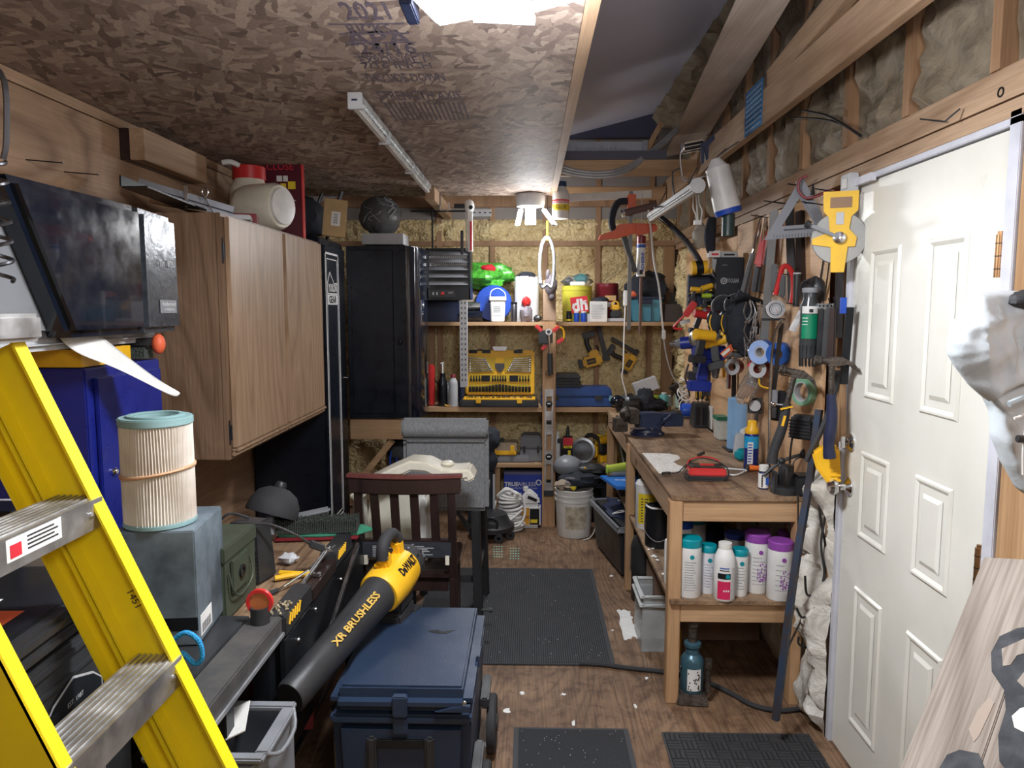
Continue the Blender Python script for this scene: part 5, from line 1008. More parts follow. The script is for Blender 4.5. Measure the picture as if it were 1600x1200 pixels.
B().lathe([(.0285,.18),(.0288,.181),(.0288,.199),(.0285,.2)],(0,0,0),20).o('blue_band',BLL,t); text(t,'ADHESIVE',(.008,-.0295,.09),.026,BLL,(PI/2,-PI/2,0),bold=.001); text(t,'MULTI',(-.014,-.0295,.11),.018,YLL,(PI/2,-PI/2,0)); B().box(-.012,-.030,.012,.008,-.028,.04).o('logo_block',INK,t)
B().cyl((0,0,.30),(0,0,.52),.0025,n=6).o('hang_wire',GAL,t); B().ring(.012,.008,.005,(0,-.0,.31),axis=1).o('hang_ring',BLM,t)
t=T('brown_rod','brown rod hanging below the caulking tube','rod',tuple(at(1000,522,4.76))); B().cyl((0,0,0),(0,0,.38),.009,n=8).o('rod_body',mat('rust_rod',(.20,.12,.10),.6,.3),t)
# cords
Yc=4.6
P=[at(1013,328,Yc),at(1017,360,Yc),at(1022,410,Yc),at(1030,450,Yc),at(1035,505,Yc),at(1037,520,Yc)]
t=tag(B().tube(P,.006,7,3).o('lamp_cable',WHT),'white lamp cord with inline switch hanging right of the caulk tube','cord'); k=at(1037,523,Yc); B().cb(k.x,Yc,k.z-.03,.022,.02,.06).o('inline_switch',WHT,t,bev=.005)
B().tube([at(1037,530,Yc),at(1042,560,Yc),at(1052,590,Yc),at(1066,605,Yc)],.004,6,3).o('cord_tail',LGR,t)
Yc=5.2
t=tag(B().tube([at(977,478,Yc),at(975,530,Yc),at(974,570,Yc),at(972,590,Yc),at(978,615,Yc),at(980,634,Yc)],.005,7,3).o('lamp_cable',WHT),'white cord with switch hanging before the right nailer','cord'); k=at(977,465,Yc); B().cb(k.x,Yc,k.z-.06,.028,.02,.11).o('inline_switch',WHT,t,bev=.005)
# ---- lower shelf
l,w,h=sh(764,808,690,S3,5.40); t=T('organiser_case','small clear organiser with yellow latches on the lower shelf','organiser',(l[0],5.47,S3+.055)); h-=.055
B().cb(0,0,.03,w,.16,h*.62).o('clear_lid',mat('smoky_clear',(.35,.28,.2),.3),t,bev=.004); B().cb(0,-.0,0,w*.95,.165,.04).o('yellow_base',YEL,t,bev=.006)
for x in (-.07,.07): B().cb(x,-.09,.015,.03,.012,.06).o('latch',YEL,t,bev=.002)
B().cb(-.03,0,h*.62+.031,w*.35,.03,.02).o('handle',BLK,t,bev=.004)
l,w,h=sh(782,830,716,S3,5.38); t=T('grey_tray_tool','long grey green tool tray under the organiser','tray',(l[0]-.02,5.47,S3)); B().cb(0,0,0,w+.04,.16,.05,tx=.02).o('tray_body',GRY,t,bev=.01); B().cb(-.14,-.0,.0,.05,.13,.045).o('green_end',LIME,t,bev=.006)
case_('grey plastic case on the lower shelf left of the post',812,848,681,S3+.0,5.42,GRY,.2)
l,w,h=sh(867,876,674,S3,5.40); bottle('slim white bottle right of the timber post',l,w/2,h,WHM,WHT,'bottle','slim_bottle',neck=.5,shoulder=.25)
t=T('spray_trigger','small black spray head beside the slim white bottle','spray head',(.325-.09,5.38,S3)); B().cyl((0,0,0),(0,0,.16),.008,n=8).o('stem',BLK,t); B().box(-.03,-.01,.15,.025,.01,.185).o('trigger_head',BLK,t,bev=.004)
l,w,h=sh(880,895,683,S3,5.37); t=carton('black red and yellow boxed tool on the lower shelf',(l[0],5.40,S3),w,.06,h,BLM,0,'tool_box_carton','box',False)
B().box(-w/2,-.0315,h*.68,w/2,-.0303,h*.98).o('red_print',RDL,t,sm=False); B().box(-w/2+.004,-.0328,h*.58,w/2-.004,-.0316,h*.67).o('yellow_print',YLL,t,sm=False); B().box(0,-.0315,h*.3,.02,-.0303,h*.5).o('picture',YLL,t); text(t,'Titan',(0,-.034,h*.625),.02,BLM)
B().lathe([(.016,0),(.01,.06),(.006,.08)],(0,0,h),12).o('black_top',BLK,t)
a=at(920,705,5.42); t=T('circular_saw','yellow circular saw with silver blade guard on the lower shelf','saw',(a.x-.03,5.42,S3),-.3)
B().lathe([(.09,0),(.092,.004),(.092,.012),(.085,.016)],(0,-.04,.10),26,axis=1).o('blade_guard',GAL,t); B().lathe([(.075,0),(.075,.002)],(0,-.056,.10),26,axis=1).o('blade',STL,t); B().cb(.03,.03,.04,.13,.09,.09).o('motor',YEL,t,bev=.012); B().tube([(-.02,.03,.12),(.02,.03,.20),(.10,.03,.17),(.12,.03,.08)],.016,9,3).o('handle',BLK,t); B().cb(.02,0,.0,.24,.14,.008).o('shoe',STL,t); B().beam((-.10,-.03,.02),(-.05,-.03,.16),.02,.02).o('front_lever',PIPE,t)
a=at(942,700,5.45); t=T('yellow_drill','yellow cordless tool leaning beside the circular saw','drill',(a.x,5.44,S3),.5); B().cb(0,0,.0,.07,.06,.05).o('battery',YEL,t,bev=.006); B().beam((0,0,.05),(.02,0,.13),.035,.04).o('grip',BLK,t,bev=.006); B().cyl((-.04,0,.155),(.07,0,.175),.03,n=14).o('motor',YEL,t)
t=T('yellow_notepad','yellow label pad standing at the shelf end','pad',(.545,5.5,S3)); B().beam((-.03,0,.07),(.0,0,.19),.07,.012,(0,1,0)).o('pad_body',YLL,t); B().box(.03,.0,0,.045,.03,.21).o('yellow_tube',YLL,t)
# ---- floor at the back
l,w,h=sh(783,845,742,.0,5.36); t=carton('blue paint sprayer carton under the lower shelf',(l[0]+.02,5.50,0),w,.26,h,mat('carton_blue',(.02,.05,.36),.45),0,'sprayer_carton','carton',False)
text(t,'TRUE',(-w*.31,-.1325,h*.80),.042,INKW,bold=.0015); text(t,'AIRLESS',(-w*.31+.115,-.1325,h*.80),.040,INKW); text(t,'The Fastest Way To Spray Your Project',(-.02,-.1325,h*.72),.017,INKW,w=.24); B().ring(.022,.014,.001,(w*.38,-.131,h*.84),axis=1).o('ring_logo',INKW,t); B().box(-w*.48,-.1325,h*.25,-w*.05,-.1305,h*.62).o('picture_panel',LGR,t)
B().cb(0,0,h,w*.99,.255,.02).o('lid_flap',mat('carton_top',(.12,.12,.2),.5),t)
q=atZ(797,822,0); t=T('rope_coil','white cable wound in a tall coil on the floor','coil',(q.x,5.22,0))
b=B()
for k in range(12):
    r=.095-.0022*k+.006*math.sin(k*2.1); c=(.006*math.sin(k*1.3),.006*math.cos(k*1.9)); b.tube([(c[0]+r*math.cos(a),c[1]+r*math.sin(a),.012+k*.021+.008*math.sin(a+k)) for a in [2*PI*i/14 for i in range(14)]],.0105,7,1,True)
b.o('cable_winding',WHM,t)
b=B()
for k in range(6): b.tube([(-.09+.01*k,-.02,.24),(-.03,-.03+.01*k,.29+.01*math.sin(k)),(.05,-.02-.01*k,.27),(.09-.01*k,.0,.22),(0.02,.05,.25)],.009,7,3,True)
b.tube([(-.10,-.06,.22),(-.11,-.09,.14),(-.04,-.115,.07),(.06,-.11,.05),(.11,-.08,.13),(.10,-.05,.24)],.009,7,3).tube([(-.09,-.08,.06),(.0,-.115,.09),(.09,-.09,.16)],.009,7,3); b.o('loose_loops',WHM,t)
l,w,h=sh(812,846,762,.0,5.30); t=T('concrete_jug','white jug with orange and black label beside the coil','jug',(l[0],5.27,0))
B().cb(0,0,0,w*.92,.11,h*.62).o('jug_body',WHT,t,bev=.02); B().prism([(-w*.44,h*.6),(w*.44,h*.6),(w*.40,h*.78),(w*.05,h*.96),(-w*.20,h*.99),(-w*.38,h*.80)],-.04,.04,'xz').o('jug_shoulder',WHT,t,bev=.015); B().cyl((-w*.22,0,h*.95),(-w*.22,0,h*1.05),.020,n=14).o('screw_cap',WHM,t); B().beam((-.02,-.0412,h*.82),(.045,-.0412,h*.72),.002,.022,(1,0,0)).o('grip_hole',BLM,t)
B().box(-w*.42,-.0567,h*.1,-w*.05,-.0555,h*.55).o('orange_label',mat('amber_lbl',(.75,.35,.03),.5),t,sm=False); B().box(-w*.03,-.0567,h*.1,w*.4,-.0555,h*.52).o('photo_label',BLM,t,sm=False); B().box(.0,-.0575,h*.15,.05,-.0568,h*.24).o('yellow_patch',YLL,t,sm=False); text(t,'7000',(-.03,-.0575,h*.3),.03,BLM)
q=atZ(897,833,0); t=T('white_bucket','dirty white pail with torn label on the floor','bucket',(.315,5.10,0)); R=.133
B().lathe([(R*.88,0),(R*.90,.004),(R*.975,.245),(R*1.03,.25),(R*1.03,.262),(R*.985,.266),(R*.99,.285),(R*1.03,.289),(R*1.03,.298),(R*.99,.302),(R*1.0,.325),(R*1.03,.329),(R*1.03,.335),(R*.97,.336),(R*.95,.30),(R*.02,.298)],(0,0,0),34).o('pail_body',WHM,t)
B().lathe([(R*.905,.07),(R*.972,.205)],(0,-.0015,0),34).o('label_skin',WHM,t) if False else None
vs=[];nz=2
for z in (.065,.225):
    for k in range(15): a=-PI/2-.55+k*1.25/14; r=R*(.885+.09*z/.245)+.0018; vs.append((r*math.cos(a),r*math.sin(a),z+.004*math.sin(k*2.3)))
B().add(vs,[(k,k+1,k+16,k+15) for k in range(14)]).o('torn_label',mat('stained_label',(.62,.57,.45),.7,c2=(.30,.24,.17),ns=22),t)
B().tube([(R*.96,-.03,.29),(R*1.1,-.07,.18),(R*1.08,-.09,.07),(R*.8,-.13,.015),(R*.4,-.17,.008)],.004,6,3).o('bail_handle',WHM,t)
def stack(name,label,cat,loc,items):
    t=T(name,label,cat,loc)
    for nm,c,r,m,j,s in items: B().ball(c,r,16,10,j,s).o(nm,m,t)
    return t
stack('tool_bag','black tool bag sagging on top of the white pail','bag',(.33,5.10,.337),[('bag_body',(0.02,0,.055),(.15,.11,.06),DKC,.4,3)])
stack('blower_hose','black canister tool lying on the tool bag','tool',(.42,5.14,.337+.09),[('body',(0,0,.03),(.11,.06,.04),BLK,.3,5),('knob',(-.09,-.01,.05),(.04,.03,.03),BLK,.2,1),('brass_tag',(-.03,-.05,.05),(.008,.008,.008),YEL,0,1)])
stack('safety_helmet','grey domed helmet on the black tool bag','helmet',(.27,5.16,.337+.11),[('shell',(0,0,.03),(.10,.09,.075),GRY,.1,5)])
stack('canvas_gloves','tan and grey gloves draped on the pail rim','gloves',(.235,5.03,.34),[('glove',(0,-.0,.03),(.06,.04,.03),BRN,.6,5),('glove',(.05,.0,.05),(.04,.03,.035),mat('glove_grey2',(.25,.23,.24),.8),.6,6),('yellow_tab',(.07,-.03,.02),(.02,.008,.02),YLL,.3,2)])
stack('dark_heap','dark folded tarp stuffed under the lower shelf','tarp',(.48,5.50,0),[('tarp_fold',(0,0,.16),(.14,.13,.17),DKC,.5,3),('tarp_fold',(-.0,-.02,.30),(.13,.12,.09),DKC,.4,8)])
# black tote right of pail
t=T('grey_storage_bin','open dark grey storage bin with white drawstring on the floor','bin',(.60,4.60,0),.17)
hh=.32
B().box(-.11,-.36,0,.12,.25,hh,tx=-.03,ty=-.02).o('tub',BLK,t,bev=.02)
B().box(-.155,-.395,hh-.03,-.135,.285,hh).box(.145,-.395,hh-.03,.165,.285,hh).box(-.155,-.395,hh-.03,.165,-.375,hh).box(-.155,.27,hh-.03,.165,.29,hh).o('rim',GRY,t,bev=.005)
B().ball((0,-.03,hh+.0),(.12,.27,.03),16,10,.6,5).o('dark_liner',NVY,t); B().tube([(-.12,-.16,hh+.02),(-.07,-.20,hh+.04),(-.03,-.16,hh+.035),(-.06,-.12,hh+.025),(-.11,-.15,hh+.02)],.004,6,3).o('drawstring',WHM,t); B().ball((.05,.12,hh+.02),(.05,.04,.01),8,6,.8,2).o('white_scrap',LGR,t)
t=T('white_hook','white plastic hook on the floor beside the grey bin','hook',tuple(atZ(940,855,0))); B().tube([(-.02,.03,.006),(-.02,-.0,.006),(.0,-.02,.006),(.03,-.05,.006)],.005,6,3).o('hook_body',WHM,t)
# shop vac & bottles behind the stool
t=T('shop_vacuum','black wheeled shop vacuum base behind the bar stool','vacuum',(-.26,5.02,0)); B().lathe([(.13,.05),(.155,.06),(.155,.09),(.13,.11),(.10,.17),(.03,.18)],(0,0,0),26).o('base_body',BLK,t); B().ring(.05,.035,.02,(.0,-.12,.12),axis=1).o('hose_port',BLM,t)
for a in (-.4,-1.2,-2.2,2.0): w_=B().ring(.03,.012,.022,(.14*math.cos(a),.14*math.sin(a),.031),axis=1).o('caster',DRK,t); B().beam((.14*math.cos(a),.14*math.sin(a),.033),(.13*math.cos(a),.13*math.sin(a),.06),.012,.012).o('caster_fork',GRY,w_)
t=T('tool_backpack','black upright tool backpack behind the bar stool','backpack',(-.345,5.22,0)); B().cb(0,0,0,.20,.18,.62,tx=.01).o('pack_body',DKC,t,bev=.03); B().ball((.04,-.04,.66),(.10,.10,.09),14,10,.4,4).o('pack_top',DKC,t); B().ball((.07,-.09,.52),(.05,.03,.07),12,8,.3,2).o('side_pocket',DKC,t)
for z in (.12,.3): B().cb(-.0,-.095,z,.13,.02,.12).o('front_pocket',BLK,t,bev=.008)
B().box(.085,-.10,.1,.10,-.088,.42).o('grey_strap',LGR,t)
t=T('cardboard_box','brown corrugated carton half hidden by the black backpack','carton',(-.26,5.50,0)); B().cb(-.02,0,0,.12,.12,.40).o('carton_body',BCR,t,bev=.002)
# clutter behind the diagonal brace
t=T('wrapped_bundle','dark bundle in clear bag behind the timber brace','bag',(-.90,5.05,.0)); B().ball((.02,0,.60),(.10,.08,.12),14,10,.4,4).o('dark_core',DKC,t); B().ball((.04,-.02,.62),(.12,.10,.14),16,12,.4,6).o('clear_wrap',CLO,t); B().cb(0,.0,0,.20,.16,.46).o('carton_base',BCR,t,bev=.003); B().beam((-.08,-.09,.3),(-.05,-.09,.62),.03,.01).beam((-.03,-.09,.25),(-.01,-.09,.58),.025,.01).o('blue_strip',BLU,t)
# ================================================================ RIGHT SIDE: BENCH
t=T('workbench','long plywood topped pine workbench along the right wall','workbench',(.56,2.85,0)); ZB=.86
B().prism([(.02,0),(.53,0),(.53,2.44),(0,2.44),(0,.02)],ZB-.02,ZB,'xy').o('bench_top',K('bench_ply'),t,bev=.002)
B().box(.02,.012,ZB-.105,.53,.05,ZB-.021).o('front_rail',K('pine_x'),t,bev=.002); B().box(-.0,.05,ZB-.105,.035,2.42,ZB-.021).o('side_rail',K('pine_y'),t,bev=.002)
for x,y,w in ((-.005,.0,.05),(.49,.0,.04),(-.015,1.20,.045),(.49,1.2,.04),(.0,2.36,.045),(.49,2.36,.04)): B().box(x,y,0,x+w,y+.06,ZB-.021).o('leg',K('pine_z'),t,bev=.003)
B().box(.0,-.02,.425,.53,2.40,.442).o('lower_shelf',K('bench_ply'),t,bev=.001); B().box(.046,.0,.345,.488,.035,.424).o('lower_rail',K('pine_x'),t,bev=.002)
P=[atZ(x,y,ZB) for x,y in ((1003,708),(1045,709),(1060,712),(1063,717),(1052,722),(1060,727),(1070,730),(1066,736),(1030,740))]
B().prism([(q.x-.56,q.y-2.85) for q in P],ZB,ZB+.0012,'xy').o('paint_patch',mat('paint_patch',(.85,.84,.81),.6,c2=(.6,.56,.5),ns=60),t)
S=ZB+.0005
# vise
q=atZ(1018,680,S); t=T('bench_vise','dark blue bench vise bolted to the workbench edge','vise',(q.x-.02,q.y+.03,S),.15)
B().lathe([(.10,0),(.10,.012),(.085,.02),(.08,.035)],(0,0,0),26).o('swivel_base',NVY,t); B().box(-.065,-.06,.036,.075,.06,.13,tx=.012,ty=.01).o('vise_body',mat('vise_blue',(.03,.045,.10),.45,.3),t,bev=.008)
B().box(.08,-.055,.05,.20,.055,.125,tx=.0,ty=.004).o('jaw_slide',mat('vise_blue2',(.025,.04,.09),.45,.3),t,bev=.006); B().beam((.04,-.062,.06),(.12,-.062,.12),.02,.012).o('body_rib',NVY,t)
B().box(.16,-.045,.10,.19,.045,.142).o('front_jaw',GRIME,t,bev=.003); B().box(-.12,-.06,.07,-.066,.06,.155).ball((-.13,0,.12),(.04,.04,.045),10,8,.5,3).box(-.20,-.02,.02,-.122,.04,.10).o('dirty_anvil',GRIME,t,bev=.004)
B().cyl((.0,-.09,.045),(.0,-.062,.045),.006,n=8).cyl((-.13,-.095,.052),(-.04,-.095,.052),.005,n=8).o('lock_handle',STL,t); 
for a in (-2,-1,1.2): B().lathe([(.012,0),(.010,.008)],(.09*math.cos(a),.09*math.sin(a),.012),6).o('bolt',STL,t)
q=atZ(965,672,S); tag(B().ball((.565-.03,4.30,.84),.022,12,8).o('vise_knob',STL),'round steel knob at the far left edge of the workbench','knob') if False else None
# bench items, back to front
def bz(px,py,z=S): return atZ(px,py,z)
q=bz(1010,640); t=T('white_carton','white tilted carton on the dark clutter at the far bench end','carton',(.80,5.32,1.00)); t.location=tuple(at(1012,612,5.25)); B().box(-.085,-.03,0,.085,.04,.09).o('carton_body',LGR,t,bev=.002); t.rotation_euler=(0,-.36,0)
stack('dark_goggles','black goggles heaped at the far end of the bench','goggles',(.70,5.22,S),[('goggle_shell',(0,0,.06),(.11,.07,.06),BLK,.5,3),('goggle_lens',(-.08,-.05,.08),(.05,.03,.04),GLB,.2,5),('strap',(.12,.0,.09),(.06,.04,.08),DKC,.5,6)])
stack('dark_cloth_heap','navy cloth heap beneath the white tilted carton','cloth',(.86,5.27,S),[('cloth_fold',(0,0,.045),(.13,.08,.045),DKC,.5,3)])
for i,(px,py,w,h,c,m,lb) in enumerate(((1022,637,.03,.09,LIME,LIME,'lime green cup among the far bench clutter'),(1037,632,.035,.11,WHM,mat('teal_bottle',(.15,.45,.42),.4),'teal bottle at the far bench end'),(1045,634,.03,.08,WHT,CLR,'small clear jar beside the teal bottle'),(1062,627,.035,.16,WHT,mat('green_white',(.45,.58,.5),.5),'white and green caulk bottle by the cable coil'),(1078,622,.03,.17,RED,LGR,'grey bottle with red cap behind the pale cable coil'),(1092,620,.035,.21,WHM,LGR,'tall pale tube standing in the far bench corner'))):
    q=bz(px,py); q=q if q.y<5.55 else at(px,py,5.5-.05*(i%2)); bottle(lb,(q.x,q.y,S),w,h,c,m,'bottle','bottle' if i!=0 else 'cup',neck=.5 if i else .98)
q=bz(1050,640); t=T('black_funnel','black cone nozzle leaning over the teal bottle','funnel',(q.x+.04,q.y-.06,S)); B().cyl((.03,0,.01),(-.02,0,.14),.012,.018,12).cyl((-.02,0,.14),(-.045,0,.185),.018,.045,16).o('funnel_body',BLK,t)
q=bz(1073,645); t=T('cable_coil','pale wire coil heaped at the back of the bench','wire',(q.x,q.y-.05,S)); b=B(); random.seed(11)
for k in range(12): c=(random.uniform(-.02,.02),random.uniform(-.02,.02),.05+.014*k); r=.06; b.tube([(c[0]+r*math.cos(a),c[1]+r*.5*math.sin(a),c[2]+.05*math.sin(a*1+k)) for a in [2*PI*i/10 for i in range(10)]],.004,5,1,True)
b.o('wire_strand',WHM,t); 
t=T('black_wire_coil','thin black and grey wires tangled beside the pale coil','wire',(q.x+.10,q.y-.10,S)); b=B()
for k in range(8): c=(random.uniform(-.02,.02),0,.08+.014*k); b.tube([(c[0]+.055*math.cos(a),c[1]+.03*math.sin(a)+.03*math.cos(a*2+k),c[2]+.06*math.sin(a)) for a in [2*PI*i/10 for i in range(10)]],.0028,5,1,True)
b.o('wire_strand',PIPE,t)
b=B(); random.seed(12)
for k in range(18): x=random.uniform(-.2,.16);y=random.uniform(-.10,.06); a=random.uniform(-.6,.6); b.cyl((x,y,.006+.004*(k%3)),(x+.13*math.cos(a),y+.13*math.sin(a),.006+.004*((k+1)%3)),.0035,n=6)
t=T('loose_bits','loose screws, wires and rods scattered on the far bench','scraps',(.83,4.90,S)); b.o('rods',PIPE,t,stuff=True)
b=B()
for k in range(40): x=random.uniform(-.25,.2);y=random.uniform(-.12,.1); b.ball((x,y,.006),(.010,.008,.006),6,4,.4,k)
b.o('screws',GRIME,t,stuff=True)
q=bz(1020,655); t=T('lime_level','small lime green level lying behind the vise','level',(q.x,q.y,S),.05); B().box(-.09,-.015,0,.07,.015,.022).o('level_body',LIME,t,bev=.003)
q=bz(1078,652); t=T('blue_bottle_side','blue round tape case with yellow triangle on the bench','case',(q.x,q.y,S+.045)); B().lathe([(.045,0),(.05,.01),(.05,.11),(.045,.12)],(-.06,0,0),20,axis=0).o('case_body',BLU,t); B().prism([(.062,-.03),(.062,.035),(.03,.0)],-.052,-.048,'xz').o('yellow_mark',YLL,t)
# screwdriver caddy
q=bz(1112,668); t=T('screwdriver_rack','black rack on the bench holding yellow striped screwdrivers','rack',(q.x-.03,q.y+.05,S)); B().cb(0,0,0,.17,.14,.15,tx=.01,ty=.01).o('rack_body',BLK,t,bev=.006)
for k in range(4): B().cb(-.06+k*.04,-.073,.02,.022,.012,.11).o('rack_pocket',BLM,t,bev=.003)
rk=t
def sdrv(label,loc,h=.13,group=None,r=.017,m=YEL):
    t=T('screwdriver',label,'screwdriver',loc,0,group,ry=random.uniform(-.08,.08),rx=random.uniform(-.08,.05)); B().cyl((0,0,-.06),(0,0,0),.004,n=6).o('shaft',STL,t); B().lathe([(r*.6,0),(r,.012),(r,h-.006),(r*.8,h)],(0,0,0),10).o('grip',BLK,t)
    for a in (0,PI/2,PI,1.5*PI): B().beam((r*math.cos(a+.8),r*math.sin(a+.8),.014),(r*math.cos(a+.8),r*math.sin(a+.8),h-.008),.005,.004,(1,0,0)).o('grip_stripe',m,t)
    B().lathe([(r*.9,h-.006),(r*.7,h+.003)],(0,0,0),10).o('cap_end',m,t)
for (px,py0,py1,dy) in ((1107,622,592,0),(1113,608,583,.05),(1118,630,608,-.02),(1097,625,600,.04),(1124,622,602,.06),(1104,640,618,-.04),(1090,636,612,.0)):
    p=at(px,py0,rk.location.y+dy); sdrv('black and yellow striped screwdriver standing in the bench rack',(p.x,p.y,max(p.z,S+.165)),(py0-py1)/1150*p.y*1.25,'striped screwdrivers in the rack',.014)
q=bz(1126,672); t=carton('white carton standing behind the sanding pads on the bench',(q.x+.01,q.y+.07,S),.13,.16,.14,WHM,0,'white_box')
q=bz(1140,688); t=T('small_parts_tub','translucent tub with green lid on the bench','tub',(q.x-.015,q.y+.05,S)); B().cb(0,0,0,.10,.10,.11,tx=-.006,ty=-.005).o('tub_body',mat('milky',(.6,.62,.58),.3),t,bev=.006); B().cb(0,0,.111,.115,.115,.02).o('green_lid',mat('lid_green',(.02,.22,.13),.4),t,bev=.003); B().box(-.0,-.056,.02,.045,-.0505,.075).o('yellow_label',YLL,t)
q=bz(1147,692); t=T('yellow_packet','clear packet with yellow card beside the small tub','packet',(q.x,q.y-.01,S)); B().cb(0,0,0,.075,.012,.075).o('yellow_card',YLL,t); B().cb(0,0,.076,.072,.010,.055).o('clear_top',mat('packet_clear',(.6,.6,.58),.3),t); lines(t,-.025,.06,.05,.03,3,-.0065,INK)
# blue paper roll
q=bz(1158,706); t=T('paper_roll','upright pale blue paper towel roll on the bench by the wall','paper roll',(q.x+.00,q.y+.05,S)); B().lathe([(.058,.01),(.06,.012),(.06,.27),(.058,.272)],(0,0,0),30).o('roll_body',PBL,t); B().cb(0,0,0,.14,.14,.009).o('holder_base',BLK,t,bev=.003); B().cyl((0,0,.0),(0,0,.30),.008,n=8).o('holder_rod',BLK,t)
# things behind spray can
q=bz(1165,722); t=T('white_teal_tool','white and teal glue gun leaning behind the blue spray can','glue gun',(q.x+.01,q.y+.06,S)); B().beam((-.03,0,.02),(-.02,0,.13),.03,.05).o('white_body',LGR,t,bev=.008); B().beam((-.02,0,.13),(.03,0,.16),.02,.03).o('white_arm',WHT,t,bev=.005); B().ball((-.02,-.02,.03),(.035,.03,.03),10,8,.3).o('teal_grip',TEA,t); B().beam((-.04,-.02,.04),(.0,-.02,.02),.012,.02).o('black_band',BLK,t)
q=bz(1176,735); t=T('spray_can','blue spray can with yellow cap standing on the bench','spray can',(q.x,q.y+.03,S)); B().lathe([(.031,0),(.033,.004),(.033,.155),(.028,.168),(.024,.17)],(0,0,0),24).o('can_body',mat('can_blue',(.01,.03,.22),.25,.3),t); B().lathe([(.0333,.10),(.0335,.101),(.0335,.154),(.0333,.155)],(0,0,0),24).o('cyan_band',mat('cyan_band',(.02,.35,.65),.3),t); B().lathe([(.030,.166),(.0315,.17),(.0305,.185),(.021,.20),(.020,.222),(.016,.226)],(0,0,0),24).o('yellow_cap',YEL,t)
B().box(-.026,-.0335,.03,-.002,-.030,.13).o('white_label',LBL,t); lines(t,-.025,.125,.02,.09,7,-.0345,BLL)
q=bz(1195,765); t=bottle('small white and blue pill style bottle at the bench front',(q.x,q.y+.02,S),.021,.098,WHM,mat('navy_bottle',(.02,.03,.10),.4),'bottle','small_bottle',neck=.8,caph=.24,capr=.0195,lab=(LBL,.06,.66)); B().box(.002,-.0222,.02,.014,-.0215,.05).o('blue_patch',BLL,t)
for k in range(8): B().cb(-.013,-.0216,.012+k*.0065,.007,.0012,.0035).o('black_dash',INK,t,sm=False)
# red charger with lead
q=bz(1108,752); t=T('red_charger','red battery charger with grey top and black leads on the bench','charger',(q.x-.0,q.y+.05,S),-.08); B().cb(0,0,.0,.165,.085,.018).o('base',BLK,t,bev=.006); B().cb(0,0,.0185,.16,.082,.034,tx=.004,ty=.004).o('red_body',RED,t,bev=.006); B().cb(0,.0,.053,.15,.07,.008).o('grey_top',GRIME,t,bev=.003); B().beam((-.03,0,.062),(.03,0,.062),.03,.004).o('top_label',RED,t)
B().tube([(-.08,.02,.03),(-.095,-.02,.02),(-.085,-.05,.006),(-.02,-.06,.006),(.05,-.062,.008),(.085,-.04,.02),(.085,0,.05),(.04,.02,.075),(-.02,.02,.085),(-.06,.02,.07),(-.09,.02,.04)],.0028,6,4).o('black_lead',BLK,t); B().tube([(-.08,.02,.04),(-.07,.04,.07),(-.02,.05,.085),(.04,.04,.08),(.075,.03,.05)],.003,6,4).o('red_lead',RED,t)
B().tube([(-.06,.05,.07),(-.09,.06,.035),(-.12,.04,.012),(-.15,.05,.008)],.003,6,3).o('lead_end',BLK,t); B().beam((-.15,.05,.01),(-.185,.035,.01),.01,.012).o('crocodile_clip',GRIME,t); B().beam((-.03,.06,.09),(.0,.08,.10),.01,.012).o('crocodile_clip',GRIME,t)
# striped cord & orange handle
P=[bz(1115,738,S+.006),bz(1135,741,S+.006),bz(1150,742,S+.006),bz(1165,736,S+.006),bz(1185,728,S+.012)]
t=tag(B().tube(P,.004,6,4).o('striped_cord',WHT),'black and white striped cord lying across the bench','cord')
L_=[P[i].lerp(P[i+1],f) for i in range(4) for f in (.1,.35,.6,.85)]
for k,p in enumerate(L_): B().ball(tuple(p),(.0048,.0048,.0048),8,6).o('black_stripe',BLK,t)
q=bz(1182,738); q.y+=.02; B().cyl((q.x-.04,q.y,S+.016),(q.x-.03,q.y,S+.016),.016,n=12).o('black_end',BLK,t); B().cyl((q.x-.03,q.y,S+.016),(q.x+.03,q.y-.004,S+.016),.014,.010,12).o('orange_grip',mat('bright_orange',(.95,.20,.03),.4),t)
q=bz(1145,734); tag(B().beam((q.x-.05,q.y+.02,S+.004),(q.x+.06,q.y-.02,S+.004),.012,.004).o('white_zip_strip',WHT),'thin white strip lying behind the red charger','strip')
# black clutter at right of bench
q=bz(1200,720); stack('metal_junk','heap of grimy metal fittings behind the small bottle','scrap metal',(q.x+.02,q.y+.04,S),[('fitting',(0,0,.05),(.05,.05,.05),GRIME,.7,3),('fitting',(.05,.0,.07),(.04,.04,.04),GRIME,.7,5),('fitting',(-.03,.03,.09),(.03,.03,.03),PIPE,.7,7),('bolt',(.01,-.04,.08),(.012,.012,.02),STL,.3,8),('fitting',(.08,-.03,.03),(.04,.04,.03),GRIME,.6,9)])
q=bz(1233,775); t=T('black_grinder','black cordless motor tool standing on its base','tool',(q.x,q.y+.045,S)); B().lathe([(.048,0),(.048,.02),(.036,.03),(.031,.035),(.030,.11),(.026,.115)],(0,0,0),18).o('tool_body',BLK,t,bev=.001); B().box(-.052,-.02,.0,-.034,.03,.09,tx=.005).o('side_fin',BLK,t,bev=.003)
q=bz(1268,778); t=T('black_charger_box','black square charger box at the bench corner','charger',(q.x-.0,q.y+.06,S)); B().cb(0,0,0,.105,.09,.072,tx=.002).o('charger_body',BLK,t,bev=.006); B().cb(-.01,0,.073,.07,.07,.008).o('battery_seat',BLM,t,bev=.002); B().cb(.0,-.047,.02,.05,.004,.02).o('front_vent',BLM,t)
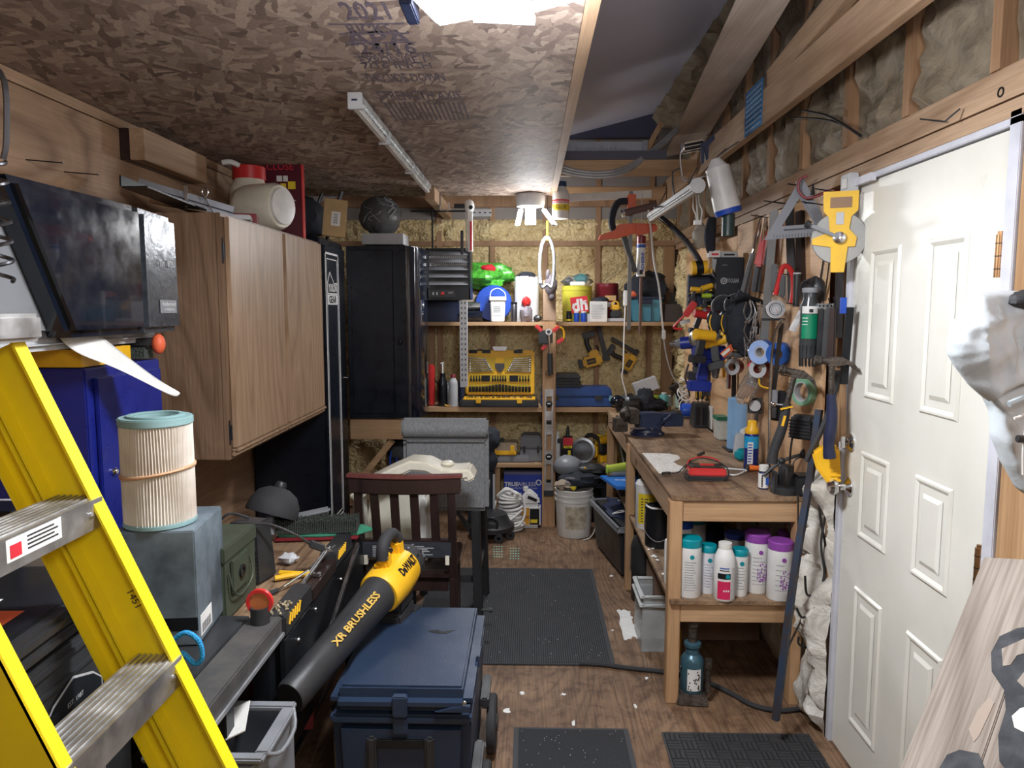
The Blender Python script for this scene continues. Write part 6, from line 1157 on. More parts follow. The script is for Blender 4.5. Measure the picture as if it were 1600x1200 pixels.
t=T('black_tripod_arm','black jointed clamp arm reaching over the charger','clamp',(q.x-.08,q.y+.12,S+.0)); B().tube([(-.07,0,.06),(.0,.0,.12),(.09,.0,.15)],.007,7,1).tube([(-.04,0,.02),(.03,0,.10),(.04,0,.0)],.010,7,1).o('arm_tube',BLK,t); B().ball((.0,0,.12),(.016,.014,.016),10,8).ball((.09,0,.15),(.018,.016,.02),10,8).o('joint',BLK,t)
B().tube([(.09,0,.14),(.05,0,.12),(.05,-.01,.06),(.08,-.02,.03)],.003,6,3).o('thin_cable',BLK,t)
# lower shelf bottles
SL=.4425
def spa(px,py,w,hpx,cap,lb,name='spa_bottle',body=WHT,neckless=True,txt=None,dots=False,caphf=.14):
    q=atZ(px,py,SL); sc=q.y/1150; r=w/2*sc; h=hpx*sc*.985; t=T(name,lb,'bottle',(q.x,q.y+r,SL)); hb=h*(1-caphf)
    B().lathe([(r*.93,0),(r*.98,.004),(r*.98,hb)],(0,0,0),26).o('body',body,t); B().lathe([(r*1.0,0),(r*1.01,.003),(r*1.01,hb*0+h*caphf-.004),(r*.93,h*caphf)],(0,0,hb),26).o('cap',cap,t)
    if txt:
        b=B()
        for k in range(txt):
            zz=hb*.72-k*hb*.6/txt; ww=r*1.1*(1-.4*random.random())
            for u in range(4):
                a0=-PI/2-.62+u*.25*ww/r; a1=a0+.22*ww/r; p0=(r*.985*math.cos(a0),r*.985*math.sin(a0));p1=(r*.985*math.cos(a1),r*.985*math.sin(a1)); b.beam((p0[0],p0[1],zz),(p1[0],p1[1],zz),.001,.0022)
        b.o('label_print',INKG,t,sm=False)
        B().lathe([(.009,0),(.009,.0012)],(0,-r*.983,hb*.83),12,axis=1).o('round_logo',cap,t)
    if dots:
        b=B(); random.seed(4)
        for k in range(70):
            a=random.uniform(-.9,.9); zr=random.uniform(-1,1)
            if a*a+zr*zr>1: continue
            an=-PI/2+.25+a*.55; b.ball((r*.98*math.cos(an),r*.98*math.sin(an),hb*.42+zr*hb*.2),(.0025,.0025,.0028),6,4)
        b.o('dot_pattern',PUR,t)
    return t,r,h
random.seed(21)
spa(1080,936,38,98,TEA,'large white chemical bottle with teal cap at the front left of the lower shelf',txt=12)
spa(1108,929,28,80,TEA,'smaller teal capped white bottle second from the left',txt=9,body=mat('pale_white',(.72,.73,.78),.4))
t,r,h=spa(1135,941,34,95,WHT,'white bottle with crimson label and ribbed white cap on the lower shelf',caphf=.0001)
for o in list(t.children): bpy.data.objects.remove(o)
B().lathe([(r*.93,0),(r,.004),(r,h*.68),(r*.9,h*.78),(r*.62,h*.9)],(0,0,0),26).o('body',WHT,t); B().lathe([(r*.62,h*.9),(r*.64,h*.91),(r*.62,h)],(0,0,0),26).o('cap',WHM,t)
def arc(r,a0,a1,z0,z1,m,nm,par,n=8):
    vs=[(r*math.cos(a0+(a1-a0)*k/n),r*math.sin(a0+(a1-a0)*k/n),z) for z in (z0,z1) for k in range(n+1)]
    return B().add(vs,[(k,k+1,n+2+k,n+1+k) for k in range(n)]).o(nm,m,par)
arc(r*1.01,-PI/2-.9,-PI/2+.35,h*.04,h*.36,PNK,'crimson_label',t); arc(r*1.01,-PI/2-.9,-PI/2+.35,h*.40,h*.50,BLM,'dark_band',t); arc(r*1.01,-PI/2+.45,-PI/2+.95,h*.06,h*.6,mat('grey_label',(.6,.6,.6),.6),'grey_label',t)
arc(r*1.01,-PI/2-.7,-PI/2+.2,h*.54,h*.56,INK,'brand_print',t); arc(r*1.01,-PI/2-.7,-PI/2+.2,h*.58,h*.60,BLL,'brand_print',t); B().lathe([(.009,0),(.009,.001)],(.003,-r*1.01,h*.45),12,axis=1).o('round_logo',TEA,t)
b=B()
for k in range(3): b.box(-.014+k*.009,-r*1.02,h*.18,-.009+k*.009,-r*1.0,h*.21)
b.o('white_print',INKW,t,sm=False)
spa(1158,933,26,78,TEA,'slim teal capped bottle right of the crimson labelled one',txt=8)
spa(1187,929,40,98,PUR,'purple capped white bottle in the middle of the lower shelf',txt=8,dots=True)
spa(1223,941,40,98,PUR,'purple capped white bottle with dotted pattern nearest the blue bar',txt=6,dots=True)
def spaY(px,Y,w,pyt,cap,lb,**k):
    a=at(px,pyt,Y); sc=Y/1150; return spa(pr_(a.x,Y)[0],pr_(a.x,Y)[1],w,(a.z-SL)/sc,cap,lb,**k)
def pr_(x,Y):
    v=Vector((x,Y,SL-CZ)); k=v.dot(FW); return 800+F*v.dot(RT)/k,600-F*v.dot(UP)/k
spaY(1070,3.12,34,815,BLU,'blue capped white bottle in the back row, leftmost')
spaY(1090,3.35,36,812,TEA,'white bottle with dark teal cap in the back row')
spaY(1155,3.15,36,836,mat('navy_cap',(.03,.06,.30),.4),'navy capped bottle behind the crimson labelled one')
spaY(1190,3.10,36,832,PUR,'purple capped bottle hidden behind the middle purple one')
spaY(1238,3.05,34,834,PUR,'purple capped bottle with dark red label by the right leg')
q=atZ(1243,935,SL); t=T('dark_red_can','dark red and white printed can beside the right leg','can',(1.00,3.12,SL)); B().lathe([(.03,0),(.03,.16),(.026,.165)],(0,0,0),20).o('can_body',LBL,t); B().lathe([(.0303,.05),(.0305,.051),(.0305,.13),(.0303,.131)],(0,0,0),20).o('red_band',DRD,t)
t=T('key_hook','small bunch of keys hanging under the bench top','keys',(.855,3.2,.74)); B().tube([(0,0,.0),(.0,.0,-.03)],.002,6).ring(.012,.009,.003,(0,0,-.04),axis=1).box(-.006,-.001,-.09,.004,.001,-.05).box(.003,-.003,-.08,.012,-.001,-.045).o('key_ring',GRIME,t)
t=carton('navy carton at the back of the lower shelf',(.80,3.62,SL),.30,.2,.26,NVY,0,'navy_carton',flap=False)
# lower-left shelf items by the aisle side
q=atZ(1032,868,SL); t=bottle('white solvent bottle with red cap beside the front leg',(.60,3.02,SL),.032,.235,RED,WHT,'bottle','solvent_bottle',neck=.35,caph=.16,shoulder=.1); lines(t,-.02,.15,.04,.12,10,-.0325,INKG)
t=T('paint_can','black paint can with wire handle on the lower shelf','paint can',(.635,3.52,SL)); B().lathe([(.068,0),(.07,.004),(.07,.185),(.072,.187),(.072,.195),(.066,.196),(.06,.19),(.01,.19)],(0,0,0),28).o('can_body',BLM,t); B().tube([(-.07,0,.17),(-.075,-.04,.08),(-.02,-.08,.04),(.05,-.06,.08),(.07,0,.17)],.0025,6,4).o('wire_handle',STL,t); B().tube([(-.065,0,.198),(-.05,-.05,.198),(0,-.068,.198),(.05,-.05,.198)],.005,6,3).o('paint_drip',SPILL,t)
t=T('white_round_can','white and yellow round can of sealer beyond the black paint can','can',(.625,3.82,SL)); B().lathe([(.062,0),(.064,.004),(.064,.23),(.066,.232),(.055,.25),(.02,.252)],(0,0,0),26).o('can_body',WHT,t); arc(.0645,-PI/2-1.0,-PI/2+.5,.03,.19,YLL,'yellow_label',t); b=B()
for k in range(9): b.add([(.0655*math.cos(a),.0655*math.sin(a),z) for z in (.04+k*.015,.046+k*.015) for a in (-PI/2-.7,-PI/2-.3,-PI/2+.1)],[(0,1,4,3),(1,2,5,4)])
b.o('label_print',INK,t,sm=False,stuff=True); B().lathe([(.02,.25),(.018,.28)],(.03,0,0),12).o('red_spout',RED,t)
t=T('paint_tin','dark tin standing just beyond the black paint can','tin',(.70,3.68,SL)); B().lathe([(.05,0),(.05,.17),(.046,.18)],(0,0,0),22).o('tin_body',NVY,t); B().lathe([(.02,.18),(.02,.21)],(0,0,0),12).o('red_cap',DRD,t)
t=T('white_chips','white paint chips on the lower shelf edge','paint chips',(.575,3.22,SL)); b=B()
for k in range(8): b.ball((random.uniform(-.012,.02),random.uniform(-.12,.25),.003),(.008,.012,.003),6,4,.5,k)
b.o('chips',SPILL,t,stuff=True)
# lime tool and blue pad, black tray between shelves
t=T('lime_pole_tool','lime yellow pruner tool lying at the bench shelf end','tool',(.50,4.62,.575)); B().cyl((0,0,0),(.17,.02,.02),.026,.03,12).o('lime_body',mat('lime_y',(.42,.50,.04),.4),t); B().cyl((.02,-.0,-.03),(.13,-.0,-.025),.02,n=10).o('grey_grip',GRY,t); B().cyl((-.012,0,0),(.0,0,0),.028,n=12).o('end_ring',LIME,t); B().cb(.10,.05,-.13,.03,.03,.10).o('support_peg',BLK,t)
t=T('blue_knee_pad','bright blue board with white print on the shelf end','board',(.49,4.33,.512)); B().prism([(-.04,.30),(.20,.30),(.22,.0),(.03,.0)],.0,.02,'xy').o('board_body',mat('bright_blue',(.02,.16,.55),.4),t,bev=.003); text(t,'WORKPRO',(.11,.17,.0205),.045,INKW,(0,0,0),w=.14)
t=T('paint_tray','black tray with pale rim hanging between shelf and bench','tray',tuple(at(988,715,4.75))); 
t.location.z-=.02; B().beam((-.045,0,.14),(.02,0,-.12),.02,.115,(1,0,.4)).o('tray_body',BLK,t,bev=.004); B().tube([(-.09,-.012,.145),(-.035,-.012,-.115),(.045,-.012,-.10),(.03,-.012,.0)],.006,6,0).tube([(-.09,-.012,.145),(-.03,-.012,.155)],.006,6,0).o('pale_rim',LGR,t)
t=T('threaded_bolt','round steel knob on a bolt by the bench corner','knob',tuple(at(963,660,4.95))); B().cyl((-.05,0,0),(.0,0,0),.005,n=8).o('bolt',PIPE,t); B().ball((.0,0,0),.016,12,8).o('knob_ball',STL,t)
# under bench: jug, plastic bins, cardboard, jack
t=T('black_canister','tall black plastic canister under the bench by the second leg','canister',(.625,3.93,0)); B().lathe([(.06,0),(.065,.01),(.065,.16),(.07,.165),(.07,.30),(.055,.35),(.03,.37),(.01,.372)],(0,0,0),22).o('canister_body',BLK,t)
for i,(y,h,l) in enumerate(((3.38,.22,'clear plastic bin under the bench, outer one'),)):
    t=T('clear_bin',l,'bin',(.60,3.42,0)); m_=mat('clear_pl',(.55,.57,.57),.25,alpha=.42); B().box(-.075,-.12,0,.09,.12,.002).box(-.075,-.12,.002,-.072,.12,h).box(.087,-.12,.002,.09,.12,h).box(-.072,-.12,.002,.087,-.117,h).box(-.072,.117,.002,.087,.12,h).o('bin_walls',m_,t,bev=.001); B().box(-.09,-.135,h,-.07,.135,h+.012).box(.085,-.135,h,.105,.135,h+.012).box(-.07,-.135,h,.085,-.118,h+.012).box(-.07,.118,h,.085,.135,h+.012).o('rim',mat('clear_rim',(.6,.62,.62),.3),t,bev=.003)
    t2=T('clear_bin','second clear plastic bin nested inside the outer one','bin',(.60,3.42,.06)); h=.20; B().box(-.07,-.114,0,.085,.114,.002).box(-.07,-.114,.002,-.067,.114,h).box(.082,-.114,.002,.085,.114,h).box(-.067,-.114,.002,.082,-.111,h).box(-.067,.111,.002,.082,.114,h).o('bin_walls',m_,t2,bev=.001); B().box(-.088,-.13,h,-.068,.13,h+.012).box(.083,-.13,h,.103,.13,h+.012).box(-.068,-.13,h,.083,-.114,h+.012).box(-.068,.114,h,.083,.13,h+.012).o('rim',K('clear_rim'),t2,bev=.003)
t=T('amber_bottle','amber bottle standing under the bench behind the front leg','bottle',(.66,3.22,0)); B().lathe([(.03,0),(.032,.005),(.032,.15),(.012,.17),(.012,.2)],(0,0,0),16).o('bottle_body',mat('amber_gl',(.55,.28,.03),.3),t)
t=carton('brown corrugated box lying under the workbench',(.86,3.58,0),.50,.30,.30,BCR,0,'cardboard_box','box'); b=B().box(-.2,-.1515,.04,-.165,-.1505,.085).box(-.19,-.152,.05,-.175,-.1512,.075); b.o('box_symbol',INK,t,sm=False); b=B().ring(.012,.009,.001,(-.06,-.151,.27),axis=1).ring(.012,.009,.001,(-.01,-.151,.27),axis=1); b.o('ring_print',INK,t)
q=atZ(1078,1098,0); t=T('bottle_jack','green blue hydraulic bottle jack on the floor by the bench leg','jack',(.665,2.885,0),-.1)
B().cb(0,.0,0,.13,.12,.045,tx=.012,ty=.01).o('jack_base',GRIME,t,bev=.006); B().lathe([(.045,.045),(.047,.05),(.047,.175),(.038,.19),(.028,.20),(.026,.225),(.034,.232),(.034,.245),(.026,.25)],(0,0,0),24).o('cylinder',mat('jack_blue',(.05,.12,.16),.3,.3),t); B().lathe([(.018,.25),(.018,.31),(.024,.315),(.024,.335),(.018,.34)],(0,0,0),16).o('ram',GRIME,t)
arc(.0478,-PI/2-.5,-PI/2+.7,.06,.15,LBL,'jack_label',t); b=B()
for k in range(22): a=random.uniform(-PI/2-.4,-PI/2+.6); b.ball((.048*math.cos(a),.048*math.sin(a),random.uniform(.065,.145)),(.003,.0015,.004),6,4)
b.o('label_print',INK,t); B().cyl((.062,-.02,.045),(.062,-.02,.15),.011,n=12).o('pump_tube',GRIME,t); B().cyl((.062,-.02,.15),(.062,-.02,.185),.015,n=12).o('pump_head',GRIME,t); B().tube([(-.045,-.02,.15),(-.065,-.02,.13),(-.06,-.02,.06)],.005,6,2).o('carry_handle',PIPE,t)
# blue bar leaning
p0=at(1266,720,2.72); p1=atZ(1212,1128,.012); pm=at(1240,890,2.62); 
t=tag(B().tube([tuple(at(1280,640,2.72)),tuple(at(1268,730,2.70)),tuple(at(1262,770,2.69)),tuple(at(1240,905,2.63)),tuple(at(1212,1125,2.56))],[.016]*40,4,2).o('blue_wrecking_bar',mat('bar_blue',(.025,.045,.085),.45,.3,c2=(.06,.04,.03),ns=20)),'long dark blue flat bar leaning against the bench corner','bar')
t=tag(B().beam(at(1232,1010,2.75),at(1283,905,2.75),.006,.006).o('thin_rod',GRIME),'thin rusty rod leaning on the white insulation blanket','rod')
for i,pts in enumerate((((1292,745),(1290,800),(1283,850),(1288,900),(1275,945),(1255,965),(1245,950)),((1278,760),(1282,810),(1290,860),(1284,915),(1262,930),(1258,900)),((1262,950),(1275,985),(1290,1005),(1278,1015),(1250,1008),(1248,995)))):
    tag(B().tube([tuple(at(x,y,2.68+.02*i)) for x,y in pts],.0045,7,5).o('power_cable',BLK),('black cord hanging down right of the workbench, outermost','black cord looping beside the blue bar','black cord loop resting on the white insulation')[i],'cord')
tag(B().tube([tuple(at(1247,775,2.79)),tuple(at(1247,800,2.835)),tuple(at(1247,900,2.84))],.003,6,2).o('power_cable',BLK),'thin black cord dropping over the bench front edge','cord')
# ================================================================ RIGHT WALL TOOLS
def wt(name,label,cat,px,py,X=XR-.035,rz=-.45,ry=0,sc=1,group=None,rx=0): 
    return T(name,label,cat,tuple(atX(px,py,X)),rz,group,ry=ry,sc=sc,rx=rx)
# nails that carry the tools
t=None
for k,(px,py) in enumerate(((1222,318),(1240,320),(1262,292),(1286,320),(1308,300),(1200,340),(1212,460),(1235,430),(1260,478),(1198,480),(1250,590),(1232,580),(1290,556),(1190,520))):
    q=atX(px,py,XR-.012); B().cyl((q.x,q.y,q.z),(q.x-.08,q.y,q.z+.012),.0025,n=6).o('nail',BLM,wr)
# speed square
t=wt('speed_square','grey rafter square hanging near the top of the right wall','square',1249,338,XR-.09,-.35); s=.105
def tri(k,y0,y1): return [(-.10*k,-.095*k*.9),(.10*k,-.095*k*.9),(.0,.115*k)]
b=B(); o_=[(-.125,-.085),(.10,-.075),(-.005,.135)]; i_=[(-.062,-.035),(.052,-.03),(-.002,.068)]
vs=[(x,y,z) for y in (0,.004) for (x,z) in o_+i_]
b.add(vs,[(0,1,4,3),(1,2,5,4),(2,0,3,5),(6,9,10,7),(7,10,11,8),(8,11,9,6),(0,6,7,1),(1,7,8,2),(2,8,6,0),(3,4,10,9),(4,5,11,10),(5,3,9,11)]); b.o('square_plate',mat('square_grey',(.21,.215,.24),.6,.2),t,sm=False)
B().beam((.10,-.005,-.075),(-.005,-.005,.135),.03,.006,(0,1,0)).o('fence',PIPE,t); b=B()
for k in range(16): b.box(-.09+k*.011,-.0008,-.08+.0004*k,-.088+k*.011,0,-.068+.0004*k)
b.beam((-.055,-.001,-.05),(.07,-.001,-.045),.001,.006); b.o('scale_marks',BLM,t,sm=False)
t=wt('bicycle_hook','dark red screw hook above the rafter square','hook',1270,300,XR-.06,-.3); B().tube([(-.02,0,.06),(-.045,0,.05),(-.052,0,.015),(-.03,0,-.018),(.0,0,-.02),(.03,0,-.01),(.06,0,.005),(.09,.0,-.0),(.10,0,-.01)],.005,7,3).o('hook_rod',DRD,t); B().cyl((.0,0,-.01),(.0,0,.03),.008,.002,8).o('screw_tip',BLM,t)
# reel tape
t=wt('reel_tape','yellow open reel measuring tape hanging beside the door','tape measure',1311,372,XR-.075,-.35)
B().lathe([(.085,0),(.087,.004),(.087,.02),(.085,.024)],(0,.024,-.0),30,axis=1).o('tape_coil',mat('coil_grey',(.35,.35,.34),.5),t)
B().prism([(-.055,.155),(.055,.155),(.055,.09),(.035,.07),(.03,.03),(.055,.0),(.05,-.03),(.028,-.03),(.02,-.115),(-.022,-.115),(-.025,-.03),(-.085,-.02),(-.085,.0),(-.03,.02),(-.035,.07),(-.052,.09)],-.006,-.0005,'xz').o('frame',mat('reel_yellow',(.80,.48,.02),.4),t,bev=.001)
B().box(-.032,-.0075,.10,.035,-.0062,.135).o('grip_slot',mat('slot_brown',(.28,.17,.1),.6),t,bev=.0); B().box(-.012,-.008,.045,.012,-.0062,.085).o('vial',LGR,t); B().lathe([(.022,0),(.020,.012),(.008,.016)],(.0,-.006,-.0),18,axis=1).o('hub',CHR,t); B().beam((0,-.022,0),(-.095,-.024,.045),.012,.012).o('crank_arm',GRY,t,bev=.003); B().cyl((-.095,-.024,.045),(-.105,-.028,.05),.014,n=12).o('crank_knob',BLK,t)
# long bars
def bar(name,label,p,q,w,th,m,X=XR-.05,cat='bar',Xq=None,up=(0,1,0)):
    a=atX(p[0],p[1],X); b_=atX(q[0],q[1],Xq or X); return tag(B().beam(a,b_,w,th,up).o(name,m,bev=.001),label,cat)
bar('steel_ruler','long grey steel straightedge hanging on the right wall',(1210,328),(1194,530),.035,.004,CLAMPB,XR-.08,up=(.6,1,0))
bar('flat_steel_bar','grey flat steel bar behind the rafter square',(1233,322),(1238,470),.045,.006,PIPE,XR-.03,up=(.9,.4,0)); bar('dark_timber_stick','dark wooden stick hanging behind the rafter square',(1250,330),(1251,440),.035,.02,K('dark_wood'),XR-.03,up=(.9,.4,0))
bar('brown_strap','brown leather strap beside the grey straightedge',(1216,345),(1208,440),.016,.006,mat('leather',(.16,.06,.04),.6),XR-.03); bar('thin_rod','thin steel rod leaning below the rafter square, left one',(1290,385),(1276,475),.006,.006,GRIME,XR-.02); bar('thin_rod','thin steel rod leaning below the rafter square, right one',(1297,400),(1288,470),.005,.005,GRIME,XR-.02)
bar('flat_steel_bar','grey flat bar hanging below the reel tape',(1312,418),(1309,528),.034,.004,PIPE,XR-.035,'bar',up=(.9,.45,0)); bar('pine_scrap','pine scrap strip beside the door jamb',(1316,600),(1316,690),.02,.02,K('pine_z'),XR-.025,'strip')
bar('black_crowbar','black bar hanging beside the door jamb',(1328,480),(1318,600),.024,.014,BLM,XR-.04); bar('blue_handle_tool','blue handled tool hanging beside the door jamb',(1318,465),(1317,490),.018,.015,BLU,XR-.06,'tool')
# pliers
def pliers(label,p,q,m,X=XR-.06,w=.014,cat='pliers'):
    a=atX(p[0],p[1],X); b_=atX(q[0],q[1],X); d=(b_-a); L_=d.length; t=T('long_pliers',label,cat,tuple(a)); d=Vector(d)
    o=Vector((.012,.012,0)); B().tube([(0,0,0),tuple(d*.18+o),tuple(d*.45)],w*.45,8,2).tube([(0,0,0),tuple(d*.18-o*.4),tuple(d*.45+o*.4)],w*.4,8,2).o('chrome_jaw',CHR,t); B().tube([tuple(d*.45),tuple(d*.7-o*.8),tuple(d-o)],w*.8,10,2).o('grip',m,t); B().tube([tuple(d*.45),tuple(d*.7+o*.8),tuple(d+o*1.2)],w*.8,10,2).o('grip',m,t)
pliers('long reach pliers with grey grips hanging before the black tool board',(1189,340),(1162,460),GRY); pliers('long reach pliers with dark grips beside the red file',(1197,340),(1180,455),mat('dark_grey_grip',(.1,.11,.13),.6))
t=wt('red_scabbard','long red plastic sheath hanging between pliers and straightedge','sheath',1191,382,XR-.06,-.3,ry=.14); B().box(-.02,-.012,-.10,.022,.012,.095,tx=.010).o('sheath_body',RED,t,bev=.010); B().box(.020,-.01,-.09,.03,.0,.12).o('black_spine',BLM,t)
t=wt('red_saw_handle','red frame saw handle hanging above the pressure gauge','saw',1226,442,XR-.06,-.35)
B().tube([(-.035,0,-.05),(-.02,0,.02),(-.01,0,.065),(.012,0,.065),(.03,0,.03),(.035,0,-.03),(.03,0,-.085)],.011,8,2).o('red_frame',RED,t); B().box(-.02,-.015,-.06,.005,.012,.035).o('black_core',BLK,t,bev=.006); B().box(-.055,.0,-.04,-.03,.02,.08).o('black_back',BLK,t,bev=.004)
t=wt('black_grip_tool','black gripped tool hanging right of the red saw handle','tool',1245,448,XR-.05,-.4); B().cyl((0,0,-.08),(0,0,.05),.013,.016,12).o('grip',BLK,t); B().cyl((0,0,.05),(0,0,.056),.016,n=12).o('end_cap',LGR,t)
t=wt('black_cable_coil','coiled black cable hanging above the cable tie jar','coil',1266,455,XR-.06,-.4)
b=B()
for k in range(6): b.tube([(.0+.022*math.cos(a)+.006*k-.015,.004*k-.01,.04*math.sin(a)+.003*k) for a in [2*PI*i/12 for i in range(12)]],.003,6,1,True)
b.o('coil_loop',PIPE,t); B().ball((.025,.01,.0),(.035,.02,.05),12,8,.2).o('black_pouch',BLK,t)
# gauge
t=wt('tyre_gauge','round dial pressure gauge hanging on the right wall','gauge',1211,483,XR-.10,-.15); B().lathe([(.036,.0),(.038,.004),(.038,.02),(.034,.03)],(0,.02,0),26,axis=1).o('gauge_body',BLK,t); B().ring(.038,.032,.006,(0,-.008,0),axis=1).o('chrome_bezel',STL,t); B().lathe([(.031,0),(.031,.002)],(0,-.010,0),26,axis=1).o('dial_face',LGR,t)
B().ring(.026,.023,.001,(0,-.0125,0),axis=1).ring(.017,.016,.001,(0,-.0125,0),axis=1).o('dial_rings',BLM,t); B().beam((0,-.014,0),(.008,-.014,-.014),.003,.001).o('needle',RED,t); B().box(-.05,-.0,-.048,.04,.02,-.038).o('bracket_arm',BLM,t)
# tie jar etc.
t=wt('cable_tie_jar','clear jar of black cable ties with green label','jar',1262,560,XR-.075,-.3); B().lathe([(.03,0),(.032,.01),(.033,.20),(.026,.22),(.026,.245)],(0,0,0),22).o('jar_body',mat('jar_dark',(.05,.055,.06),.2),t); arc(.0345,-PI/2-.9,-PI/2+.9,.075,.165,mat('label_green',(.0,.25,.12),.5),'green_label',t,12); arc(.0346,-PI/2-.9,-PI/2+.9,.168,.195,LBL,'white_label',t,12); arc(.0352,-PI/2-.1,-PI/2+.3,.172,.185,BLM,'print',t,4)
for k in range(3): arc(.0352,-PI/2-.8,-PI/2-.2,.15-k*.012,.153-k*.012,LBL,'print',t,4)
B().lathe([(.028,.245),(.03,.25),(.03,.262),(.02,.265)],(0,0,0),22).o('lid',mat('lid_clear',(.3,.32,.34),.2),t); b=B()
for k in range(14): a=2*PI*k/14; b.cyl((.028*math.cos(a),.028*math.sin(a),-.03),(.031*math.cos(a),.031*math.sin(a),.05),.003,n=5)
b.o('cable_tie',BLM,t,stuff=True)
for i,(px,m,lb) in enumerate(((1283,BLM,'bag of long black cable ties next to the tie jar'),(1292,BLK,'second black cable tie bag next to the tie jar'),(1300,K('dark_wood'),'brown bag of cable ties beside the grey blade'))):
    t=wt('cable_tie_bag',lb,'bag',px,520,XR-.05,-.5); B().box(-.014,-.008,-.095,.014,.008,.09,tx=.003).o('bag_body',m,t,bev=.005); B().tube([(0,0,.09),(.004,0,.11),(.0,-.01,.125)],.002,5,2).o('tie_tail',BLM,t)
a=atX(1250,478,XR-.09); b_=atX(1303,478,XR-.03); t=tag(B().beam(a,b_,.003,.018).o('hanger_strap',GAL),'perforated metal strap holding the cable tie bags','strap')
d=b_-a
for k in range(9): p=a+d*(.06+k*.11); B().ball((p.x-.003,p.y-.003,p.z),(.004,.004,.004),6,4).o('strap_hole',BLM,t)
t=wt('dust_mask','silver grey packet hanging behind the tie jar','packet',1246,500,XR-.045,-.5,ry=.4); B().box(-.015,-.004,-.05,.015,.004,.04,tx=.003).o('packet_body',STL,t,bev=.003)
# tapes
def tapes(label,px,py,ro,ri,h,m,core,X,rz=-PI/2+.0,group=None): return reel(label,tuple(atX(px,py,X)),ro,ri,h,m,core,rz,name='tape_roll',group=group)
t=T('blue_tape','wide roll of blue masking tape on the right wall peg','tape',tuple(atX(1191,550,XR-.095)),-.75); B().ring(.052,.024,.055,(0,.03,0),axis=1).o('tape_winding',mat('tape_blue',(.02,.12,.50),.5),t,bev=.001); B().ring(.0525,.026,.002,(0,-.025,0),axis=1).o('pale_side',mat('tape_pale',(.35,.5,.85),.5),t); B().ring(.025,.02,.056,(0,.031,0),axis=1).o('core',LGR,t)
t=T('blue_tape','second blue tape roll behind the curved steel bow','tape',tuple(atX(1217,553,XR-.05)),-.75); B().ring(.05,.024,.05,(0,.03,0),axis=1).o('tape_winding',K('tape_blue'),t,bev=.001)
t=T('red_tape','dark red tape roll below the blue tape','tape',tuple(atX(1187,576,XR-.09)),-.7); B().ring(.040,.022,.05,(0,.03,0),axis=1).o('tape_winding',DRD,t,bev=.001); B().ring(.0405,.020,.002,(0,-.022,0),axis=1).o('pale_side',LGR,t)
t=T('red_tape','smaller dark red tape roll farther back on the wall','tape',tuple(atX(1147,573,XR-.09)),-.7); B().ring(.040,.02,.05,(0,.03,0),axis=1).o('tape_winding',DRD,t,bev=.001); B().ring(.0405,.02,.002,(0,-.022,0),axis=1).o('pale_side',LGR,t)
t=T('green_tape','green masking tape roll hanging on the plywood by the hammer','tape',tuple(atX(1256,612,XR-.045)),-1.15); B().ring(.055,.038,.03,(0,.015,0),axis=1).o('tape_winding',mat('tape_green',(.25,.42,.28),.5,c2=(.12,.33,.2),ns=40),t,bev=.001); B().ring(.039,.035,.031,(0,.016,0),axis=1).o('core',LGR,t)
# curved bow and clamp rail
P=[atX(x,y,XR-.12) for x,y in ((1222,500),(1212,520),(1206,560),(1203,620),(1202,690),(1200,740))]
t=tag(B().tube([tuple(p) for p in P],.006,8,3).o('steel_bow',STL),'curved steel saw bow hanging over the blue tapes','saw bow'); p=P[-1]; B().cyl((p.x,p.y,p.z-.02),(p.x,p.y,p.z+.04),.010,n=10).o('black_tip',BLK,t)
bar('clamp_rail','grey clamp rail hanging beside the curved bow',(1221,505),(1209,610),.018,.008,PIPE,XR-.10,'clamp'); t=wt('sliding_clamp','grey sliding clamp head with chrome screw on the right wall','clamp',1209,620,XR-.10,-.3); B().cb(0,0,-.03,.03,.02,.06).o('head_body',GRY,t,bev=.003); B().cyl((.0,-.01,-.03),(.05,-.01,-.032),.005,n=8).ball((0,-.01,-.03),.012,10,8).o('chrome_screw',CHR,t); B().cb(0.0,0,-.09,.025,.02,.05).o('lower_jaw',PIPE,t,bev=.003)
# paint brushes in bag
t=wt('brush_packet','clear packet of silver tipped brushes hanging by the red tape','brushes',1172,602,XR-.10,-.3,ry=.45)
for k in range(5): B().cyl((-.028+k*.013,-.003*k,-.075),(-.018+k*.009,0,.0),.007,.005,8).o('pale_handle',K('pine_z'),t); B().cyl((-.018+k*.009,0,.0),(-.014+k*.008,0,.075),.006,.004,8).o('silver_ferrule',STL,t)
B().ball((0,0,.0),(.042,.02,.10),16,12,.2,3).o('clear_wrap',CLO,t)
t=wt('red_sticker_card','bright red label card behind the blue tape','card',1177,570,XR-.08,-.4,ry=.5); B().box(-.022,-.002,-.02,.022,.002,.02).o('card_body',RDL,t); B().box(-.012,-.004,-.012,.012,-.0025,-.004).o('white_print',INKW,t)
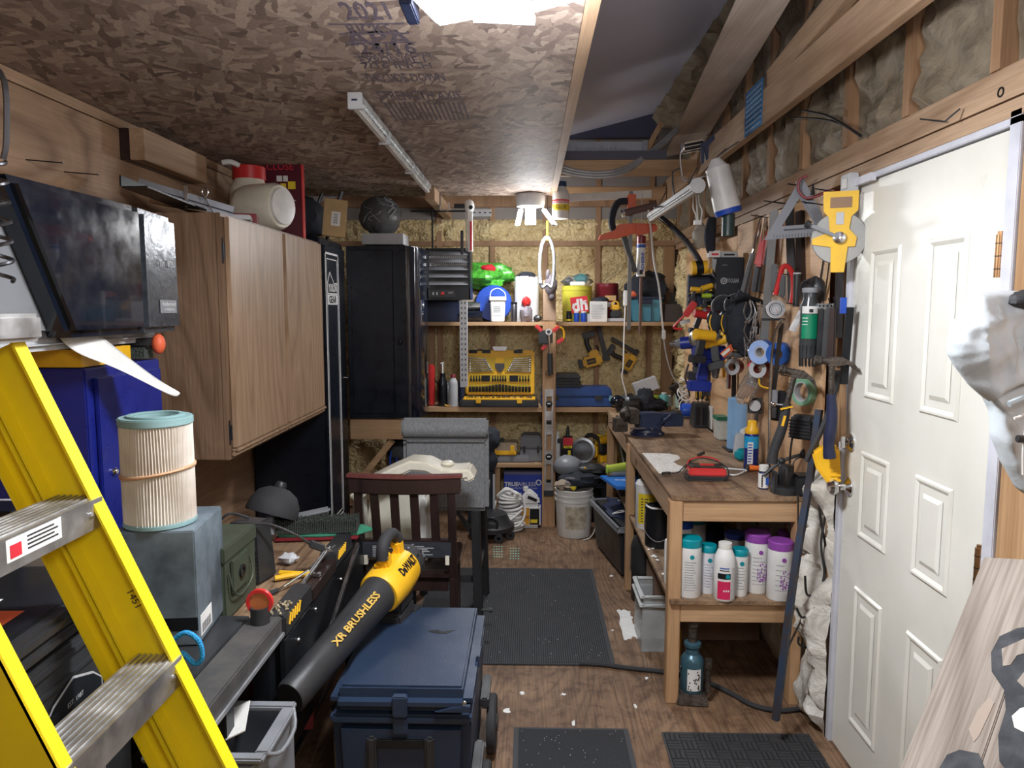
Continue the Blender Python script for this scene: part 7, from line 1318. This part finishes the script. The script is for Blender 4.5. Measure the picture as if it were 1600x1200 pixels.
# hammers
def hammer(label,px,py,X,rz,ry,L_,gm,nm='hammer',pick=False):
    t=wt(nm,label,'hammer',px,py,X,rz,ry); B().tube([(0,0,.0),(.0,0,-L_*.35)],[.010,.010,.010,.010,.011],8,2).o('neck',GRIME,t); B().tube([(0,0,-L_*.33),(.004,0,-L_*.6),(-.004,0,-L_*.85),(0,0,-L_)],[.015,.016,.018,.018,.019,.019,.018,.019,.021,.021],10,2).o('grip',gm,t)
    B().cyl((-.055,0,.008),(-.035,0,.005),.017,n=14).cyl((-.035,0,.005),(0,0,.004),.011,.014,12).o('face',GRIME,t); B().prism([(-.012,-.014),(-.012,.018),(.03,.018),(.07,-.004),(.088,-.035),(.078,-.03),(.05,-.008),(.015,-.014)],-.012,.012,'xz').o('claw',GRIME,t,bev=.002); return t
hammer('claw hammer with black and yellow grip hanging by the green tape',1242,584,XR-.13,-.25,.20,.35,DRK); t=[o for o in bpy.data.objects if o.name.startswith('hammer') and o.type=='EMPTY'][-1]; B().beam((-.02,-.016,-.14),(.02,-.016,-.12),.008,.006).o('yellow_band',YEL,t); B().box(-.003,-.019,-.20,.006,-.017,-.16).o('yellow_oval',YEL,t)
hammer('claw hammer with navy blue grip hanging beside the door',1300,566,XR-.095,-.2,-.02,.33,mat('navy_grip',(.015,.02,.06),.5))
t=wt('pry_bar','dark curved pry bar hanging behind the navy hammer','pry bar',1297,640,XR-.06,-.3); B().tube([(.02,0,.14),(.01,0,.05),(-.02,0,-.06),(-.055,0,-.15),(-.07,0,-.19)],.011,6,3).o('bar_body',BLK,t)
t=wt('black_holster','black holster with chrome pliers hanging beside the hammer','holster',1217,632,XR-.07,-.35,ry=.15); B().box(-.025,-.012,-.07,.03,.012,.06,tx=.008).o('holster_body',BLM,t,bev=.005); B().box(-.03,-.016,.0,.025,-.013,.006).o('chrome_bar',CHR,t); B().tube([(.02,0,.06),(.03,0,.09),(.02,0,.10)],.005,6,2).o('plier_tip',CHR,t)
t=wt('wall_battery','black ribbed battery pack hanging on the plywood board','battery',1256,668,XR-.05,-.75); B().box(-.05,-.03,-.045,.05,.03,.05,tx=.006).o('battery_body',BLK,t,bev=.010)
for k in range(6): B().box(-.046,-.032,-.04+k*.013,.046,-.0302,-.034+k*.013).o('rib',BLM,t)
B().tube([(-.04,-.01,-.045),(-.045,-.01,-.10),(-.05,0,-.15)],.004,6,2).o('cord',BLK,t)
# yellow case, black bracket
t=wt('yellow_tool_case','bright yellow ribbed battery case hanging beside the door frame','case',1291,728,XR-.07,-.35,ry=-.1); B().prism([(-.045,.05),(-.01,.075),(.045,.07),(.045,-.03),(.03,-.07),(.0,-.06),(-.035,.0)],-.03,.03,'xz').o('case_body',YEL,t,bev=.008)
for k in range(6): B().box(.012,-.034,-.05+k*.018,.044,-.0305,-.042+k*.018).o('rib',YEL,t,bev=.001)
# scraper tools
t=wt('steel_scraper','black handled putty scraper with round grey pad on the wall','scraper',1180,640,XR-.06,-.4); B().cyl((0,-.01,.02),(0,-.02,.02),.026,n=20).o('pad',LGR,t); B().beam((.015,0,.03),(-.0,0,-.10),.022,.014).o('handle',BLK,t,bev=.004); B().box(-.035,.0,-.02,.03,.01,.055).o('plate',BLK,t,bev=.003)
t=wt('yellow_hook_cable','yellow bent hook hanging behind the steel bow','hook',1195,602,XR-.07,-.3); B().tube([(-.02,0,.05),(-.025,0,.02),(-.015,0,-.005),(.03,0,-.015)],.004,7,3).o('hook_rod',YEL,t)
t=wt('red_white_ruler','red and white measuring strip on the wall behind the tape rolls','ruler',1139,570,XR-.04,-.6); B().box(-.012,0,-.13,.0,.004,.13).o('white_half',WHM,t); B().box(.0005,0,-.13,.012,.004,.13).o('red_half',DRD,t)
bar('black_level','black bar hanging behind the blue paper roll',(1147,560),(1146,650),.022,.012,BLM,XR-.03)
bar('yellow_level','small yellow bar hanging by the red and white ruler',(1131,562),(1131,590),.018,.008,YEL,XR-.03)
# black sign board + rack + boxes on ledge
a=atX(1120,402,1.02); 
YS=3.86
p=at(1120,402,YS); p2=at(1205,486,YS); t=T('black_box_sign','black cardboard box with white circle logo standing on the wall ledge','box',(p.x,YS,p2.z)); w=p2.x-p.x; w=min(w,XR-.02-p.x); B().box(0,0,0,w,.10,p.z-p2.z).o('box_body',mat('black_card',(.012,.016,.026),.5),t,bev=.002)
B().ring(.017,.012,.001,(w*.28,-.0005,.155),axis=1).ring(.008,.004,.001,(w*.28,-.0005,.155),axis=1).o('circle_logo',LGR,t); text(t,'TOOLBAR',(w*.62,-.0008,.155),.03,LGR,w=w*.45); B().box(.03,-.001,.235,.055,-.0003,.2365).o('thin_line',LGR,t)
for i,(px,py,w_,h_,m,lb) in enumerate(((1115,392,.06,.035,RED,'small white and red blade box on the ledge'),(1137,394,.09,.03,WHM,'white crumpled tube lying on the ledge'),)):
    q=at(px,py+8,YS+.05); 
    t=carton(lb,(q.x,YS+.05,p.z+.001),w_,.06,h_,WHM if i==0 else LGR,0,'small_box','box',False); B().cb(0,-.031,h_*.3,w_*.6,.001,h_*.3).o('print',RDL if i==0 else BLM,t)
t=T('tape_spool','black and yellow tape spool on the ledge beside the black box','spool',tuple(at(1092,422,3.9))); B().cyl((-.04,0,.03),(.04,0,.035),.035,n=20).o('yellow_winding',YEL,t); B().cyl((-.018,0,.03),(.018,0,.035),.0365,n=20).o('black_band',BLM,t)
t.location.z=at(1090,428,3.9).z
# black and yellow tool rack with drills below
p=at(1080,428,3.95); p2=at(1118,488,3.95); W_=p2.x-p.x; t=T('tool_rack','black wall rack with yellow edged trays','rack',(p.x,3.95,p2.z)); H=p.z-p2.z
B().box(0,.06,0,W_,.10,H).o('back_panel',NVY,t,bev=.002)
for k,z in enumerate((0,H*.48,H*.95)): B().box(0,0,z,W_,.06,z+.006).o('tray',BLM,t); B().beam((0,-.003,z+.012),(W_,-.003,z+.03),.004,.022).o('yellow_edge',YEL,t)
def tool(label,loc,m,sc=1,rz=0,ry=0,nm='cordless_tool',grip=BLK,cat='tool'):
    t=T(nm,label,cat,tuple(loc),rz,None,ry=ry,sc=sc); B().cyl((-.07,0,.0),(.05,0,.0),.030,n=14).o('motor_body',m,t,bev=.003); B().cyl((.05,0,0),(.075,0,0),.024,.016,12).o('nose',GRY,t); B().cyl((.075,0,0),(.10,0,0),.014,.010,10).o('chuck',STL,t); B().beam((-.02,0,-.02),(-.035,0,-.11),.032,.04).o('grip',grip,t,bev=.006); B().cb(-.04,0,-.15,.085,.05,.04).o('battery',grip,t,bev=.005); return t
for i,(px,py,Y,m,sc,ry,lb) in enumerate(((1088,452,3.95,YEL,.42,.1,'small yellow tool in the upper tray, left one'),(1106,448,3.95,YEL,.5,-.3,'small yellow tool in the upper tray, right one'),(1105,462,3.93,LIME,.4,0,'lime and yellow cutter in the lower tray'))): tool(lb,at(px,py,Y-.02),m,sc,0,ry)
def tk(label,px,py,Y,m,sc=.8,rz=0,ry=0,**k): return tool(label,at(px,py,Y),m,sc,rz,ry,**k)
tk('yellow cordless drill hanging at the left of the tool cluster',1103,524,3.55,YEL,.9,.4,.1); tk('yellow cordless grinder in the middle of the tool cluster',1120,532,3.62,YEL,.9,-.3,-.3); tk('yellow impact driver at the right of the tool cluster',1141,520,3.60,YEL,.85,PI-.4,.2)
tk('large blue cordless tool crossing the lower edge of the tool cluster',1112,551,3.70,K('deep_blue') if 'deep_blue' in MATS else mat('deep_blue',(.01,.03,.28),.4),1.3,.1,.05,grip=mat('deep_blue',(.01,.03,.28),.4)); tk('blue handheld tool at the lower left of the tool cluster',1080,535,3.85,mat('deep_blue',(.01,.03,.28),.4),1.1,PI-.3,.1); tk('blue cordless tool behind the yellow grinder',1105,545,3.85,K('deep_blue'),1.1,0,.05); tk('red cordless tool above the blue ones',1098,492,3.9,RED,.7,.2,.2); tk('small red and black tool beside the black rack',1113,485,3.92,DRD,.7,PI,.1)
p=at(1074,500,3.85); t=T('red_bolt_cutter','red handled frame saw hanging left of the tool cluster','saw',tuple(p)); s=3.85/1150
def P3(pts,Y,o): return [tuple(at(x,y,Y)-Vector(o)) for x,y in pts]
B().tube(P3(((1085,473),(1072,490),(1062,500),(1055,508),(1053,513),(1066,514)),3.85,p),.006,8,1).o('red_frame',RED,t); B().beam(at(1086,472,3.85)-p,at(1070,494,3.85)-p,.022,.035).o('red_grip',RED,t,bev=.006); B().beam(at(1062,505,3.86)-p,at(1078,501,3.86)-p,.006,.02).o('blade',STL,t)
t=T('silver_angle_grinder','round silver guard of a grinder in the tool cluster','grinder',tuple(at(1090,528,3.70))); B().lathe([(.045,0),(.047,.01),(.04,.03),(.02,.04)],(0,0.0,0),20,axis=1).o('guard',STL,t); B().cyl((0.0,.04,0),(.05,.12,.0),.03,n=12).o('motor',K('deep_blue'),t)
for i,(px,py,lb) in enumerate(((1128,482,'black headband ear muffs hanging before the black box, left cup'),(1148,480,'black ear muffs hanging before the black box, right pair'))):
    t=T('ear_muffs',lb,'ear muffs',tuple(at(px,py,3.62))); B().ring(.055,.044,.018,(0,0,.01),n=24,axis=1).o('headband',BLK,t); B().ball((-.045,-.0,-.05),(.028,.03,.04),12,8).o('ear_cup',BLM,t); B().ball((.045,-.0,-.05),(.028,.03,.04),12,8).o('ear_cup',BLM,t); B().ring(.056,.052,.004,(0,-.012,.01),n=24,axis=1).o('grey_trim',LGR,t)
for i,(px,py,lb) in enumerate(((1117,505,'black hip pouch with yellow piping, left one'),(1135,505,'black hip pouch with yellow piping, right one'))):
    t=T('tool_pouch',lb,'pouch',tuple(at(px,py,3.58))); B().ball((0,0,0),(.032,.03,.055),14,10,.2,i).o('pouch_body',DKC,t); B().tube([(-.024,-.024,.04),(-.03,-.022,.0),(-.018,-.024,-.04)],.003,6,3).o('piping',YEL,t)
t=T('black_apron','black leather tool apron bundle hanging beside the steel straightedge','apron',tuple(at(1163,505,3.50))); B().ball((0,.03,.0),(.075,.06,.14),18,12,.35,4).o('apron_body',DKC,t); B().tube([(-.075,-.04,.10),(-.02,-.05,.12),(.05,-.05,.105),(.08,-.03,.09)],.010,8,3).o('rim',BLM,t)
b=B(); random.seed(8)
for k in range(26): x=random.uniform(-.02,.075); z=random.uniform(-.14,.06); b.tube([(x,-.06-random.random()*.02,z+.05),(x+random.uniform(-.02,.02),-.075,z),(x+random.uniform(-.02,.02),-.06,z-.05)],.003,5,2)
b.o('keyed_chain',STL,t,stuff=True)
t=T('orange_level','orange and cream torpedo level crossing below the tool cluster','level',tuple(at(1130,552,3.55))); B().beam(at(1128,556,3.55)-at(1130,552,3.55),at(1152,535,3.55)-at(1130,552,3.55),.012,.03).o('level_body',mat('orange_red',(.75,.13,.04),.4),t,bev=.002); B().beam(at(1128,555,3.54)-at(1130,552,3.55),at(1140,545,3.54)-at(1130,552,3.55),.01,.014).o('cream_label',CRM,t)
t=T('black_drain_tool','black funnel bracket with pole below the tool cluster','bracket',tuple(at(1108,560,3.8))); B().box(-.07,0,-.05,.07,.06,.03,tx=-.02).o('bracket_body',mat('navy_dark',(.01,.012,.03),.5),t,bev=.01); B().beam((.0,.03,-.05),(.0,.03,-.20),.03,.03).o('pole',PIPE,t,bev=.003); B().tube([(-.10,.02,-.03),(-.115,.02,-.10),(-.10,.02,-.15),(-.09,.02,-.20)],.005,6,3).o('black_hose',BLK,t)
t=T('black_glue_gun','black trigger tool hanging under the black bracket','tool',tuple(at(1118,572,3.7))); B().tube([(0,0,.06),(.01,0,0),(.0,0,-.06)],.014,8,2).o('handle',BLK,t); B().ball((0,0,-.03),(.02,.02,.03),10,8,.4).o('joint',GRY,t)
bar('corner_stud_left','pine stud standing in the far right corner',(1062,530),(1060,640),.09,.04,K('pine_z'),XR-.06,'stud',up=(1,0,0)) if False else None
tag(B().box(1.02,5.70,0,1.10,5.74,2.06).o('corner_stud',K('pine_z')),'pine stud standing in the far right corner','stud')
# hanging things from chord
p=at(1018,338,4.45); q=at(1090,290,3.32)
t=T('hanging_tube_light','unlit tube light fixture hanging beneath the truss chord','light fixture',tuple(q)); B().beam((0,0,0),p-q,.055,.035).o('housing',LGR,t,bev=.008); B().beam((0,0,-.022),(p-q)-Vector((0,0,.022)),.028,.014).o('tube',WHM,t,bev=.004); B().cyl((0,-.006,0),(0,.006,0),.034,n=16).o('end_cap',LGR,t)
for f in (.2,.85): c=(p-q)*f; B().tube([tuple(c+Vector((0,0,.02))),tuple(c+Vector((.05,0,.12)))],.003,6,0).o('hanging_wire',PIPE,t)
t=T('white_blue_container','white tube container with blue base hanging from the chord','container',(0,0,0)); a=at(1129,262,3.5); b_=at(1145,328,3.5); d=(b_-a).normalized(); t.location=tuple(b_); rel=a-b_; B().cyl(rel,rel*.02,.055,.062,24).o('white_body',WHT,t); B().cyl(rel*.019,-rel*.10,.063,.060,24).o('blue_base',BLU,t); c=-rel*.10; B().cyl(c,c+Vector((.0,0,-.10)),.03,.03,12).o('dark_neck',mat('dark_green',(.03,.06,.06),.4),t); B().cyl(rel,rel+Vector((-.01,0,.04)),.05,.02,20).o('top_cone',WHT,t)
t.location.x=min(t.location.x,.915); B().tube([tuple(rel),tuple(rel+Vector((-.0,0,.05))),tuple(Vector((.055,0,2.365-t.location.z)))],.003,5,1).o('hang_wire',PIPE,t)
# roller with bent rod + clamp
p=at(1068,232,3.6); t=T('paint_roller','chrome cage paint roller with bent rod clipped to the chord','paint roller',tuple(p)); p2=at(1098,226,3.6)-p; B().cyl((0,0,0),p2,.022,n=14).o('roller_core',BLM,t)
for k in range(8): a=2*PI*k/8; B().beam((0,.0245*math.cos(a),.0245*math.sin(a)),p2+Vector((0,.0245*math.cos(a),.0245*math.sin(a))),.004,.004).o('cage_rib',CHR,t)
B().cyl((-.008,0,0),(.0,0,0),.027,n=16).o('end_cap',CHR,t); B().tube(P3(((1068,232),(1063,240),(1063,256),(1066,275),(1070,283),(1092,278),(1115,272),(1122,270)),3.6,p),.005,7,1).o('bent_rod',STL,t)
t=T('spring_clamp','dark spring clamp gripping the chord beside the paint roller','clamp',tuple(at(1100,228,3.58))); B().prism([(-.03,.0),(.02,.03),(.04,.055),(.05,.03),(.02,-.0),(.02,-.06),(.01,-.07),(.0,-.01)],-.012,.012,'xz').o('clamp_body',NVY,t,bev=.003); B().prism([(.0,-.01),(.0,-.08),(-.012,-.085),(-.015,-.01)],-.010,.010,'xz').o('clamp_leg',NVY,t,bev=.002)
t=T('bent_wire_hook','bent steel wire hanging from the chord to the handle','hook',tuple(at(1052,270,4.0))); o=at(1052,270,4.0); B().tube(P3(((1064,262),(1051,268),(1051,285),(1054,312),(1056,316),(1040,321),(1022,325)),4.0,o),.005,7,0).o('wire',PIPE,t)
t=T('whisk_wires','three bent pale wires hanging by the truss chord','wires',tuple(at(1090,345,3.7))); o=at(1090,345,3.7)
for pts in (((1083,305),(1083,325),(1087,335),(1089,350)),((1087,304),(1089,325),(1091,350)),((1091,304),(1093,320),(1097,330),(1094,350))): B().tube(P3(pts,3.7,o),.0035,6,2).o('wire',WHM,t)
B().cb(0,0,-.02,.035,.02,.022).o('wire_tie',WHT,t); B().tube([(0,0,.12),(.0,.0,.2),(.10,0,.32),(.135,0,.345)],.002,5,1).o('hang_wire',BLM,t)
P=[at(x,y,Y) for x,y,Y in ((1022,332,4.7),(1045,350,4.6),(1070,375,4.4),(1085,395,4.2),(1094,410,4.05))]
tag(B().tube([tuple(q) for q in P],.018,10,4).o('black_hose',mat('hose_black',(.02,.022,.03),.3)),'thick black hose curving from the chord to the wall rack','hose')
t=T('black_bundle','black umbrella like bundle hanging above the black box','bundle',tuple(at(1112,370,3.9))); B().tube([(0,0,.10),(-.01,0,.0),(.0,0,-.08)],[.02,.025,.03,.03,.028,.025,.02],10,2).o('bundle_body',DKC,t)
t=T('white_cluster','pale foam lump beside the black hose','foam',tuple(at(1098,368,4.3))); B().ball((0,.05,0),(.05,.04,.07),12,8,.5,3).o('foam_lump',mat('pale_foam',(.55,.52,.45),.8),t)
# wires over the foam
tag(B().tube([tuple(atX(x,y,XR-.05)) for x,y in ((1236,184),(1270,185),(1310,192),(1345,213))],.004,6,3).tube([tuple(atX(x,y,XR-.05)) for x,y in ((1250,172),(1290,180),(1320,195),(1345,212))],.004,6,3).o('wall_cables',BLM),'two dark cables crossing the upper foam wall','cable')
q=atX(1563,144,XR-.02); t=T('eye_ring','small steel ring nailed to the top plate above the door','ring',tuple(q)); B().ring(.012,.008,.004,(0,0,0),axis=0).o('ring_body',BLM,t)
for i,(a,b_) in enumerate((((1438,186),(1476,190)),((1476,190),(1500,170)))): p=atX(*a,XR-.06); q=atX(*b_,XR-.03); tag(B().beam(p,q,.004,.004).o('bent_nail',BLM),('bent nail on the top plate, lower one','bent nail on the top plate, upper one')[i],'nail')
# ================================================================ jacket and leaning board at right
def grid_cloth(name,outline,Y,depth,m,par,o,seed,nu=34,nv=34,amp=.02,sharp=1.0):
    """closed pillow of cloth filling an outline polygon (in metres, xz) with folds"""
    from mathutils.geometry import intersect_point_tri_2d
    xs=[p[0] for p in outline]; zs=[p[1] for p in outline]; c=Vector((sum(xs)/len(xs),sum(zs)/len(zs)))
    n=len(outline); rings=18; vs=[]
    for s in (-1,1):
        for r in range(rings+1):
            f=r/rings
            for k in range(n*6):
                i=k//6; t_=(k%6)/6; p=Vector(outline[i]).lerp(Vector(outline[(i+1)%n]),t_); q=c.lerp(p,f)
                w=math.sqrt(max(0,1-f**4.5)); fold=-abs(noise.noise(Vector((q.x*10+q.y*7,q.y*5-q.x*4,seed))))*amp*2.4+.5*amp-abs(noise.noise(Vector((q.x*26+q.y*10,q.y*12-q.x*9,seed+3))))*amp*1.1-abs(noise.noise(Vector((q.x*5-q.y*16,q.y*4,seed+9))))*amp*1.6
                vs.append((q.x,Y+s*(depth*w+fold*w*(1 if s<0 else .2)),q.y))
    m_=n*6; fs=[]
    for s in range(2):
        b0=s*(rings+1)*m_
        for r in range(rings):
            for k in range(m_): fs.append((b0+r*m_+k,b0+r*m_+(k+1)%m_,b0+(r+1)*m_+(k+1)%m_,b0+(r+1)*m_+k))
    ob=B().add(vs,fs).o(name,m,par); 
    ob.data.polygons.foreach_set('use_smooth',[True]*len(ob.data.polygons)); return ob
YJ=1.40; o=at(1580,600,YJ); t=T('jacket','pale grey blue jacket with toggle cords hanging by the door hinge','jacket',tuple(o))
def J(pts): return [((at(x,y,YJ)-o).x,(at(x,y,YJ)-o).z) for x,y in pts]
grid_cloth('jacket_body',J(((1522,456),(1570,454),(1640,456),(1690,480),(1690,600),(1625,596),(1580,603),(1545,627),(1520,605),(1497,575),(1486,555),(1485,535),(1490,515),(1503,490))),0,.05,JKT,t,o,1,amp=.02)
grid_cloth('sleeve',J(((1556,615),(1600,592),(1690,590),(1690,760),(1640,790),(1612,775),(1590,735),(1572,690),(1568,640))),.03,.045,JKT,t,o,6,amp=.018)
B().tube([((at(x,y,YJ)-o).x,-.062,(at(x,y,YJ)-o).z) for x,y in ((1543,625),(1560,618),(1590,606),(1640,594))],.006,7,3).o('hem_seam',mat('seam_grey',(.40,.46,.50),.6),t)
B().ball((at(1590,468,YJ).x-o.x,-.03,at(1590,468,YJ).z-o.z),(.035,.03,.018),12,8,.3).o('dark_lining',DRK,t)
for dx in (0,.009): B().tube([(at(1566,635,YJ).x-o.x+dx,-.07,at(1566,635,YJ).z-o.z),(at(1562,660,YJ).x-o.x+dx*.6,-.075,at(1562,660,YJ).z-o.z),(at(1563,685,YJ).x-o.x+dx*1.2-.005,-.075,at(1562,690,YJ).z-o.z),(at(1560,728,YJ).x-o.x+dx,-.072,at(1560,728,YJ).z-o.z)],.0032,7,3).o('draw_cord',WHM,t)
B().tube([(at(1566,636,YJ).x-o.x,-.068,at(1566,636,YJ).z-o.z),(at(1556,643,YJ).x-o.x,-.068,at(1550,643,YJ).z-o.z),(at(1548,645,YJ).x-o.x,-.068,at(1550,645,YJ).z-o.z)],.003,7,2).o('draw_cord',WHM,t)
c=at(1562,675,YJ)-o; B().cyl((c.x-.018,-.078,c.z+.001),(c.x+.018,-.078,c.z-.001),.007,n=12).o('toggle',BLK,t,bev=.001)
for i,(a,w) in enumerate((((1540,612),(1546,590)),)): pass
# leaning timber board with painted stencil
q0=at(1535,868,1.32); 
t=T('leaning_board','weathered grey timber sign board with black stencilled paint leaning at the right','board',(0,0,0))
C1=at(1537,870,1.34); C2=at(1400,1215,1.10); dl=(C2-C1).normalized(); C3=at(1640,905,1.22); dr_=(C3-C1).normalized()
up_=dl.cross(dr_).normalized(); dr2=up_.cross(dl).normalized()
if dr2.dot(dr_)<0: dr2=-dr2
nrm=dl.cross(dr2).normalized(); 
if nrm.dot(Vector((0,-1,0)))<0: nrm=-nrm     # outward face normal towards the room
t.matrix_world=Matrix(((dr2.x,-nrm.x,-dl.x,C1.x),(dr2.y,-nrm.y,-dl.y,C1.y),(dr2.z,-nrm.z,-dl.z,C1.z),(0,0,0,1)))
# local: x across, y into board, z towards its top edge
Lb=(C1.z)/abs(dl.z)-.012
B().box(0,0,-Lb,.11,.019,0).box(.1115,.0,-Lb,.40,.019,-.0).o('board_plank',K('weathered'),t,bev=.0015)
B().box(.02,.021,-Lb*.98,.40,.04,.012).o('back_board',K('pine_y'),t,bev=.002)
BP=mat('stencil_black',(.02,.022,.028),.75,c2=(.035,.038,.045),ns=30)
def soft(cx,cz,rx,rz_,seed,nm='stencil_paint'):
    vs=[]
    for k in range(48): a=2*PI*k/48; d=1+.28*noise.noise(Vector((math.cos(a)*1.2+seed,math.sin(a)*1.2,seed))); vs.append((cx+rx*d*math.cos(a),cz+rz_*d*math.sin(a)))
    B().prism(vs,-.0012,.0002,'xz').o(nm,BP,t)
def loc2(px,py):   # point on the board plane under a pixel, in board coordinates
    d=ray(px,py); o_=Vector((0,0,CZ)); n_=nrm; k=(C1-o_).dot(n_)/d.dot(n_); p=o_+d*k-C1; return p.dot(dr2),p.dot(-dl)
P=[loc2(*a) for a in ((1640,975),(1590,982),(1562,995),(1549,1020),(1550,1050),(1570,1080),(1572,1110),(1560,1150),(1562,1190),(1600,1240),(1680,1240))]
B().prism(P,-.0012,.0002,'xz').o('stencil_paint',BP,t)
P=[loc2(*a) for a in ((1566,1015),(1610,995),(1610,1020),(1590,1025),(1580,1040),(1568,1042))]; B().prism(P,-.0022,-.0013,'xz').o('bare_wood',K('weathered'),t)
P=[loc2(*a) for a in ((1590,1065),(1610,1040),(1615,1080),(1600,1075))]; B().prism(P,-.0022,-.0013,'xz').o('bare_wood',K('weathered'),t)
P=[loc2(*a) for a in ((1582,1120),(1595,1108),(1630,1100),(1630,1150),(1600,1145),(1586,1138))]; B().prism(P,-.0022,-.0013,'xz').o('white_letter',WHM,t)
P=[loc2(*a) for a in ((1480,1180),(1500,1172),(1530,1178),(1545,1215),(1460,1215))]; B().prism(P,-.0012,.0002,'xz').o('stencil_paint',BP,t)
P=[loc2(*a) for a in ((1545,1090),(1554,1098),(1545,1118),(1530,1150),(1522,1160),(1514,1140),(1528,1110))]; B().prism(P,-.0010,.0002,'xz').o('tan_shape',mat('tan_stencil',(.36,.29,.24),.8),t)
# ================================================================ lamps on the ceiling
# glowing deformable lamp near the front
t=T('winged_ceiling_lamp','bright winged LED lamp on the OSB ceiling at the frame top','ceiling lamp',(-.045,1.66,2.25))
B().lathe([(.045,-.01),(.045,.05),(.03,.07),(.03,.10)],(0,0,0),20).o('lamp_core',LGR,t)
for k,(a,til) in enumerate(((PI-.25,.25),(.12,.25),(-PI/2-.3,.3),(PI/2+.15,.3))):
    d=Vector((math.cos(a),math.sin(a),0)); s_=Vector((-d.y,d.x,0)); p0=d*.05; p1=d*(.20,.19,.20,.115)[k]+Vector((0,0,(.0,.05,0,0)[k]))
    w=B(); h0=.0; vs=[p0-s_*.05,p0+s_*.05,p1+s_*.075,p1-s_*.075]; 
    body=B().add([v+Vector((0,0,z)) for z in (.004,.022) for v in vs],[(3,2,1,0),(4,5,6,7),(0,1,5,4),(1,2,6,5),(2,3,7,6),(3,0,4,7)]).o('wing_housing',LGR if k!=1 else mat('aqua_metal',(.25,.4,.42),.3,.7),t,bev=.002)
    B().add([v*.94+Vector((0,0,z)) for z in (-.002,.0035) for v in vs],[(3,2,1,0),(4,5,6,7),(0,1,5,4),(1,2,6,5),(2,3,7,6),(3,0,4,7)]).o('led_panel',LAMPE,body,sm=False)
B().box(-.235,-.03,-.01,-.208,.09,.03).o('end_plate',NVY,t,bev=.003)
# far lamp with three panels
t=T('three_panel_lamp','round ceiling lamp with three glowing panels at the deck end','ceiling lamp',(.0,5.02,2.353))
c=at(829,300,5.02); t.location.x=c.x
B().lathe([(.05,0),(.095,-.004),(.095,-.014),(.10,-.018),(.098,-.06),(.092,-.085),(.05,-.09)],(0,0,0),28).o('lamp_base',LGR,t)
B().lathe([(.02,-.09),(.03,-.13),(.03,-.19),(.02,-.20)],(0,0,0),16).o('lamp_stem',WHM,t)
for k,a in enumerate((-PI/2-1.15,-PI/2-.0,-PI/2+1.15)):
    d=Vector((math.cos(a),math.sin(a),0)); s_=Vector((-d.y,d.x,0)); f=(0.0,0.0,.08)[k]; p0=d*(.075+f*.3)+Vector((0,0,-.105)); p1=d*(.10+f)+Vector((0,0,-.21)); w_=(.024,.034,.026)[k]; vs=[p0-s_*w_,p0+s_*w_,p1+s_*w_*1.05,p1-s_*w_*1.05]
    n_=(p1-p0).cross(s_).normalized(); 
    if n_.dot(d)<0: n_=-n_
    h=B().add([v-n_*z for z in (.002,.016) for v in vs],[(3,2,1,0),(4,5,6,7),(0,1,5,4),(1,2,6,5),(2,3,7,6),(3,0,4,7)]).o('panel_housing',LGR,t,bev=.001)
    B().add([v+n_*z for z in (-.0015,.003) for v in vs],[(3,2,1,0),(4,5,6,7),(0,1,5,4),(1,2,6,5),(2,3,7,6),(3,0,4,7)]).o('led_panel',LAMPE,h,sm=False)
B().box(-.012,-.092,-.075,.012,-.0905,-.068).o('small_mark',BLM,t)
# unlit strip light on deck
p=atZ(556,163,2.305); q=atZ(668,289,2.335); 
t=T('strip_light','long slim unlit tube light fixed diagonally under the OSB deck','light fixture',tuple(p)); d=q-p; d.z=0
B().beam((0,0,.018),d+Vector((0,0,.018)),.045,.036).o('housing',mat('alu_white',(.62,.66,.68),.25,.4),t,bev=.006); B().beam((0,0,-.010),d+Vector((0,0,-.010)),.028,.016).o('diffuser',WHT,t,bev=.005); nd=d.normalized(); B().beam(-nd*.02+Vector((0,0,.008)),Vector((0,0,.008)),.05,.056).o('end_cap',LGR,t,bev=.002)
B().beam(-nd*.022+Vector((0,0,.01)),-nd*.0203+Vector((0,0,.01)),.02,.006).o('cap_slots',NVY,t); B().cyl(d+Vector((0,0,.01)),d+nd*.02+Vector((0,0,.01)),.008,n=8).o('end_pin',STL,t)
for f in (.28,.64): c=d*f; B().beam(c-nd*.004+Vector((0,0,.0)),c+nd*.004+Vector((0,0,.0)),.05,.05).o('mount_clip',GAL,t)
